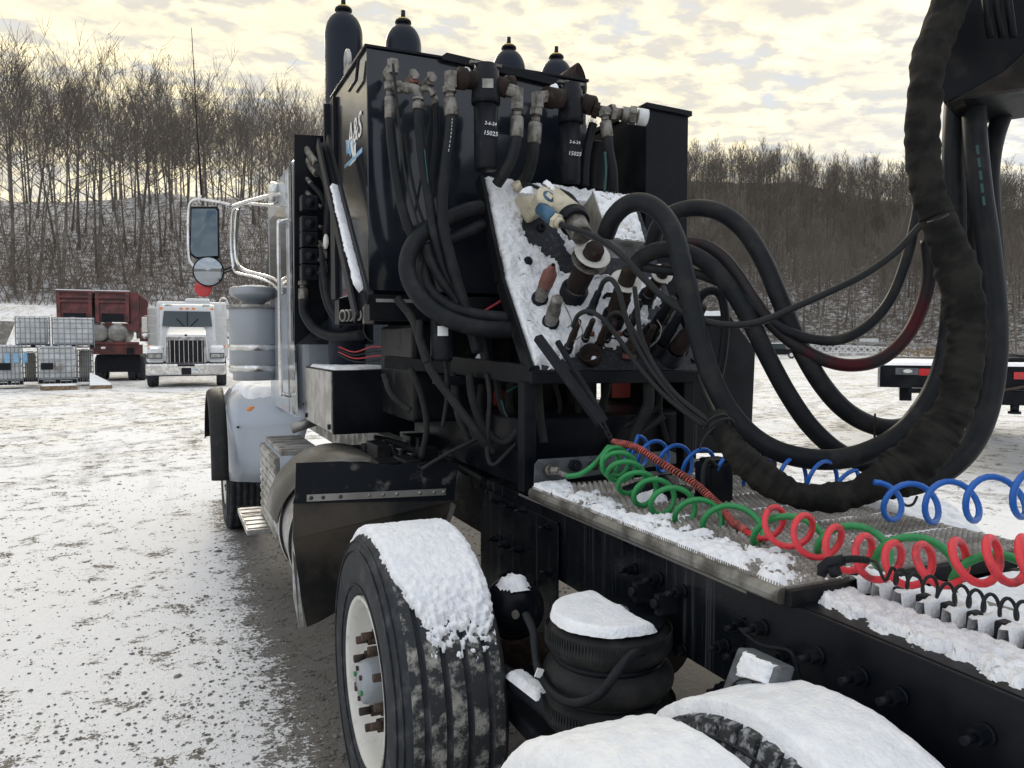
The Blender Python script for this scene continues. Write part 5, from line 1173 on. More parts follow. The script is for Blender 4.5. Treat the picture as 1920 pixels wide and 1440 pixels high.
# big loops left of the panel
hose_thing([(906,388,3.62),(862,400,3.55),(812,424,3.45),(776,456,3.38),(763,500,3.35),(778,545,3.33),(812,582,3.33),(860,606,3.33),(910,617,3.36),(958,618,3.42)], 32, 'outer thick black hose looping left from the connection panel', seg=14)
hose_thing([(908,420,3.62),(866,440,3.56),(822,462,3.5),(800,490,3.45),(797,525,3.42),(815,556,3.40),(852,580,3.40),(900,592,3.42),(955,597,3.46)], 25, 'inner thick black hose looping beside the outer one left of the connection panel', seg=14)
hose_thing([(800,460,3.4),(806,485,3.4),(824,520,3.4),(850,556,3.42),(880,600,3.45),(900,650,3.5)], 19, 'black hose running down through the two big loops')
hose_thing([(860,560,3.5),(888,600,3.5),(905,650,3.5),(912,700,3.5)], 16, 'black hose dropping below the inner loop', mt='rubber')
# tangle below the cabinet
tang = [([(905,700,3.7),(900,760,3.7),(915,820,3.7),(950,860,3.7)], 13, 'black hose sagging behind the deep U hose'),
 ([(960,700,3.75),(955,760,3.72),(985,820,3.7),(1060,850,3.7),(1120,830,3.7)], 15, 'black hose curving low behind the gas strut'),
 ([(850,700,3.65),(858,770,3.6),(880,830,3.6)], 15, 'black hose hanging right of the dark cylinder'),
 ([(1070,710,3.75),(1085,770,3.72),(1075,830,3.7)], 14, 'upright black hose left of the slanting bar'),
 ([(1140,720,3.75),(1128,780,3.72),(1140,850,3.7)], 15, 'upright black hose behind the slanting bar'),
 ([(1240,715,3.7),(1236,770,3.68),(1250,830,3.66)], 12, 'upright black hose right of the middle below the panel'),
 ([(770,690,3.7),(790,740,3.7),(800,800,3.7),(790,860,3.7)], 12, 'black hose dropping behind the tool box edge'),
 ([(745,560,3.5),(775,600,3.45),(792,650,3.4),(812,700,3.4),(850,752,3.4),(890,805,3.4),(925,850,3.45)], 17, 'long black hose slanting down to the frame below the cabinet'),
 ([(787,600,3.4),(788,640,3.4),(800,680,3.38)], 14, 'short black hose with a plated ferrule under the outer loop'),
 ([(880,700,3.5),(884,740,3.5),(896,780,3.5),(916,810,3.5),(940,830,3.48),(962,818,3.45),(985,780,3.4),(990,720,3.4),(987,700,3.4)], 15, 'black hose hanging in a deep U below the panel frame'),
 ([(912,700,3.45),(918,740,3.42),(916,790,3.42),(914,850,3.42),(925,872,3.4),(950,850,3.42),(985,815,3.45)], 9, 'thin black hose bent in a sharp V above the frame rail'),
 ([(930,690,3.6),(935,740,3.6),(950,780,3.6),(985,800,3.6),(1040,802,3.6)], 14, 'black hose curving right in the dark below the panel'),
 ([(1008,700,3.35),(1010,740,3.35),(1014,790,3.35),(1020,830,3.35)], 16, 'short straight black hose end hanging below the panel corner'),
 ([(790,880,3.5),(840,850,3.5),(880,830,3.5),(905,818,3.5)], 8, 'thin black hose lying over the frame beside the mud flap'),
 ([(1040,720,3.7),(1050,760,3.7),(1040,800,3.7),(1010,830,3.7)], 9, 'thin black hose arcing behind the gas strut'),
 ([(1085,860,3.6),(1130,820,3.6),(1190,790,3.6),(1240,760,3.6)], 12, 'pair of black hoses running up to the right behind the chain'),
 ([(1095,880,3.5),(1150,850,3.5),(1200,815,3.5),(1245,780,3.5)], 12, 'lower black hose running up to the right behind the blue coil'),
 ([(1180,870,3.5),(1192,810,3.5),(1215,760,3.5),(1215,710,3.5)], 22, 'upright black hose below the middle of the panel'),
 ([(830,600,3.5),(835,660,3.5),(838,740,3.5),(830,800,3.5)], 8, 'thin black line hanging behind the dark cylinder'),
 ([(720,700,3.6),(735,740,3.6),(770,770,3.6)], 12, 'black hose behind the tool box')]
for pts, w, lab in tang: hose_thing(pts, w, lab, mt='rubber')
for pts, lab in (([(940,750,3.52),(950,780,3.52),(975,800,3.5)], 'thin teal hose in the dark below the panel'), ([(950,735,3.55),(975,722,3.55),(1000,718,3.55)], 'short teal hose near the panel corner')):
    hose_thing(pts, 4, lab, mt='teal', name='teal_line')
hose_thing([(905,585,3.6),(930,570,3.6),(945,560,3.6)], 5, 'thin orange red line between the loops and the panel', mt='wire_red', name='red_line')
# dark filter cylinder with a white label under the loops
a = P(828,640,D=3.42); m = MB(); Zq = lambda y: P(828,y,D=3.42).z; m.lathe((a.x,a.y,0), (0,0,1), [(Zq(676),0),(Zq(676),.046),(Zq(670),.05),(Zq(600),.05),(Zq(600),0)], 24); sc = empty('suction_strainer', (a.x,a.y,Zq(676)), label='dark cylinder filter with a white label below the hose loops', cat='filter'); m.build('canister', M['castblack'], sc)
t = ray(828,620); t.z = 0; t.normalize(); m = MB(); m.lathe((a.x,a.y,0), (0,0,1), [(Zq(630),.0508),(Zq(612),.0508)], 12, ref=-t, a0=-.35, a1=.6); m.build('paper_label', M['chalk'], sc)
# red wires behind the cab
for i in range(4):
    hose_thing([(635,650+i*5,4.9),(665,660+i*6,4.8),(700,650+i*9,4.7),(735,655+i*5,4.6)], 3, ('topmost red wire sagging above the tool box','black wire just under the topmost red one above the tool box','lower red wire sagging above the tool box','lowest black wire sagging above the tool box')[i], mt='wire_red' if i % 2 == 0 else 'cord', name='wire', group='wires sagging above the tool box')

# ================================================================== VALVE STACK BEHIND THE CAB
vs_ = empty('valve_stack', P(552,645,Y=5.25), label='black back plate behind the cab with five square valves and their elbows', cat='valve stack')
q = [P(552,252,Y=5.25), P(626,256,Y=5.25), P(700,256,Y=5.25), P(700,646,Y=5.25), P(612,646,Y=5.25), P(552,646,Y=5.25)]
m = MB(); m.prism([q[0], q[1], P(626,646,Y=5.25), q[5]], V(0,.02,0)); m.build('back_plate', M['black'], vs_)
m = MB(); m.prism([P(555,646,Y=5.24), P(700,646,Y=5.0), P(700,600,Y=5.0), P(612,600,Y=5.24)], V(0,.02,0)); m.build('lower_plate', M['black'], vs_)
for k, y in enumerate((382, 421, 450, 481, 511)):
    c = P(579, y, Y=5.10); r = .052; v = empty('valve_block', c, parent=vs_); KIDS.setdefault(vs_.name, []).append(v)
    m = MB(); m.cbox(c, (r*2, .10, r*1.85)); m.build('valve_body', M['castblack'], v, bevel=.008)
    m = MB(); m.lathe(c+V(0,-.05,0), (0,-1,0), [(0,.030),(.012,.028),(.014,.014),(.03,.012),(.031,0)], 18); m.build('valve_boss', M['castblack'], v)
    m = MB(); m.cyl(c+V(.05,-.02,-.01), c+V(.085,-.02,-.02), .014); m.build('valve_nipple', M['galv'], v)
for i, pts in enumerate(([(566,283,5.1),(572,276,5.1),(582,292,5.05),(594,308,5.0)], [(567,305,5.1),(575,298,5.1),(586,316,5.05),(594,326,5.0)], [(566,337,5.1),(573,333,5.1),(584,345,5.05)], [(567,363,5.1),(574,360,5.1),(582,368,5.05)])):
    m = MB(); ws, _ = pxcurve(pts, 5); m.tube(ws, .024 if i < 2 else .016, 12); m.build('plated_elbow', M['galv'], vs_)
vh = [([(596,310,4.98),(612,345,4.95),(616,390,4.9),(612,440,4.9)], 14, 'black hose from the top elbow of the valve stack'), ([(584,345,5.03),(604,372,5.0),(612,420,4.95),(610,470,4.95)], 9, 'thin hose from the third elbow of the valve stack'),
 ([(602,465,4.9),(608,520,4.85),(618,570,4.8),(640,600,4.75),(668,605,4.7)], 11, 'black hose curving right under the leaning channel'), ([(602,500,4.95),(604,540,4.9),(616,580,4.85),(640,612,4.8)], 10, 'black hose beside the lowest valve'),
 ([(569,560,5.05),(572,590,5.05),(592,618,5.0),(630,632,4.9),(680,628,4.8)], 19, 'thick black hose sweeping from below the valves to the right')]
for pts, w, lab in vh: hose_thing(pts, w, lab, fits=[([(568,525),(569,562)], 16, 5.05)] if w == 19 else [])
for y in (462, 488, 512):
    m = MB(); ws, _ = pxcurve([(598,y,4.95),(606,y-3,4.92),(609,y+8,4.9)], 5); m.tube(ws, .014, 10); m.nut(ws[-1], ws[-1]+V(0,0,-.05), .018); m.build('plated_elbow', M['galv'], vs_)
m = MB(); c = P(611,453,D=4.88); m.lathe(c, V(-.3,-1,0), [(0,.028),(.01,.03),(.012,.0)], 20); 
m.v = [(c.x+(x-c.x)*.55, y, c.z+(z-c.z)*1.6) for x, y, z in m.v]; m.build('gauge', M['rimw'], vs_)
# leaning channel full of snow
A0, A1 = P(610,272,D=4.1), P(680,590,D=3.42); B0, B1 = P(596,268,D=4.12), P(668,598,D=3.44); C0, C1 = P(614,262,D=4.1), P(692,562,D=3.42)
ch_ = empty('ladder_channel', A1, label='leaning steel channel packed with snow, left of the cabinet', cat='steel channel')
for a, b in ((B0, B1), (C0+V(0,0,-.0), C1)):
    m = MB(); m.bar(a, b, .012, .06, up=(0,-1,.2)); m.build('channel_side', M['castblack'], ch_)
m = MB(); w0 = (C0-B0); w1 = (C1-B1); m.prism([B0+V(0,.03,0), C0+V(0,.03,0), C1+V(0,.03,0), B1+V(0,.03,0)], V(0,.006,0)); m.build('channel_web', M['castblack'], ch_)
s0, s1 = B0.lerp(B1, .33), B0.lerp(B1, .90); t0, t1 = C0.lerp(C1, .30), C0.lerp(C1, .93)
nn = (s1-s0).cross(t0-s0).normalized(); nn = nn if nn.y < 0 else -nn
fn = bilin(s0, s1, t1, t0, nn); snow_patch('channel_snow', fn, 90, 12, .04, lambda u, v: min(1.1, u/.02, (1-u)/.03, (v-.40)/.12, (.90-v)/.12) , None, 'ribbed snow packed in the leaning channel', 71., fscale=26., rough=.5)
# silver ringed connectors
c0_ = P(640,593,D=4.05); cn = empty('ringed_connector', c0_, label='row of five silver rings on a cable connector left of the cabinet corner', cat='connector')
for k in range(5):
    c = P(643+k*7.4, 592-k*.5, D=4.05); m = MB(); m.lathe(c, V(1,.35,0), [(-.006,.024),(-.004,.032),(.004,.032),(.006,.024)], 24); m.build('ring', M['alu'], cn)
m = MB(); m.cyl(P(640,593,D=4.05), P(692,588,D=4.05), .021); m.build('connector_core', M['castblack'], cn)
m = MB(); m.cbox(P(690,578,D=4.03), (.05,.04,.16)); m.build('connector_bracket', M['aludirty'], cn)
hose_thing([(684,604,4.05),(682,620,4.05),(690,635,4.05),(702,642,4.05)], 3, 'thin wire dangling from the ringed connector', mt='cord', name='wire')
# ================================================================== CONNECTION PANEL
YT, YM, YB = 3.42, 3.25, 2.92
TL, ML, BL = P(905,332,Y=YT), P(944,524,Y=YM), P(1000,694,Y=YB)
TRr, MR, BR = P(1190,368,Y=YT), P(1248,535,Y=YM), P(1312,690,Y=YB)
MR.z = ML.z; BR.z = BL.z+0
BR = P(1312,694,Y=YB)
pn = empty('connection_panel', BL, label='sloping black connection panel covered in snow and hydraulic couplings', cat='panel')
nU = (ML-TL).cross(TRr-TL).normalized(); nU = nU if nU.y < 0 else -nU
nL = (BL-ML).cross(MR-ML).normalized(); nL = nL if nL.y < 0 else -nL
m = MB(); m.prism([TL, TRr, MR, ML], -nU*.012); m.build('upper_plate', M['panelmetal'] if 'panelmetal' in M else M.setdefault('panelmetal', mat('frosted_dark_panel', (.030,.033,.040), .5, col2=(.075,.08,.09), vs=60, v0=.5, v1=.7, bump=.1, bs=150)), pn)
m = MB(); m.prism([ML, MR, BR, BL], -nL*.012); m.build('lower_plate', M['panelmetal'], pn)
for (a, b) in ((TL, ML), (ML, BL)):
    m = MB(); nn = nU if a is TL else nL; d = V(-.02,0,0); m.prism([a+nn*.02+d, b+nn*.02+d, b-nn*.05+d, a-nn*.05+d], V(.018,0,0)); m.build('side_flange', M['black_dirty'], pn)
m = MB(); m.bar(BL+V(-.02,0,-.03), BR+V(.05,0,-.03), .05, .055); m.build('bottom_rail', M['black'], pn, bevel=.004)
a, b = P(852,684,Y=YB+.55), P(1006,704,Y=YB-.0); m = MB(); m.bar(a, b+V(0,0,-.0), .05, .085); m.build('support_arm', M['black_dirty'], pn, bevel=.004)
m = MB(); m.bar(P(725,678,Y=YB+.9), P(850,690,Y=YB+.62), .05, .06); m.build('support_arm', M['black_dirty'], pn, bevel=.004)
a = BL+V(-.01,.03,-.05); m = MB(); m.box((a.x-.03, a.y-.02, 1.12), (a.x+.03, a.y+.04, a.z)); m.build('panel_leg', M['black'], pn, bevel=.004)
a = BR+V(-.05,.03,-.05); m = MB(); m.box((a.x-.03, a.y-.02, 1.12), (a.x+.03, a.y+.04, a.z)); m.build('panel_leg', M['black'], pn, bevel=.004)
snow_blob('bracket_snow', P(902,676,Y=YB+.4), (.05,.05), .03, 'small snow cap on the support arm below the loops', None, 16)
for px, py, nn, pl in ((923,348,nU,0),(938,428,nU,0),(1300,676,nL,0),(1000,612,nL,0)):
    a = P(px, py, Y=lerp(YT, YM, (py-332)/192.) if py < 524 else lerp(YM, YB, (py-524)/170.)); m = MB(); m.nut(a-nn*.0, a+nn*.012, .014); m.build('panel_bolt', M['castblack'], pn)
U_ = bilin(TL, TRr, MR, ML, nU); L_ = bilin(ML, MR, BR, BL, nL)
def mU(u, v):   # u across, v down
    edge = .13+.04*math.sin(v*9)+.30*max(0, v-.5)
    s = 1.05 if u < edge else 1.05-(u-edge)*9
    if v < .16+.04*math.sin(u*11): s = max(s, .85)
    strip = abs(u-(.34+.16*v)); 
    if v > .45: s = max(s, .9-strip*16)
    if v > .93: s = max(s, .7)
    return min(s, v/.03+.2, u/.03+.2)
snow_patch('panel_snow', U_, 150, 120, .030, mU, None, 'clumpy snow sticking to the upper half of the connection panel', 81., fscale=26., edge=.75, rough=.5)
def mL_(u, v):
    s = 1.1-max(0, (u-.52-.25*(1-v)))*3.6 - max(0, v-.72+u*.5-.1)*3.2
    s -= .5*max(0, .12-math.hypot(u-.47, v-.55))*8
    return min(s, (1.02-v)/.05, u/.02+.2)
snow_patch('panel_snow', L_, 170, 110, .034, mL_, None, 'thick snow lying on the lower shelf of the connection panel', 91., fscale=20., edge=.6, rough=.5)
def onp(px, py, off=0.):    # the point of the panel seen at a pixel
    py_ = py
    if py < 530: o, nn = ML, nU
    else: o, nn = ML, nL
    d = ray(px, py); t = (o-CAM).dot(nn)/d.dot(nn); return CAM+d*t+nn*off, nn
def coupling(base, tip, w, label, mts=('castblack','rust_dark'), ring=None, cap=None, open_=False, name='hydraulic_coupling', tipD=.25, group=None):
    p, nn = onp(*base); D0 = (p-CAM).dot(_f); q = P(tip[0], tip[1], D=D0-tipD)
    d = q-p; L = d.length; ax = d/L; r = w/2/F*D0
    o = empty(name, p, label=label, cat='coupling', group=group)
    m = MB(); m.lathe(p-ax*.02, ax, [(0,r*1.45),(.03,r*1.45),(.032,r*1.25),(L*.28,r*1.3),(L*.30,r*1.0)], 20); m.build('socket', M[mts[0]], o)
    m = MB(); m.lathe(p, ax, [(L*.26,r*.9),(L*.30,r*1.0),(L*.62,r*1.0),(L*.64,r*.86),(L*.96,r*.86),(L,r*.7),(L,0)] , 20); m.build('sleeve', M[mts[1]], o)
    if ring:
        for t in ring:
            c = p+ax*L*t; m = MB(); m.lathe(c, ax, [(-.008,r*.9),(-.008,r*1.45),(.004,r*1.65),(.006,r*1.6),(.0,r*.9)], 28); m.build('collar_ring', M['rimw' if t == ring[0] else 'galv'], o)
    if cap:
        m = MB(); c = p+ax*L*.62; m.lathe(c, ax, [(0,r*1.1),(L*.3,r*1.08),(L*.33,r*.9),(L*.55,r*.3)], 18); m.build('dust_cap', M[cap], o)
    return o, q, ax
coupling((1008,570),(1033,508),24,'coupling with a faded red pointed cap on the left of the panel', ('castblack','galv'), cap='redcap')
coupling((1030,612),(1045,560),25,'plated coupling with an open tip, below the red capped one', ('castblack','galv'))
coupling((1068,563),(1118,462),40,'large brown coupling with two bright collar rings under the highest arching hose', ring=(.86,.74), tipD=.30)
coupling((1145,612),(1182,505),34,'large brown coupling with a pale collar ring in the middle of the panel', ring=(.80,), tipD=.30)
coupling((1207,565),(1250,500),24,'black coupling with a pale collar ring right of the middle', ring=(.8,), tipD=.3)
coupling((1105,590),(1122,548),15,'small black coupling between the two large ones', ('castblack','castblack'))
coupling((1062,662),(1085,602),14,'small black coupling at the lower left feeding a thin arching line', ('castblack','rust_dark'))
coupling((1120,655),(1136,610),14,'small dark coupling beside the open cup', ('castblack','rust_dark'))
coupling((1215,630),(1262,560),22,'black pin coupling at the right, upper of three', ('castblack','castblack'))
coupling((1232,660),(1278,585),20,'black pin coupling at the right, middle of three', ('castblack','castblack'))
coupling((1255,672),(1312,600),32,'thick dark coupling at the lower right corner of the panel', ('castblack','rust_dark'))
coupling((1185,600),(1200,570),13,'short black stub beside the pale ringed coupling', ('castblack','castblack'))
coupling((1178,655),(1190,625),16,'short rusty stub in the middle of the lower shelf', ('rust','rust'))
p, nn = onp(985,495); m = MB(); m.lathe(p, nn, [(0,.045),(.02,.045),(.022,.022),(.04,.02),(.041,0)], 20); m.build('panel_socket', M['castblack'], None, 'low black capped socket half buried in snow at the left of the panel', 'socket')
p, nn = onp(1014,428); m = MB(); m.lathe(p, nn, [(0,.022),(.02,.02),(.02,.012),(.005,.01)], 16); m.build('panel_socket', M['castblack'], None, 'small round socket below the blue capped plug', 'socket')
p, nn = onp(990,612); m = MB(); m.lathe(p, nn, [(0,.032),(.012,.03),(.014,.015),(.03,.012)], 8, False); m.build('star_knob', M['castblack'], None, 'black star knob near the left edge of the lower shelf', 'knob')
# open cup
p, nn = onp(1107,668); c = P(1107,661,D=(p-CAM).dot(_f)-.06); ax = (CAM-c).normalized()*.6+V(0,0,.5)+V(-.1,0,0); ax.normalize(); r = .050
m = MB(); m.lathe(c, ax, [(-.05,0),(-.05,r*.86),(.0,r),(.004,r*.98),(.004,r*.88),(-.03,r*.80),(-.035,0)], 28); m.build('dust_cup', M['rust_dark'], None, 'open round dust cup with snow inside at the lower edge of the panel', 'cup')
snow_blob('cup_snow', c+V(.012,-.01,-.028), (.026,.022), .014, 'spot of snow inside the dust cup', None, 18)
c2 = P(1148,646,D=(p-CAM).dot(_f)-.04); m = MB(); m.tube([c2+V(.042*math.cos(a*math.pi/16), 0, .028*math.sin(a*math.pi/16)) for a in range(32)], .0035, 6, closed=True); m.build('wire_ring', M['rust_dark'], None, 'thin rusty wire ring beside the dust cup', 'ring')
m = MB(); p, nn = onp(1165,670); m.cyl(p+nn*.01, p+nn*.03+V(.05,-.02,-.02), .013, seg=14); m.build('red_plug', M['redcap'], None, 'small faded red open plug lying at the lower edge of the panel', 'plug')
for i, (px, py) in enumerate(((1092,634),(1130,630),(1145,634))):
    p, nn = onp(px, py); m = MB(); m.cyl(p+nn*.03, p+nn*.03+V(.04,-.01,.0), .012, seg=12); m.build('red_clip', M['redcap'], None, ('faded red clip left of the open cup', 'faded red clip above the wire ring', 'faded red clip right of the wire ring')[i], 'clip')
for b_, t_, w_c, lb_ in (((1095,640),(1112,600),12,'slim dark coupling just above the open cup'), ((1160,600),(1178,560),13,'slim dark coupling left of the pale ringed one'),
    ((1135,640),(1152,606),13,'short dark coupling between the cup and the red clips'), ((1243,600),(1276,548),16,'narrow black pin coupling behind the upper right ones'), ((1204,655),(1226,612),14,'narrow dark coupling in the middle right of the lower shelf'),
    ((1172,632),(1196,588),13,'thin dark coupling in front of the pale ringed one'), ((1280,655),(1318,575),18,'dark pin coupling nearest the right edge of the shelf')):
    coupling(b_, t_, w_c, lb_, ('castblack','rust_dark'))
for i, (px, py) in enumerate(((1128,566),(1188,580),(1240,575),(1222,640))):      # lever handles
    p, nn = onp(px, py); m = MB(); m.bar(p+nn*.05, p+nn*.06+_r*.055+V(0,0,-.01), .012, .022); m.cyl(p, p+nn*.05, .008)
    m.build('lever_handle', M['castblack'], None, ('black lever between the two large couplings', 'black lever right of the ringed coupling', 'black lever near the right side of the shelf', 'black lever among the right hand pin couplings')[i], 'lever', 'levers on the connection panel')
# thin lines arching between couplings
for pts, w, lab in (
 ([(1074,612,3.0),(1085,590,2.95),(1105,584,2.9),(1130,598,2.88),(1160,635,2.88),(1200,690,2.88),(1250,745,2.85),(1320,800,2.8)], 9, 'thin hose arching from the lower left coupling down to the canvas sleeve'),
 ([(1124,546,3.0),(1132,528,2.95),(1146,524,2.92),(1160,545,2.9),(1172,590,2.9),(1190,640,2.9),(1225,700,2.88),(1275,760,2.85),(1330,800,2.8)], 10, 'hose arching over the panel between the large couplings and dropping to the canvas sleeve'),
 ([(1135,612,3.0),(1145,590,2.95),(1165,588,2.92),(1185,615,2.9),(1205,650,2.9),(1240,710,2.88),(1290,765,2.85),(1335,800,2.8)], 8, 'thin hose rising beside the cup and falling to the canvas sleeve'),
 ([(1190,540,3.1),(1195,580,3.0),(1202,630,2.95),(1228,690,2.9),(1272,745,2.86),(1330,790,2.8)], 10, 'hose falling from behind the ringed coupling to the canvas sleeve'),
 ([(1310,705,3.1),(1322,740,3.0),(1336,770,2.9),(1345,800,2.8)], 11, 'hose dropping from the right end of the panel into the canvas sleeve')):
    hose_thing(pts, w, lab, mt='cord', name='control_line')
for i, pts in enumerate(([(1055,566,3.1),(1065,585,3.1),(1072,605,3.1),(1064,615,3.1)], [(1232,600,3.1),(1240,615,3.05),(1235,635,3.05),(1220,650,3.1)], [(1085,600,3.1),(1092,625,3.05),(1075,640,3.1)])):
    hose_thing(pts, 2.4, ('thin lanyard wire hanging from the open plated coupling', 'thin lanyard wire on the right hand pin couplings', 'thin lanyard wire at the lower left coupling')[i], mt='galv', name='lanyard')
# connector plugs
p, nn = onp(990,392); u = (TRr-TL).normalized(); w_ = nn.cross(u)
q3 = Matrix((u, w_, nn)).transposed().to_quaternion()
pl = empty('white_plug', p, label='cream plastic connector with a round blue centred cap at the top left of the panel', cat='electrical plug')
m = MB(); m.cbox(p+nn*.05, (.13,.13,.10), q3 @ Matrix.Rotation(.55, 3, 'Z').to_quaternion()); m.build('plug_base', M['cream'], pl, bevel=.018)
a = P(972,356,D=3.55); m = MB(); m.cyl(a, a+V(-.02,-.01,.03), .022); m.build('plug_knob', M['cream'], pl)
c = P(1024,374,D=3.42); ax = V(.15,-.85,.45).normalized(); m = MB(); m.lathe(c, ax, [(-.06,.035),(-.05,.048),(-.01,.048),(.0,.056),(.018,.056),(.022,.048),(.022,0)], 28); m.build('cap_ring', M['cream'], pl)
m = MB(); m.lathe(c, ax, [(.0225,.030),(.026,.028),(.027,0)], 24); m.build('cap_button', M['bluep'], pl); m = MB(); 
ub = ax.orthogonal(); vb = ax.cross(ub); m.prism([c+ax*.0275+ub*.011+vb*.011, c+ax*.0275-ub*.011+vb*.011, c+ax*.0275-ub*.011-vb*.011, c+ax*.0275+ub*.011-vb*.011], ax*.001); m.build('cap_symbol', M['cream'], pl)
a, b, e_ = P(1016,392,D=3.40), P(1040,412,D=3.32), P(1052,420,D=3.30); m = MB(); m.tube([a, b], [.034,.030], 18); m.build('plug_body', M['bluep'], pl); m = MB(); m.tube([b, e_], [.030,.022], 16); m.nut(b, b.lerp(e_,.5), .034); m.build('gland_nut', M['cream'], pl)
pc = empty('cream_receptacle', P(1060,400,D=3.45), label='cream plastic receptacle with a dark clamp, right of the blue capped plug', cat='electrical plug')
a, b, e_ = P(1030,372,D=3.50), P(1072,408,D=3.40), P(1092,442,D=3.30); m = MB(); m.tube([a, b], [.062,.064], 24); m.build('receptacle_body', M['cream'], pc)
m = MB(); m.tube([b, b+(e_-b)*.35], [.070,.066], 24); m.build('clamp_ring', M['castblack'], pc); m = MB(); m.tube([b+(e_-b)*.35, e_], [.052,.045], 20); m.build('receptacle_neck', M['galv'], pc)
snow_patch('plug_snow', lambda u, v: (P(1032,358,D=3.46)+V((u-.5)*.12+(v-.5)*.02, (v-.5)*.09, -(u-.5)*.11), V(.1,-.3,1).normalized()), 28, 20, .03, lambda u, v: 1.2-1.2*math.hypot(2*u-1, 2*v-1), None, 'snow on top of the cream receptacle', 23.)
snow_patch('plug_snow', lambda u, v: (P(990,362,D=3.5)+V((u-.5)*.14, (v-.5)*.09, 0), V(.0,-.3,1).normalized()), 24, 20, .03, lambda u, v: 1.2-1.2*math.hypot(2*u-1, 2*v-1), None, 'snow on top of the cream plug housing', 24.)
for pts, lab in (([(975,345,3.56),(995,347,3.5),(1015,355,3.45)], 'black cable over the cream plug'), ([(1050,356,3.5),(1072,368,3.44),(1090,395,3.4),(1100,420,3.4)], 'black cable curving right of the cream receptacle')):
    hose_thing(pts, 7, lab, mt='cord', name='cable')
# stainless control box on the panel
q = [P(1110,362,D=3.52), P(1182,372,D=3.62), P(1206,456,D=3.50), P(1140,450,D=3.40)]
nb = (q[1]-q[0]).cross(q[3]-q[0]).normalized(); nb = nb if nb.y < 0 else -nb
jb = empty('junction_box', q[3], label='small stainless junction box frosted with snow at the top right of the panel', cat='junction box')
m = MB(); m.prism([p_+nb*.0 for p_ in q], -nb*.12); m.build('box_body', M['steel'], jb, bevel=.004)
m = MB(); cq = sum(q, V(0,0,0))/4; m.prism([cq+(p_-cq)*1.03+nb*.001 for p_ in q], nb*.012); m.build('box_cover', M['steel'], jb, bevel=.003)
snow_patch('junction_box_frost', bilin(q[0]+nb*.0135, q[1]+nb*.0135, q[2]+nb*.0135, q[3]+nb*.0135, nb), 60, 60, .006, lambda u, v: .58, None, 'thin frost on the cover of the junction box', 29., fscale=34., edge=.7)
# gas strut like bar and chain
st = empty('support_bar', P(1130,795,D=3.0), label='square black steel bar slanting from the panel down to the chain', cat='bar')
m = MB(); m.bar(P(1008,632,D=3.15), P(1128,796,D=2.95), .035, .03, up=(0,-1,.5)); m.build('bar_tube', M['castblack'], st, bevel=.004)
m = MB(); m.bar(P(1045,640,D=3.15), P(1135,790,D=2.98), .02, .02, up=(0,-1,.5)); m.build('bar_rod', M['castblack'], st, bevel=.003)
cn_ = empty('chain', P(1145,826,D=2.9), label='short dark chain linking the slanting bar to the spring guard', cat='chain')
pts = [(1131,797),(1137,806),(1141,815),(1146,825)]
for k in range(4):
    c = P(*pts[k], D=2.93); d = (P(1146,825,D=2.9)-P(1131,797,D=2.95)).normalized(); sd_ = d.cross(V(0,1,0)).normalized() if k % 2 == 0 else d.cross(V(1,0,0)).normalized()
    m = MB(); m.tube([c+d*.016*math.sin(t*math.pi/8)*1.2+sd_*.010*math.cos(t*math.pi/8) for t in range(16)], .0035, 6, closed=True); m.build('chain_link', M['castblack'], cn_)
# red spring guard and its hose
pts = [(1150,829,2.88),(1190,838,2.82),(1240,868,2.72),(1300,905,2.6),(1345,945,2.5),(1375,980,2.42),(1400,997,2.36)]
sg = empty('spring_guard_hose', P(1150,829,D=2.88), label='red hose wrapped in a coil spring guard, running from the chain to the red coil', cat='hose')
ws, _ = pxcurve(pts, 30); m = MB(); m.tube(ws, .0085, 8); m.build('guard_core', M['rust_dark'], sg)
m = MB(); hel = []; n = len(ws); turns = 74; per = 7
for k in range(turns*per):
    t = k/(turns*per)*(n-1.001); i = int(t); p = ws[i].lerp(ws[i+1], t-i); d = (ws[i+1]-ws[i]).normalized(); a = d.cross(UP).normalized(); b = a.cross(d); th = 2*math.pi*k/per
    hel.append(p+(a*math.cos(th)+b*math.sin(th))*.0115)
m.tube(hel, .0032, 4); m.build('spring_wire', M['redspring'], sg)
# ================================================================== BIG HOSES TO THE BOOM
BG = 'large black hoses arching from the panel to the boom'
H1 = [(1136,440,3.2),(1150,408,3.15),(1176,384,3.1),(1208,380,3.05),(1240,400,3.0),(1264,440,2.95),(1280,500,2.9),(1296,570,2.88),(1312,640,2.86),(1335,710,2.85),(1370,775,2.84),(1420,825,2.82),(1480,853,2.8),(1556,862,2.8),(1625,848,2.8),(1690,812,2.8),(1738,755,2.8),(1768,690,2.8),(1782,620,2.8),(1788,520,2.8),(1790,400,2.8),(1788,280,2.8),(1795,160,2.82),(1810,60,2.85)]
hose_thing(H1, 38, 'thick black hose arching highest over the panel and swinging low beside the canvas sleeve', group=BG, seg=18, fits=[])
H2 = [(1222,470,3.35),(1232,430,3.32),(1258,402,3.28),(1300,390,3.22),(1350,398,3.15),(1395,432,3.1),(1432,490,3.05),(1462,560,3.0),(1495,640,2.98),(1535,712,2.96),(1580,765,2.95),(1630,795,2.95),(1680,803,2.95),(1725,785,2.95),(1770,730,2.95),(1800,650,2.95),(1812,540,2.95),(1815,400,2.95),(1812,250,2.95),(1820,120,2.95)]
hose_thing(H2, 34, 'thick black hose arching wide behind the highest one, with a wire hoop round it', group=BG, seg=18)
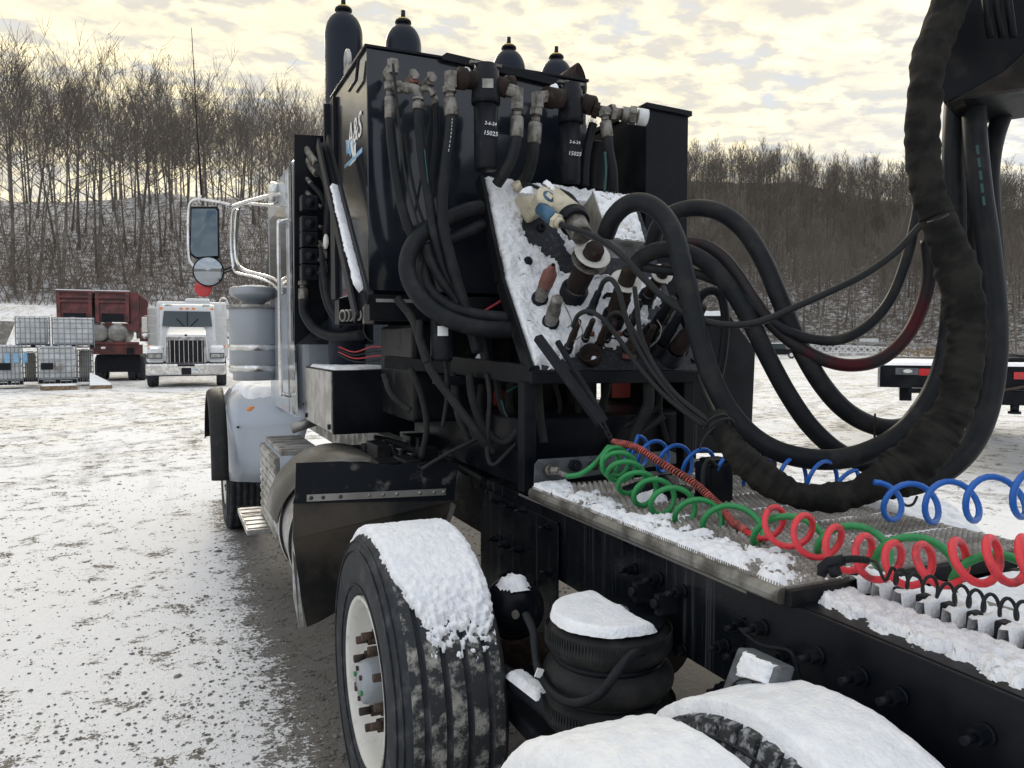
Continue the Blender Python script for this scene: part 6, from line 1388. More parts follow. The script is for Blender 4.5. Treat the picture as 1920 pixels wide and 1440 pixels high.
H3 = [(1186,505,3.2),(1205,482,3.18),(1240,468,3.14),(1285,472,3.1),(1330,497,3.06),(1372,545,3.03),(1408,605,3.0),(1440,670,2.98),(1478,740,2.96),(1520,800,2.95),(1570,845,2.95),(1630,872,2.95),(1690,880,2.95),(1750,850,2.9)]
hose_thing(H3, 33, 'thick black hose leaving the ringed coupling low and passing under the others', group=BG, seg=18)
HR = [(1822,150,2.75),(1826,220,2.72),(1831,290,2.7),(1840,370,2.7),(1852,450,2.7),(1862,540,2.68),(1867,620,2.66),(1863,700,2.64),(1848,775,2.62),(1820,835,2.6),(1775,880,2.6),(1720,905,2.6),(1660,915,2.62)]
hose_thing(HR, 42, 'thick black hose with teal print hanging right of the canvas sleeve', group=BG, seg=18)
hose_thing([(1904,160,2.9),(1882,210,2.88),(1865,260,2.86),(1856,320,2.84),(1858,400,2.82),(1864,480,2.82),(1868,560,2.82)], 34, 'black hose leaning out to the right at the top beside the teal printed one', group=BG, seg=16)
m = MB()
for k in range(5):
    y0 = 272+k*24; p0 = P(1834+(y0-290)*.12, y0, D=2.645); p1 = P(1834+(y0-272)*.12, y0+17, D=2.645); m.bar(p0, p1, .010, .0015, up=(-.3,-1,0))
m.build('teal_print', M['teal'], None, 'faded teal print down the right hand hose', 'print')
hose_thing([(1050,420,3.30),(1085,432,3.25),(1130,452,3.1),(1165,478,3.0),(1205,520,2.95),(1250,562,2.9),(1300,595,2.88),(1350,608,2.86),(1400,608,2.85),(1440,598,2.84),(1500,572,2.82),(1560,545,2.8),(1620,515,2.8),(1680,472,2.8),(1728,420,2.8)], 13, 'thin black cable running from the blue plug across to the canvas sleeve', mt='cord', name='power_cable')
hose_thing([(1200,500,3.2),(1245,507,3.15),(1300,512,3.1),(1350,530,3.06),(1395,560,3.02),(1440,596,3.0),(1480,622,2.95),(1530,637,2.92),(1580,636,2.9),(1630,608,2.9),(1670,560,2.9),(1698,490,2.9),(1715,420,2.9),(1722,380,2.9)], 19, 'medium black hose in the upper of the two sagging lines')
hose_thing([(1285,456,3.2),(1320,460,3.15),(1355,482,3.1),(1385,518,3.06),(1412,560,3.02),(1445,605,3.0),(1490,645,2.96),(1545,675,2.94),(1600,685,2.92),(1655,672,2.92),(1700,630,2.92),(1728,575,2.92),(1742,515,2.92),(1738,450,2.92)], 24, 'black hose with a faded red stripe, lower of the two sagging lines', mt='hosered' if 'hosered' in M else 'hosered') if M.setdefault('hosered', mat('red_striped_hose', (.024,.022,.024), .45, col2=(.065,.011,.016), vs=3.2, v0=.50, v1=.62, bump=.05, bs=120)) else None
hose_thing([(1300,600,3.3),(1312,560,3.3),(1332,545,3.3),(1352,555,3.3),(1360,600,3.3),(1356,660,3.3),(1345,720,3.3)], 17, 'black hose in a narrow upright loop in front of the far side box')
# wire hoop
c = P(1640,806,D=2.85); m = MB(); m.tube([c+V(.012*math.cos(t*math.pi/12), .01*math.cos(t*math.pi/12), .058*math.sin(t*math.pi/12)) for t in range(24)], .004, 6, closed=True); m.build('wire_hoop', M['rust_dark'], None, 'rusty wire hoop around the wide arching hose', 'hoop')
# canvas sleeve: two lengths
SL = [(1800,-30,2.48,66),(1772,30,2.46,66),(1748,95,2.45,64),(1735,160,2.44,60),(1731,230,2.43,60),(1733,300,2.42,60),(1742,360,2.41,60),(1758,410,2.40,62)]
SL2 = [(1757,405,2.40,60),(1776,455,2.39,68),(1796,515,2.38,72),(1809,580,2.38,72),(1812,640,2.38,66),(1805,700,2.38,70),(1794,745,2.38,62),(1778,785,2.38,72),(1752,822,2.38,80),(1722,855,2.38,84),(1688,884,2.39,88),(1650,905,2.40,72),(1610,922,2.40,54),(1570,932,2.41,58),(1530,934,2.42,52),(1490,927,2.44,50),(1452,908,2.46,58),(1420,886,2.48,60),(1395,862,2.50,56),(1372,836,2.52,50),(1354,808,2.55,42),(1343,778,2.60,36)]
def sleeve(pts, label, seed):
    ws, rs = pxcurve(pts, 12)
    def wob(i, k):
        a = 2*math.pi*k/26; f = i*.11
        return 1 + .12*mnoise.noise((f*1.3+seed, math.cos(a)*.9, math.sin(a)*.9)) + .10*mnoise.noise((f*6+seed+math.sin(a)*1.6, math.cos(a)*1.2, math.sin(a)*1.2)) + .045*math.sin(f*7.5+1.8*math.sin(a+seed)+3*mnoise.noise((f, seed, 0)))
    m = MB(); m.tube(ws, rs, 26, wob=wob); return m.build('canvas_sleeve', M['cloth'], None, label, 'hose sleeve', 'black canvas sleeves', subd=1)
sleeve(SL, 'upper black canvas sleeve rising to the boom', 3.)
sleeve(SL2, 'lower wrinkled black canvas sleeve sagging over the deck', 9.)
c = P(1760,410,D=2.40); m = MB(); 
ws, rs = pxcurve([(1740,418,2.34),(1758,412,2.31),(1778,402,2.34)], 6); m.tube(ws, .004, 6); m.build('sleeve_tie', M['cord'], None, 'thin tie where the two canvas sleeves meet', 'tie')
for i, (px, py, s) in enumerate(((1352,800,32),(1345,790,27))):
    c = P(px, py, D=2.52); r = s/F*2.52*.75; ax = (P(1372,836,D=2.52)-P(1343,778,D=2.6)).normalized(); u_ = ax.orthogonal().normalized(); v_ = ax.cross(u_); m = MB()
    m.tube([c+u_*r*math.cos(t*math.pi/12)+v_*r*math.sin(t*math.pi/12) for t in range(24)], .0045, 6, closed=True); m.build('sleeve_tie', M['cord'], None, ('cord tied round the lower end of the sagging sleeve', 'second cord tied above it at the mouth of the sagging sleeve')[i], 'tie')
hose_thing([(1340,800,2.5),(1325,815,2.48),(1316,830,2.48),(1312,842,2.48)], 4, 'loose cord end hanging from the mouth of the sleeve', mt='cord', name='cord_end')
hose_thing([(1720,930,2.3),(1712,945,2.3),(1700,948,2.3),(1690,940,2.3)], 5, 'thin black loop of cord under the sleeve', mt='cord', name='cord_end')
# boom
bo = empty('boom_arm', P(1860,60,D=2.7), label='black boom arm with a brown scraped underside at the top right corner', cat='boom')
q = [P(1798,-60,D=2.6), P(1960,-60,D=2.6), P(1960,140,D=2.6), P(1915,168,D=2.6), P(1800,185,D=2.6), P(1768,196,D=2.6), P(1760,120,D=2.6), P(1775,40,D=2.6)]
dr = _f*.30+_r*.26; m = MB(); m.prism(q, dr); m.build('boom_head', M['black_dirty'], bo, bevel=.01)
q = [P(1768,197,D=2.62), P(1800,186,D=2.62), P(1915,169,D=2.62), P(1990,150,D=2.62), P(1990,60,D=2.62), P(1920,95,D=2.62), P(1870,140,D=2.62)]
m = MB(); m.prism([p_-_f*.03 for p_ in q], _f*.33+_r*.26); m.build('boom_chin', M['rustplate'] if 'rustplate' in M else M.setdefault('rustplate', mat('scraped_boom_plate', (.014,.013,.012), .5, col2=(.032,.026,.022), vs=6, bump=.1, bs=50)), bo, bevel=.006)
for i, (x0, x1) in enumerate(((1842,1858),(1862,1880),(1885,1900))):
    m = MB(); m.tube([P(x0,-40,D=2.5), P(x0+8,20,D=2.5), P(x1,70,D=2.5)], .012, 8); m.build('boom_rib', M['black_dirty'], bo)
m = MB(); m.box((2.7, -.9, 3.05), (3.2, 1.35, 3.55)); m.build('boom_beam', M['black'], bo, bevel=.02)

# ================================================================== COILED LINES
def coil(turns, rt, mt, name, label, sub=20, phase=0., start=None, end=None, group=None, squash=1.0, flip=1, tilt=0.):
    """turns: (px, py, radius px, D) one row per turn, at its crest"""
    c = catmull([(a, b, r, d) for a, b, r, d in turns], sub); n = len(c); cw = [P(a[0], a[1], D=a[3]) for a in c]; pts = []
    if start: pts += [P(a, b, D=d) for a, b, d in start]
    hel = []
    for k in range(n):
        t = (cw[min(k+1, n-1)]-cw[max(k-1, 0)]).normalized(); a = t.cross(UP).normalized()*flip; b = UP - t*UP.dot(t); b.normalize(); th = 2*math.pi*k/sub + phase; r = c[k][2]/F*c[k][3]
        hel.append(cw[k]+b*math.cos(th)*r+a*math.sin(th)*r*squash + t*math.sin(th)*r*tilt)
    pts = ([Vector(p) for p in catmull(pts+[hel[0]], 6)][:-1] if pts else []) + hel
    if end: pts += [Vector(p) for p in catmull([hel[-1]]+[P(a, b, D=d) for a, b, d in end], 6)][1:]
    m = MB(); m.tube(pts, rt, 10); return m.build(name, M[mt], None, label, 'coiled hose', group)
coil([(1140,865,27,2.85),(1151,866,28,2.84),(1160,872,28,2.82),(1174,890,29,2.78),(1196,912,29,2.72),(1226,927,30,2.66),(1262,944,31,2.58),(1310,966,30,2.48),(1369,980,32,2.36),(1480,1000,32,2.12),(1600,1019,33,1.92),(1714,1043,36,1.75),(1872,1078,38,1.58),(2020,1120,40,1.45)], .0095, 'green', 'coiled_air_line', 'bright green coiled air line with its loops bunched on the left of the deck', start=[(1060,893,2.80),(1085,890,2.80),(1105,878,2.82),(1122,862,2.84)], flip=-1, tilt=.35)
coil([(1426,978,32,2.22),(1479,991,34,2.08),(1533,1011,35,1.96),(1592,1034,37,1.86),(1647,1049,38,1.78),(1705,1060,37,1.70),(1769,1057,40,1.62),(1836,1052,41,1.55),(1893,1050,42,1.50),(1955,1052,43,1.45),(2020,1055,44,1.40)], .0085, 'red', 'coiled_air_line', 'red coiled air line along the right of the deck', start=[(1398,996,2.36),(1412,1004,2.3),(1425,1010,2.27)], phase=-math.pi, flip=1)
coil([(1190,843,27,3.0),(1226,853,27,2.97),(1266,862,28,2.93),(1315,870,28,2.88),(1370,878,28,2.85),(1425,884,28,2.82),(1486,888,30,2.79),(1542,896,32,2.76),(1597,912,32,2.72)], .0078, 'blue', 'coiled_air_line', 'blue coiled air line, its far half behind the canvas sleeve', start=[(1178,850,3.02),(1186,862,3.02),(1180,872,3.0)], end=[(1625,930,2.66)], flip=-1, tilt=.38)
coil([(1640,936,32,2.16),(1708,943,36,2.06),(1781,940,37,1.98),(1861,934,40,1.90),(1950,922,42,1.82),(2040,912,44,1.76)], .0080, 'blue', 'coiled_air_line', 'blue coiled air line, its near half in front of the canvas sleeve', flip=-1, tilt=.30)
hose_thing([(1174,858,3.0),(1172,868,3.0),(1178,845,3.0),(1186,836,3.0)], 7, 'blue ribbed strain relief at the start of the blue coil', mt='blue', name='strain_relief')
coil([(1672,1078,14,1.60),(1689,1083,16,1.58),(1715,1091,16,1.55),(1744,1097,17,1.52),(1775,1110,17,1.49),(1803,1116,18,1.46),(1830,1124,18,1.43),(1858,1132,18,1.40),(1890,1140,18,1.37),(1920,1146,18,1.34),(1955,1154,18,1.3)], .0034, 'cord', 'coiled_cable', 'thin grey black coiled electric cord in front of the red coil', start=[(1628,1050,1.66),(1642,1054,1.64),(1650,1070,1.62),(1660,1088,1.61)], flip=-1, squash=.55)
pg = empty('trailer_plug', P(1560,1062,D=1.72), label='black angled electric plug lying at the rear edge of the deck', cat='plug')
m = MB(); m.tube([P(1540,1080,D=1.72), P(1543,1066,D=1.72), P(1556,1056,D=1.71), P(1583,1049,D=1.70)], [.010,.014,.015,.012], 10); m.build('plug_handle', M['castblack'], pg)
m = MB(); m.tube([P(1560,1060,D=1.70), P(1568,1078,D=1.70)], .014, 8); m.build('plug_lever', M['castblack'], pg)
m = MB(); ws, _ = pxcurve([(1583,1049,1.70),(1605,1048,1.68),(1630,1051,1.66)], 20); m.tube(ws, [.0085 if i % 3 else .0065 for i in range(len(ws))], 10, sm=False); m.build('strain_spring', M['cord'], pg)
# ================================================================== THE YARD BEHIND
class LF:      # a local frame standing on the ground, looking back at the photographer
    def __init__(s, px, D, rot=0., base=None):
        rot += math.atan((px-960)/F); o = CAM + ray(px, 645)*D; s.o = V(o.x, o.y, G(o.x, o.y, False) if base is None else base)
        c, n = math.cos(rot), math.sin(rot); s.r = _r*c - _f*n; s.f = _f*c + _r*n; s.D = D; s.px = px
    def __call__(s, x, y, z): return s.o + s.r*x + s.f*y + V(0, 0, z)
    def hexa(s, m, a, b, top=1., topy=None):
        x0,y0,z0 = a; x1,y1,z1 = b; cx = (x0+x1)/2; ty0, ty1 = topy or (y0, y1)
        return m.hexa([s(x0,y0,z0), s(x1,y0,z0), s(x1,y1,z0), s(x0,y1,z0), s(cx+(x0-cx)*top,ty0,z1), s(cx+(x1-cx)*top,ty0,z1), s(cx+(x1-cx)*top,ty1,z1), s(cx+(x0-cx)*top,ty1,z1)])
def zof(py, D, L): return CAMH-(py-645)/F*D - L.o.z
# --- white truck
L = LF(350, 26.0, .03); wt = empty('parked_truck', L.o, label='white conventional truck parked facing the camera, snow on its fenders', cat='truck')
def lp(name, mt, fn, parent=wt, bevel=0, label=None):
    m = MB(); fn(m); return m.build(name, M[mt], parent, label, bevel=bevel)
lp('sleeper', 'white', lambda m: L.hexa(m, (-1.05,2.2,.9), (1.35,4.2,2.98)), bevel=.08)
cabw = lp('cab', 'white', lambda m: L.hexa(m, (-.98,1.3,.9), (.98,2.6,2.86), .93, (1.55,2.6)), bevel=.12)
lp('hood', 'white', lambda m: L.hexa(m, (-.72,-.55,.85), (.72,1.5,1.78), .86, (-.30,1.6)), bevel=.10)
lp('hood_crown', 'white', lambda m: L.hexa(m, (-.64,-.28,1.74), (.64,1.6,2.02), .9, (.5,1.6)), bevel=.06)
lp('windshield', 'glass', lambda m: m.prism([L(-.82,1.345,2.06), L(.82,1.345,2.06), L(.76,1.47,2.60), L(-.76,1.47,2.60)], -L.f*.03))
lp('windshield_post', 'castblack', lambda m: m.bar(L(0,1.30,2.06), L(0,1.43,2.60), .03, .02))
for s in (-1, 1): lp('wiper', 'castblack', lambda m: m.bar(L(s*.1,1.28,2.07), L(s*.35,1.33,2.34), .025, .02))
gr = lp('grille', 'alu', lambda m: L.hexa(m, (-.63,-.62,.80), (.63,-.56,1.68), .96), bevel=.03)
lp('grille_opening', 'castblack', lambda m: L.hexa(m, (-.54,-.635,.84), (.54,-.622,1.56)), gr)
for k in range(8): lp('grille_bar', 'chrome', lambda m: m.bar(L(-.49+k*.14,-.65,.84), L(-.49+k*.14,-.65,1.56), .025, .02), gr)
lp('crown_badge', 'castblack', lambda m: L.hexa(m, (-.04,-.64,1.70), (.04,-.60,1.76)), gr)
bu = lp('bumper', 'chrome', lambda m: L.hexa(m, (-1.22,-.92,.42), (1.22,-.75,.80)), bevel=.06)
lp('number_plate', 'castblack', lambda m: L.hexa(m, (-.15,-.935,.44), (.15,-.925,.66)), bu); lp('bumper_slot', 'castblack', lambda m: L.hexa(m, (-.26,-.935,.71), (.26,-.925,.78)), bu)
lp('tow_sticker', 'decalb', lambda m: L.hexa(m, (.24,-.935,.57), (.36,-.925,.63)), bu)
for s in (-1, 1):
    fd = lp('fender', 'white', lambda m: L.hexa(m, (min(s*.66,s*1.22),-.55,.82), (max(s*.66,s*1.22),1.0,1.32), .86, (-.25,1.0)), bevel=.09)
    lp('headlight', 'glass', lambda m: L.hexa(m, (s*.95-.23,-.60,.96), (s*.95+.23,-.55,1.14)), fd); lp('headlight_lens', 'alu', lambda m: L.hexa(m, (s*.95-.2,-.615,.99), (s*.95+.2,-.605,1.11)), fd)
    w_ = empty('wheel', L(s*1.08,.35,.52), parent=wt); KIDS.setdefault(wt.name, []).append(w_)
    m = MB(); m.lathe(L(s*1.08,.35,.52), L.r, [(-.16,.28),(-.16,.48),(-.12,.52),(.12,.52),(.16,.48),(.16,.28)], 32); m.build('tyre', M['tyre'], w_)
    m = MB(); m.lathe(L(s*1.08,.35,.52), L.r, [(-.12,0),(-.12,.28),(.12,.28),(.12,0)], 24); m.build('rim', M['rimw'], w_)
    lp('turn_lamp', 'amber', lambda m: L.hexa(m, (s*1.16-.06,.3,1.30), (s*1.16+.06,.36,1.40)))
    lp('mirror', 'chrome', lambda m: L.hexa(m, (s*1.38-.09,1.4,1.85), (s*1.38+.09,1.46,2.38)), bevel=.02)
    for z in (2.42, 2.1, 1.8): lp('mirror_arm', 'chrome', lambda m: m.bar(L(s*.95,1.5,z), L(s*1.38,1.43,z), .03, .03))
    lp('convex_mirror', 'chrome', lambda m: m.lathe(L(s*1.38,1.38,1.72), -L.f, [(-.03,0),(-.02,.1),(.02,.1),(.03,0)], 16))
for x in (-.85,-.2,0,.2,.82): lp('cab_lamp', 'amber', lambda m: L.hexa(m, (x-.05,1.52,2.66), (x+.05,1.58,2.73)))
for x in (-.62,.62): lp('vent', 'alu', lambda m: L.hexa(m, (x-.11,1.55,2.75), (x+.11,1.6,2.84)))
lp('roof_pod', 'white', lambda m: L.hexa(m, (-.12,2.2,2.95), (.78,3.0,3.1), .9), bevel=.05)
lp('exhaust_loop', 'chrome', lambda m: m.tube(catmull([L(1.1,2.3,2.9), L(1.12,2.3,3.1), L(1.3,2.4,3.12), L(1.38,2.4,2.9)], 5), .03, 8))
lp('axle_beam', 'castblack', lambda m: L.hexa(m, (-1.0,.2,.35), (1.0,2.5,.8)))
snow_patch('truck_snow', bilin(L(.7,-.2,1.33), L(1.2,-.2,1.33), L(1.2,.9,1.33), L(.7,.9,1.33), UP), 14, 20, .07, lambda u, v: box_mask(u, v, .15), None, 'snow on the right fender of the white truck', 3., fscale=5)
snow_patch('truck_snow', bilin(L(-1.2,-.2,1.33), L(-.7,-.2,1.33), L(-.7,.9,1.33), L(-1.2,.9,1.33), UP), 14, 20, .05, lambda u, v: box_mask(u, v, .15), None, 'snow on the left fender of the white truck', 3., fscale=5)
# --- maroon hopper truck
L2 = LF(210, 29.5, .10); k2 = F/29.5
hx = lambda px: (px-210)/k2*.885
hz = lambda py: zof(py, 29.5, L2)
ht = empty('hopper_truck', L2.o, label='maroon twin hopper truck with round tank ends, backed in beside the white truck', cat='truck')
def hop(x0, x1, d):
    hb = empty('hopper', L2(hx((x0+x1)/2), 0, hz(600)), parent=ht); KIDS.setdefault(ht.name, []).append(hb)
    w0, w1 = hx(x0), hx(x1); zt_, zb_, zm = hz(548), hz(604), hz(570)
    m = MB(); t = .10
    L2.hexa(m, (w0+.14, 0, zb_), (w1-.14, .08, zt_), 1.12); m.build('hopper_wall', M['maroon'], hb)
    m = MB(); m.hexa([L2(w0+.15,.1,zb_), L2(w0+.2,.1,zb_), L2(w0+.2,3.8,zb_), L2(w0+.15,3.8,zb_), L2(w0-.02,.1,zt_), L2(w0+.03,.1,zt_), L2(w0+.03,3.8,zt_), L2(w0-.02,3.8,zt_)]); m.hexa([L2(w1-.2,.1,zb_), L2(w1-.15,.1,zb_), L2(w1-.15,3.8,zb_), L2(w1-.2,3.8,zb_), L2(w1-.03,.1,zt_), L2(w1+.02,.1,zt_), L2(w1+.02,3.8,zt_), L2(w1-.03,3.8,zt_)]); m.build('hopper_side', M['maroon'], hb)
    for z in (zt_, hz(558), hz(566)): m = MB(); L2.hexa(m, (w0, -.09, z-.05), (w1, -.005, z+.03)); m.build('rib', M['maroon'], hb, bevel=.01)
    for x in (w0+.02, w1-.14): m = MB(); L2.hexa(m, (x, -.10, zb_-.0), (x+.12, -.002, zt_)); m.build('corner_post', M['maroon'], hb)
    m = MB(); L2.hexa(m, ((w0+w1)/2-.38, -.03, zb_), ((w0+w1)/2+.38, -.005, hz(588))); m.build('discharge_door', M['castblack'], hb)
    m = MB(); L2.hexa(m, (w0, -.09, zt_+.031), (w1, .0, zt_+.06)); m.build('rim_snow', M['snow'], hb)
hop(109, 176, 0); hop(180, 246, 0)
def hp_(name, mt, a, b, bevel=0, top=1.):
    m = MB(); L2.hexa(m, a, b, top); return m.build(name, M[mt], ht, bevel=bevel)
hp_('frame_beam', 'maroon', (hx(168), -.05, hz(664)), (hx(268), .3, hz(646)), .02); hp_('cross_sill', 'maroon', (hx(172), -.1, hz(646)), (hx(262), .0, hz(641)))
hp_('body_floor', 'maroon', (hx(120), .1, hz(620)), (hx(262), 5.6, hz(606)))
for i, px in enumerate((184, 221)):
    m = MB(); r = 18.5/k2; m.lathe(L2(hx(px), -.02, hz(625)), L2.f, [(-.10,0),(-.09,r*.5),(-.04,r*.85),(.05,r),(2.5,r),(2.5,0)], 32); m.build('air_tank', M['tankend'], ht)
hp_('side_frame', 'maroon', (hx(246), .1, hz(606)), (hx(262), 5.4, hz(548)))
for k in range(7): hp_('side_post', 'maroon', (hx(262), .3+k*.75, hz(640)), (hx(265), .4+k*.75, hz(552)))
for k in range(3):
    m = MB(); m.lathe(L2(hx(250)+.05, 1.2+k*1.5, hz(622)), L2.r, [(0,.25),(.25,.25),(.28,.2),(.3,0)], 18); m.build('side_tank', M['tankend'], ht)
hp_('tail_box', 'castblack', (hx(238), -.12, hz(664)), (hx(252), -.02, hz(652))); hp_('tail_lamp', 'chalk', (hx(190), -.13, hz(654)), (hx(198), -.11, hz(650)))
for px in (182, 245, 262):
    for y in (.8, 2.1):
        m = MB(); m.lathe(L2(hx(px), y, .5), L2.r, [(-.15,0),(-.15,.45),(-.1,.5),(.1,.5),(.15,.45),(.15,0)], 24); m.build('wheel', M['tyre'], ht)
hp_('under_gear', 'castblack', (hx(178), .3, .35), (hx(262), 4.0, hz(664)-.02))
hp_('cab_body', 'white', (hx(262), 4.6, 1.0), (hx(296), 6.4, hz(566)), .05)
# --- IBC totes
def tote(x0, x1, y0, y1, D, lab, mt='plastic', blue=False, plate=False, rot=0., dpt=1.0):
    Lt = LF((x0+x1)/2, D, rot, base=0.); k = F/D; w = (x1-x0)/k/2*.86; z0 = CAMH-(y1-645)/k; z1 = CAMH-(y0-645)/k; h = z1-z0
    base = Lt(0, dpt/2, z0); o = empty('water_tote', base, label=lab, cat='tote', group='caged liquid totes stacked at the yard edge')
    pz = z0+h*.12
    m = MB(); Lt.hexa(m, (-w+.04, .04, pz), (w-.04, dpt-.04, z1-.03)); m.build('tank', M[mt], o, bevel=.07)
    m = MB(); 
    for z in (z0+.02, pz-.025): Lt.hexa(m, (-w, 0, z-.02), (w, dpt, z+.02))
    for x in (-w, -.06, w-.12): Lt.hexa(m, (x, 0, z0+.04), (x+.12, dpt, pz-.045))
    m.build('pallet', M['castblack'], o)
    m = MB(); nx = 7; t = .012
    for i in range(nx+1):
        x = -w+2*w*i/nx; m.tube([Lt(x, -.005, z0), Lt(x, -.005, z1)], t, 4, sm=False); m.tube([Lt(x, dpt, z0), Lt(x, dpt, z1)], t, 4, sm=False)
    for i in range(5):
        y = dpt*i/4
        for s in (-1, 1): m.tube([Lt(s*w, y, z0), Lt(s*w, y, z1)], t, 4, sm=False)
    for j in range(6):
        z = pz+(z1-pz)*j/5; m.tube([Lt(-w,-.005,z), Lt(w,-.005,z), Lt(w,dpt,z), Lt(-w,dpt,z)], t*1.1, 4, closed=True, sm=False)
    m.build('cage', M['cage'], o)
    if blue:
        for q in range(3):
            m = MB(); Lt.hexa(m, (-w*.1+q*.24-.08, -.035, z1-.55), (-w*.1+q*.24+.06, -.025, z1-.25)); ob = m.build('paint_mark', M['decalb'], o, bevel=0)
    if plate:
        m = MB(); Lt.hexa(m, (-w+.08, -.04, z0+h*.38), (-w+.42, -.03, z0+h*.56)); m.build('info_plate', M['castblack'], o); m = MB(); Lt.hexa(m, (-w+.5, -.04, z0+h*.36), (w*.3, -.03, z0+h*.58)); m.build('info_plate', M['alu'], o)
    m = MB(); m.cyl(Lt(0, dpt/2, z1-.03), Lt(0, dpt/2, z1+.03), .1, seg=14); m.build('fill_cap', M['castblack'], o)
    fnn = bilin(Lt(-w,0,z1-.02), Lt(w,0,z1-.02), Lt(w,dpt,z1-.02), Lt(-w,dpt,z1-.02), UP); snow_patch('tote_snow', fnn, 10, 10, .04, lambda u, v: box_mask(u, v, .15), None, 'thin snow on a tote', x0*.1, fscale=4)
tote(-10, 41, 648, 722, 24.5, 'caged white tote at the left picture edge with blue spray marks', blue=True, plate=True)
tote(42, 69, 660, 716, 26.2, 'small yellowed tote between the two front white totes', 'plastic_y', dpt=.8)
tote(70, 143, 650, 719, 24.8, 'caged white tote in the middle of the bottom row, dark plate on its front', plate=True)
tote(144, 174, 656, 716, 26.4, 'yellowed tote at the right end of the bottom row', 'plastic_y', dpt=.8)
tote(30, 94, 594, 652, 25.2, 'grey white tote on top of the stack, left of the pair')
tote(98, 178, 596, 652, 25.4, 'white tote on top of the stack, right of the pair, next to the red hoppers')
# boards and debris
def slab(name, lab, px0, px1, py, D, h, dep, tilt=0., mt='wood', cat='board'):
    Ls = LF((px0+px1)/2, D, 0.); k = F/D; w = (px1-px0)/k/2; o = empty(name, Ls.o, label=lab, cat=cat)
    m = MB(); m.hexa([Ls(-w,0,0), Ls(w,0,0), Ls(w,dep,0), Ls(-w,dep,tilt), Ls(-w,0,h), Ls(w,0,h), Ls(w,dep,h), Ls(-w,dep,h+tilt)]); m.build('board_body', M[mt], o, bevel=.01)
    n = (Ls(w,0,h)-Ls(-w,0,h)).cross(Ls(-w,dep,h+tilt)-Ls(-w,0,h)).normalized(); snow_patch('board_snow', bilin(Ls(-w,0,h), Ls(w,0,h), Ls(w,dep,h), Ls(-w,dep,h+tilt), n), 10, 10, .04, lambda u, v: box_mask(u, v, .08), None, 'snow on the '+lab.split(',')[0], px0*.3, fscale=4)
slab('timber_slab', 'low timber slab topped with snow, in front of the totes', 78, 139, 718, 23.9, .14, .6)
slab('tilted_board', 'snow covered board propped beside the totes', 168, 206, 716, 24.6, .12, .9, .42)
Lk = LF(8, 29, 0.); sk = empty('skip_bin', Lk.o, label='weathered grey skip bin at the far left edge behind the totes', cat='skip')
m = MB(); m.hexa([Lk(-.9,0,1.4), Lk(.05,0,1.4), Lk(.05,1.5,1.4), Lk(-.9,1.5,1.4), Lk(-1.2,-.2,zof(600,29,Lk)), Lk(.38,-.2,zof(603,29,Lk)), Lk(.38,1.7,zof(603,29,Lk)), Lk(-1.2,1.7,zof(600,29,Lk))]); m.build('bin_body', M['wedge'], sk)
m = MB(); Lk.hexa(m, (-.9,-.1,.7), (.3,1.2,1.38)); m.build('bin_stand', M['castblack'], sk)
for i in range(3):
    snow_blob('bin_snow', Lk(-.6+i*.3,-.15,1.25-.06*i), (.16,.1), .1, 'snow cap on the dark stand of the skip bin', None, 30+i)
# --- flatbed trailer on the right
L3 = LF(1790, 10.0, -.06, base=0.); k3 = F/10.0; tx = lambda px: (px-1790)/k3; tz = lambda py: CAMH-(py-645)/k3
tr = empty('flatbed_trailer', L3.o, label='black flatbed trailer tail with red and clear lamps at the right edge', cat='trailer')
def tp(name, mt, a, b, bevel=.0, parent=None):
    m = MB(); L3.hexa(m, a, b); return m.build(name, M[mt], parent or tr, bevel=bevel)
tp('bumper_beam', 'black', (tx(1662), 0, tz(729)), (tx(2080), .06, tz(686)), .01)
tp('end_flange', 'alu', (tx(1661), -.02, tz(729)), (tx(1665), .3, tz(685)))
tp('deck_slab', 'black', (tx(1662), .07, tz(700)), (tx(2080), 7.6, tz(685)))
for k in range(2): tp('frame_beam', 'black', (tx(1700)+k*1.6, .3, tz(757)), (tx(1700)+k*1.6+.15, 6.0, tz(701)))
tp('light_panel', 'castgrey', (tx(1692), -.012, tz(704)), (tx(1731), -.001, tz(691))); tp('light_panel', 'redlens', (tx(1732), -.012, tz(705)), (tx(1762), -.001, tz(692)))
tp('light_panel', 'redlens', (tx(1885), -.012, tz(709)), (tx(1919), -.001, tz(696)))
for px, py, mt in ((1713, 697, 'rimw'), (1749, 698, 'redlens'), (1900, 702, 'redlens')):
    a = L3(tx(px), -.013, tz(py)); m = MB(); pts = [a+L3.r*.055*math.cos(t*math.pi/12)+V(0,0,.026*math.sin(t*math.pi/12)) for t in range(24)]; m.prism(pts, -L3.f*.012); m.build('oval_lamp', M[mt], tr, bevel=.003)
tp('bumper_step', 'black', (tx(1716), .02, tz(739)), (tx(1790), .1, tz(730))); tp('rear_underbeam', 'black', (tx(1850), .0, tz(757)), (tx(2080), .12, tz(730)), .01)
m = MB(); a = L3(tx(1889), .05, tz(757)); m.cyl(a, a-V(0,0,.08), .05); m.cyl(a-V(0,0,.08), a-V(0,0,.11), .075); m.build('jack_foot', M['black'], tr)
m = MB(); m.tube([L3(tx(1840),-.05,tz(735)), L3(tx(1880),-.06,tz(727)), L3(tx(1930),-.05,tz(715))], .018, 8); m.build('ramp_chain', M['rust'], tr)
for y in (5.4, 6.6):
    for x in (tx(1835),):
        m = MB(); m.lathe(L3(x, y, .42), L3.r, [(-.13,0),(-.13,.38),(-.09,.42),(.09,.42),(.13,.38),(.13,0)], 24); m.build('wheel', M['tyre'], tr)
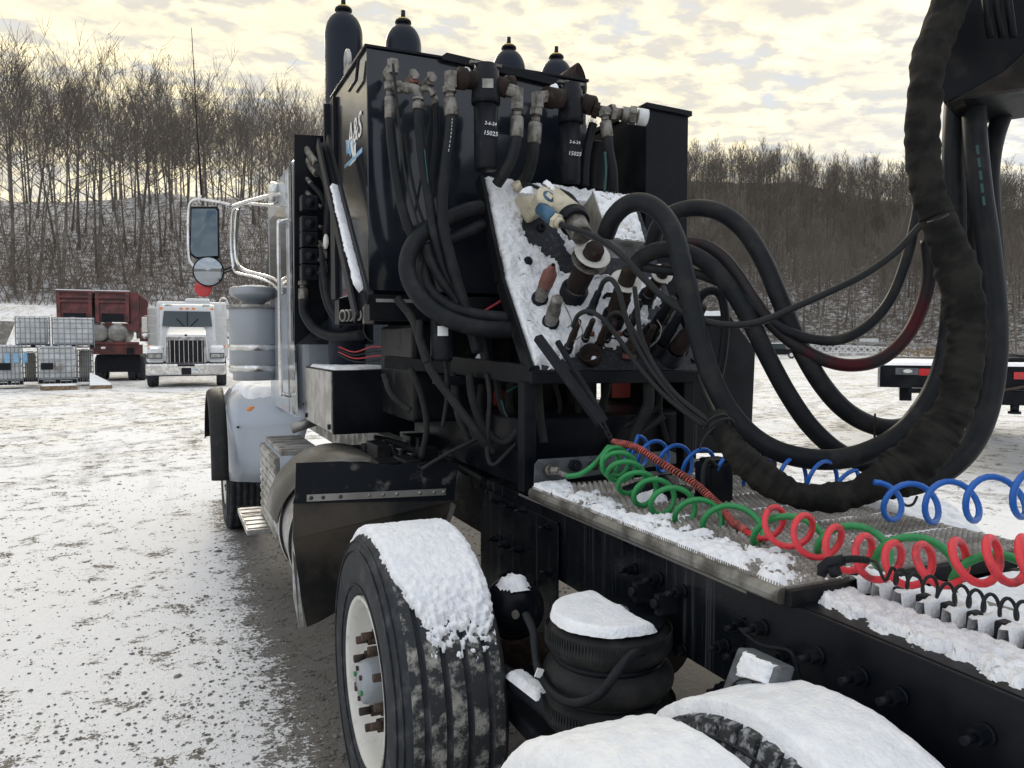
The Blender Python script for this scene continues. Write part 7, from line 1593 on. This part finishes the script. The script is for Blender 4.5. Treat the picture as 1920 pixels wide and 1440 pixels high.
snow_patch('trailer_snow', bilin(L3(tx(1664),0,tz(685)), L3(tx(2080),0,tz(685)), L3(tx(2080),3.4,tz(685)), L3(tx(1664),3.4,tz(685)), UP), 40, 60, .03, lambda u, v: box_mask(u, v, .02), None, 'snow lying on the flatbed deck', 5., fscale=3)
lump(L3(tx(1925), 1.6, tz(685)), .7, .5, .14, 8.).build('deck_load', M['castblack'], None, 'dark lump of gear lying on the flatbed at the right edge', 'load')
# --- far black car and lattice boom lying in the yard
L4 = LF(1462, 92, 0., base=0.02); k4 = F/92; car = empty('parked_car', L4.o, label='small black off road car far across the yard', cat='car')
def cpb(name, mt, a, b, top=1., bevel=.05):
    m = MB(); L4.hexa(m, a, b, top); return m.build(name, M[mt], car, bevel=bevel)
cpb('body', 'black', (-2.1,0,.45), (2.1,1.8,1.12)); cpb('cabin', 'glass', (-1.6,.08,1.121), (.75,1.72,1.72), .88); cpb('roof', 'black', (-1.45,.12,1.73), (.6,1.68,1.80))
for x in (-1.35, 1.35):
    m = MB(); m.lathe(L4(x,-.05,.42), L4.f, [(0,.0),(0,.25),(.02,.4),(.2,.42),(.24,0)], 20); m.build('wheel', M['tyre'], car); m = MB(); m.lathe(L4(x,-.08,.42), L4.f, [(0,0),(0,.22),(.02,.24)], 16); m.build('hub', M['rimw'], car)
cpb('bumper', 'castblack', (2.1,.1,.4), (2.25,1.7,.65), bevel=.02)
snow_patch('car_snow', bilin(L4(-1.4,.15,1.80), L4(.55,.15,1.80), L4(.55,1.65,1.80), L4(-1.4,1.65,1.80), UP), 10, 10, .06, lambda u, v: box_mask(u, v, .1), None, 'snow on the roof of the far black car', 5., fscale=3)
L5 = LF(1590, 96, .12, base=0.3); lb = empty('lattice_boom', L5.o, label='pale crane boom section lying on the snow across the yard', cat='crane boom')
m = MB(); x0, x1, h = -7.2, 5.8, 1.15
for y in (0, 1.1):
    for z in (.0, h): m.bar(L5(x0,y,.35+z), L5(x1,y,.35+z*.55), .10, .10)
m.build('boom_chord', M['white'], lb)
m = MB(); n = 18
for k in range(n):
    a = lerp(x0, x1, k/n); b = lerp(x0, x1, (k+1)/n); ha, hb_ = h*lerp(1,.55,k/n), h*lerp(1,.55,(k+1)/n)
    for y in (0, 1.1): m.bar(L5(a,y,.35), L5(b,y,.35+hb_), .06, .06); m.bar(L5(a,y,.35+ha), L5(b,y,.35), .06, .06)
m.build('boom_lacing', M['white'], lb)
for i, (xa, xb, za, zb_) in enumerate(((-6, 9, 1.9, 1.4), (-1, 11, 1.7, 1.05))):
    m = MB(); m.bar(L5(xa, 2+i, za), L5(xb, 2+i, zb_), .16, .2); m.build('long_pipe', M['aludirty'], None, ('long grey beam lying across behind the lattice boom', 'second long beam sloping down to the right behind the lattice boom')[i], 'beam')
m = MB(); L5.hexa(m, (.9,3,1.6), (3.2,4,2.15), .9); m.build('sheet_stack', M['plastic'], None, 'small pale crate standing beyond the lattice boom', 'crate')
mb = MB(); rb2 = random.Random(8)
for k in range(150):
    a = L5(rb2.uniform(3.5, 13), rb2.uniform(-3, 3), rb2.uniform(.1, .9)); d = V(rb2.uniform(-1,1), rb2.uniform(-1,1), rb2.uniform(-.25,.25)); mb.tube([a, a+d*rb2.uniform(.4,1.2)], rb2.uniform(.03,.09), 4, sm=False)
mb.build('brush_pile', M['wood'], None, 'pile of cut wood and brush beyond the trailer', None, kind='stuff')
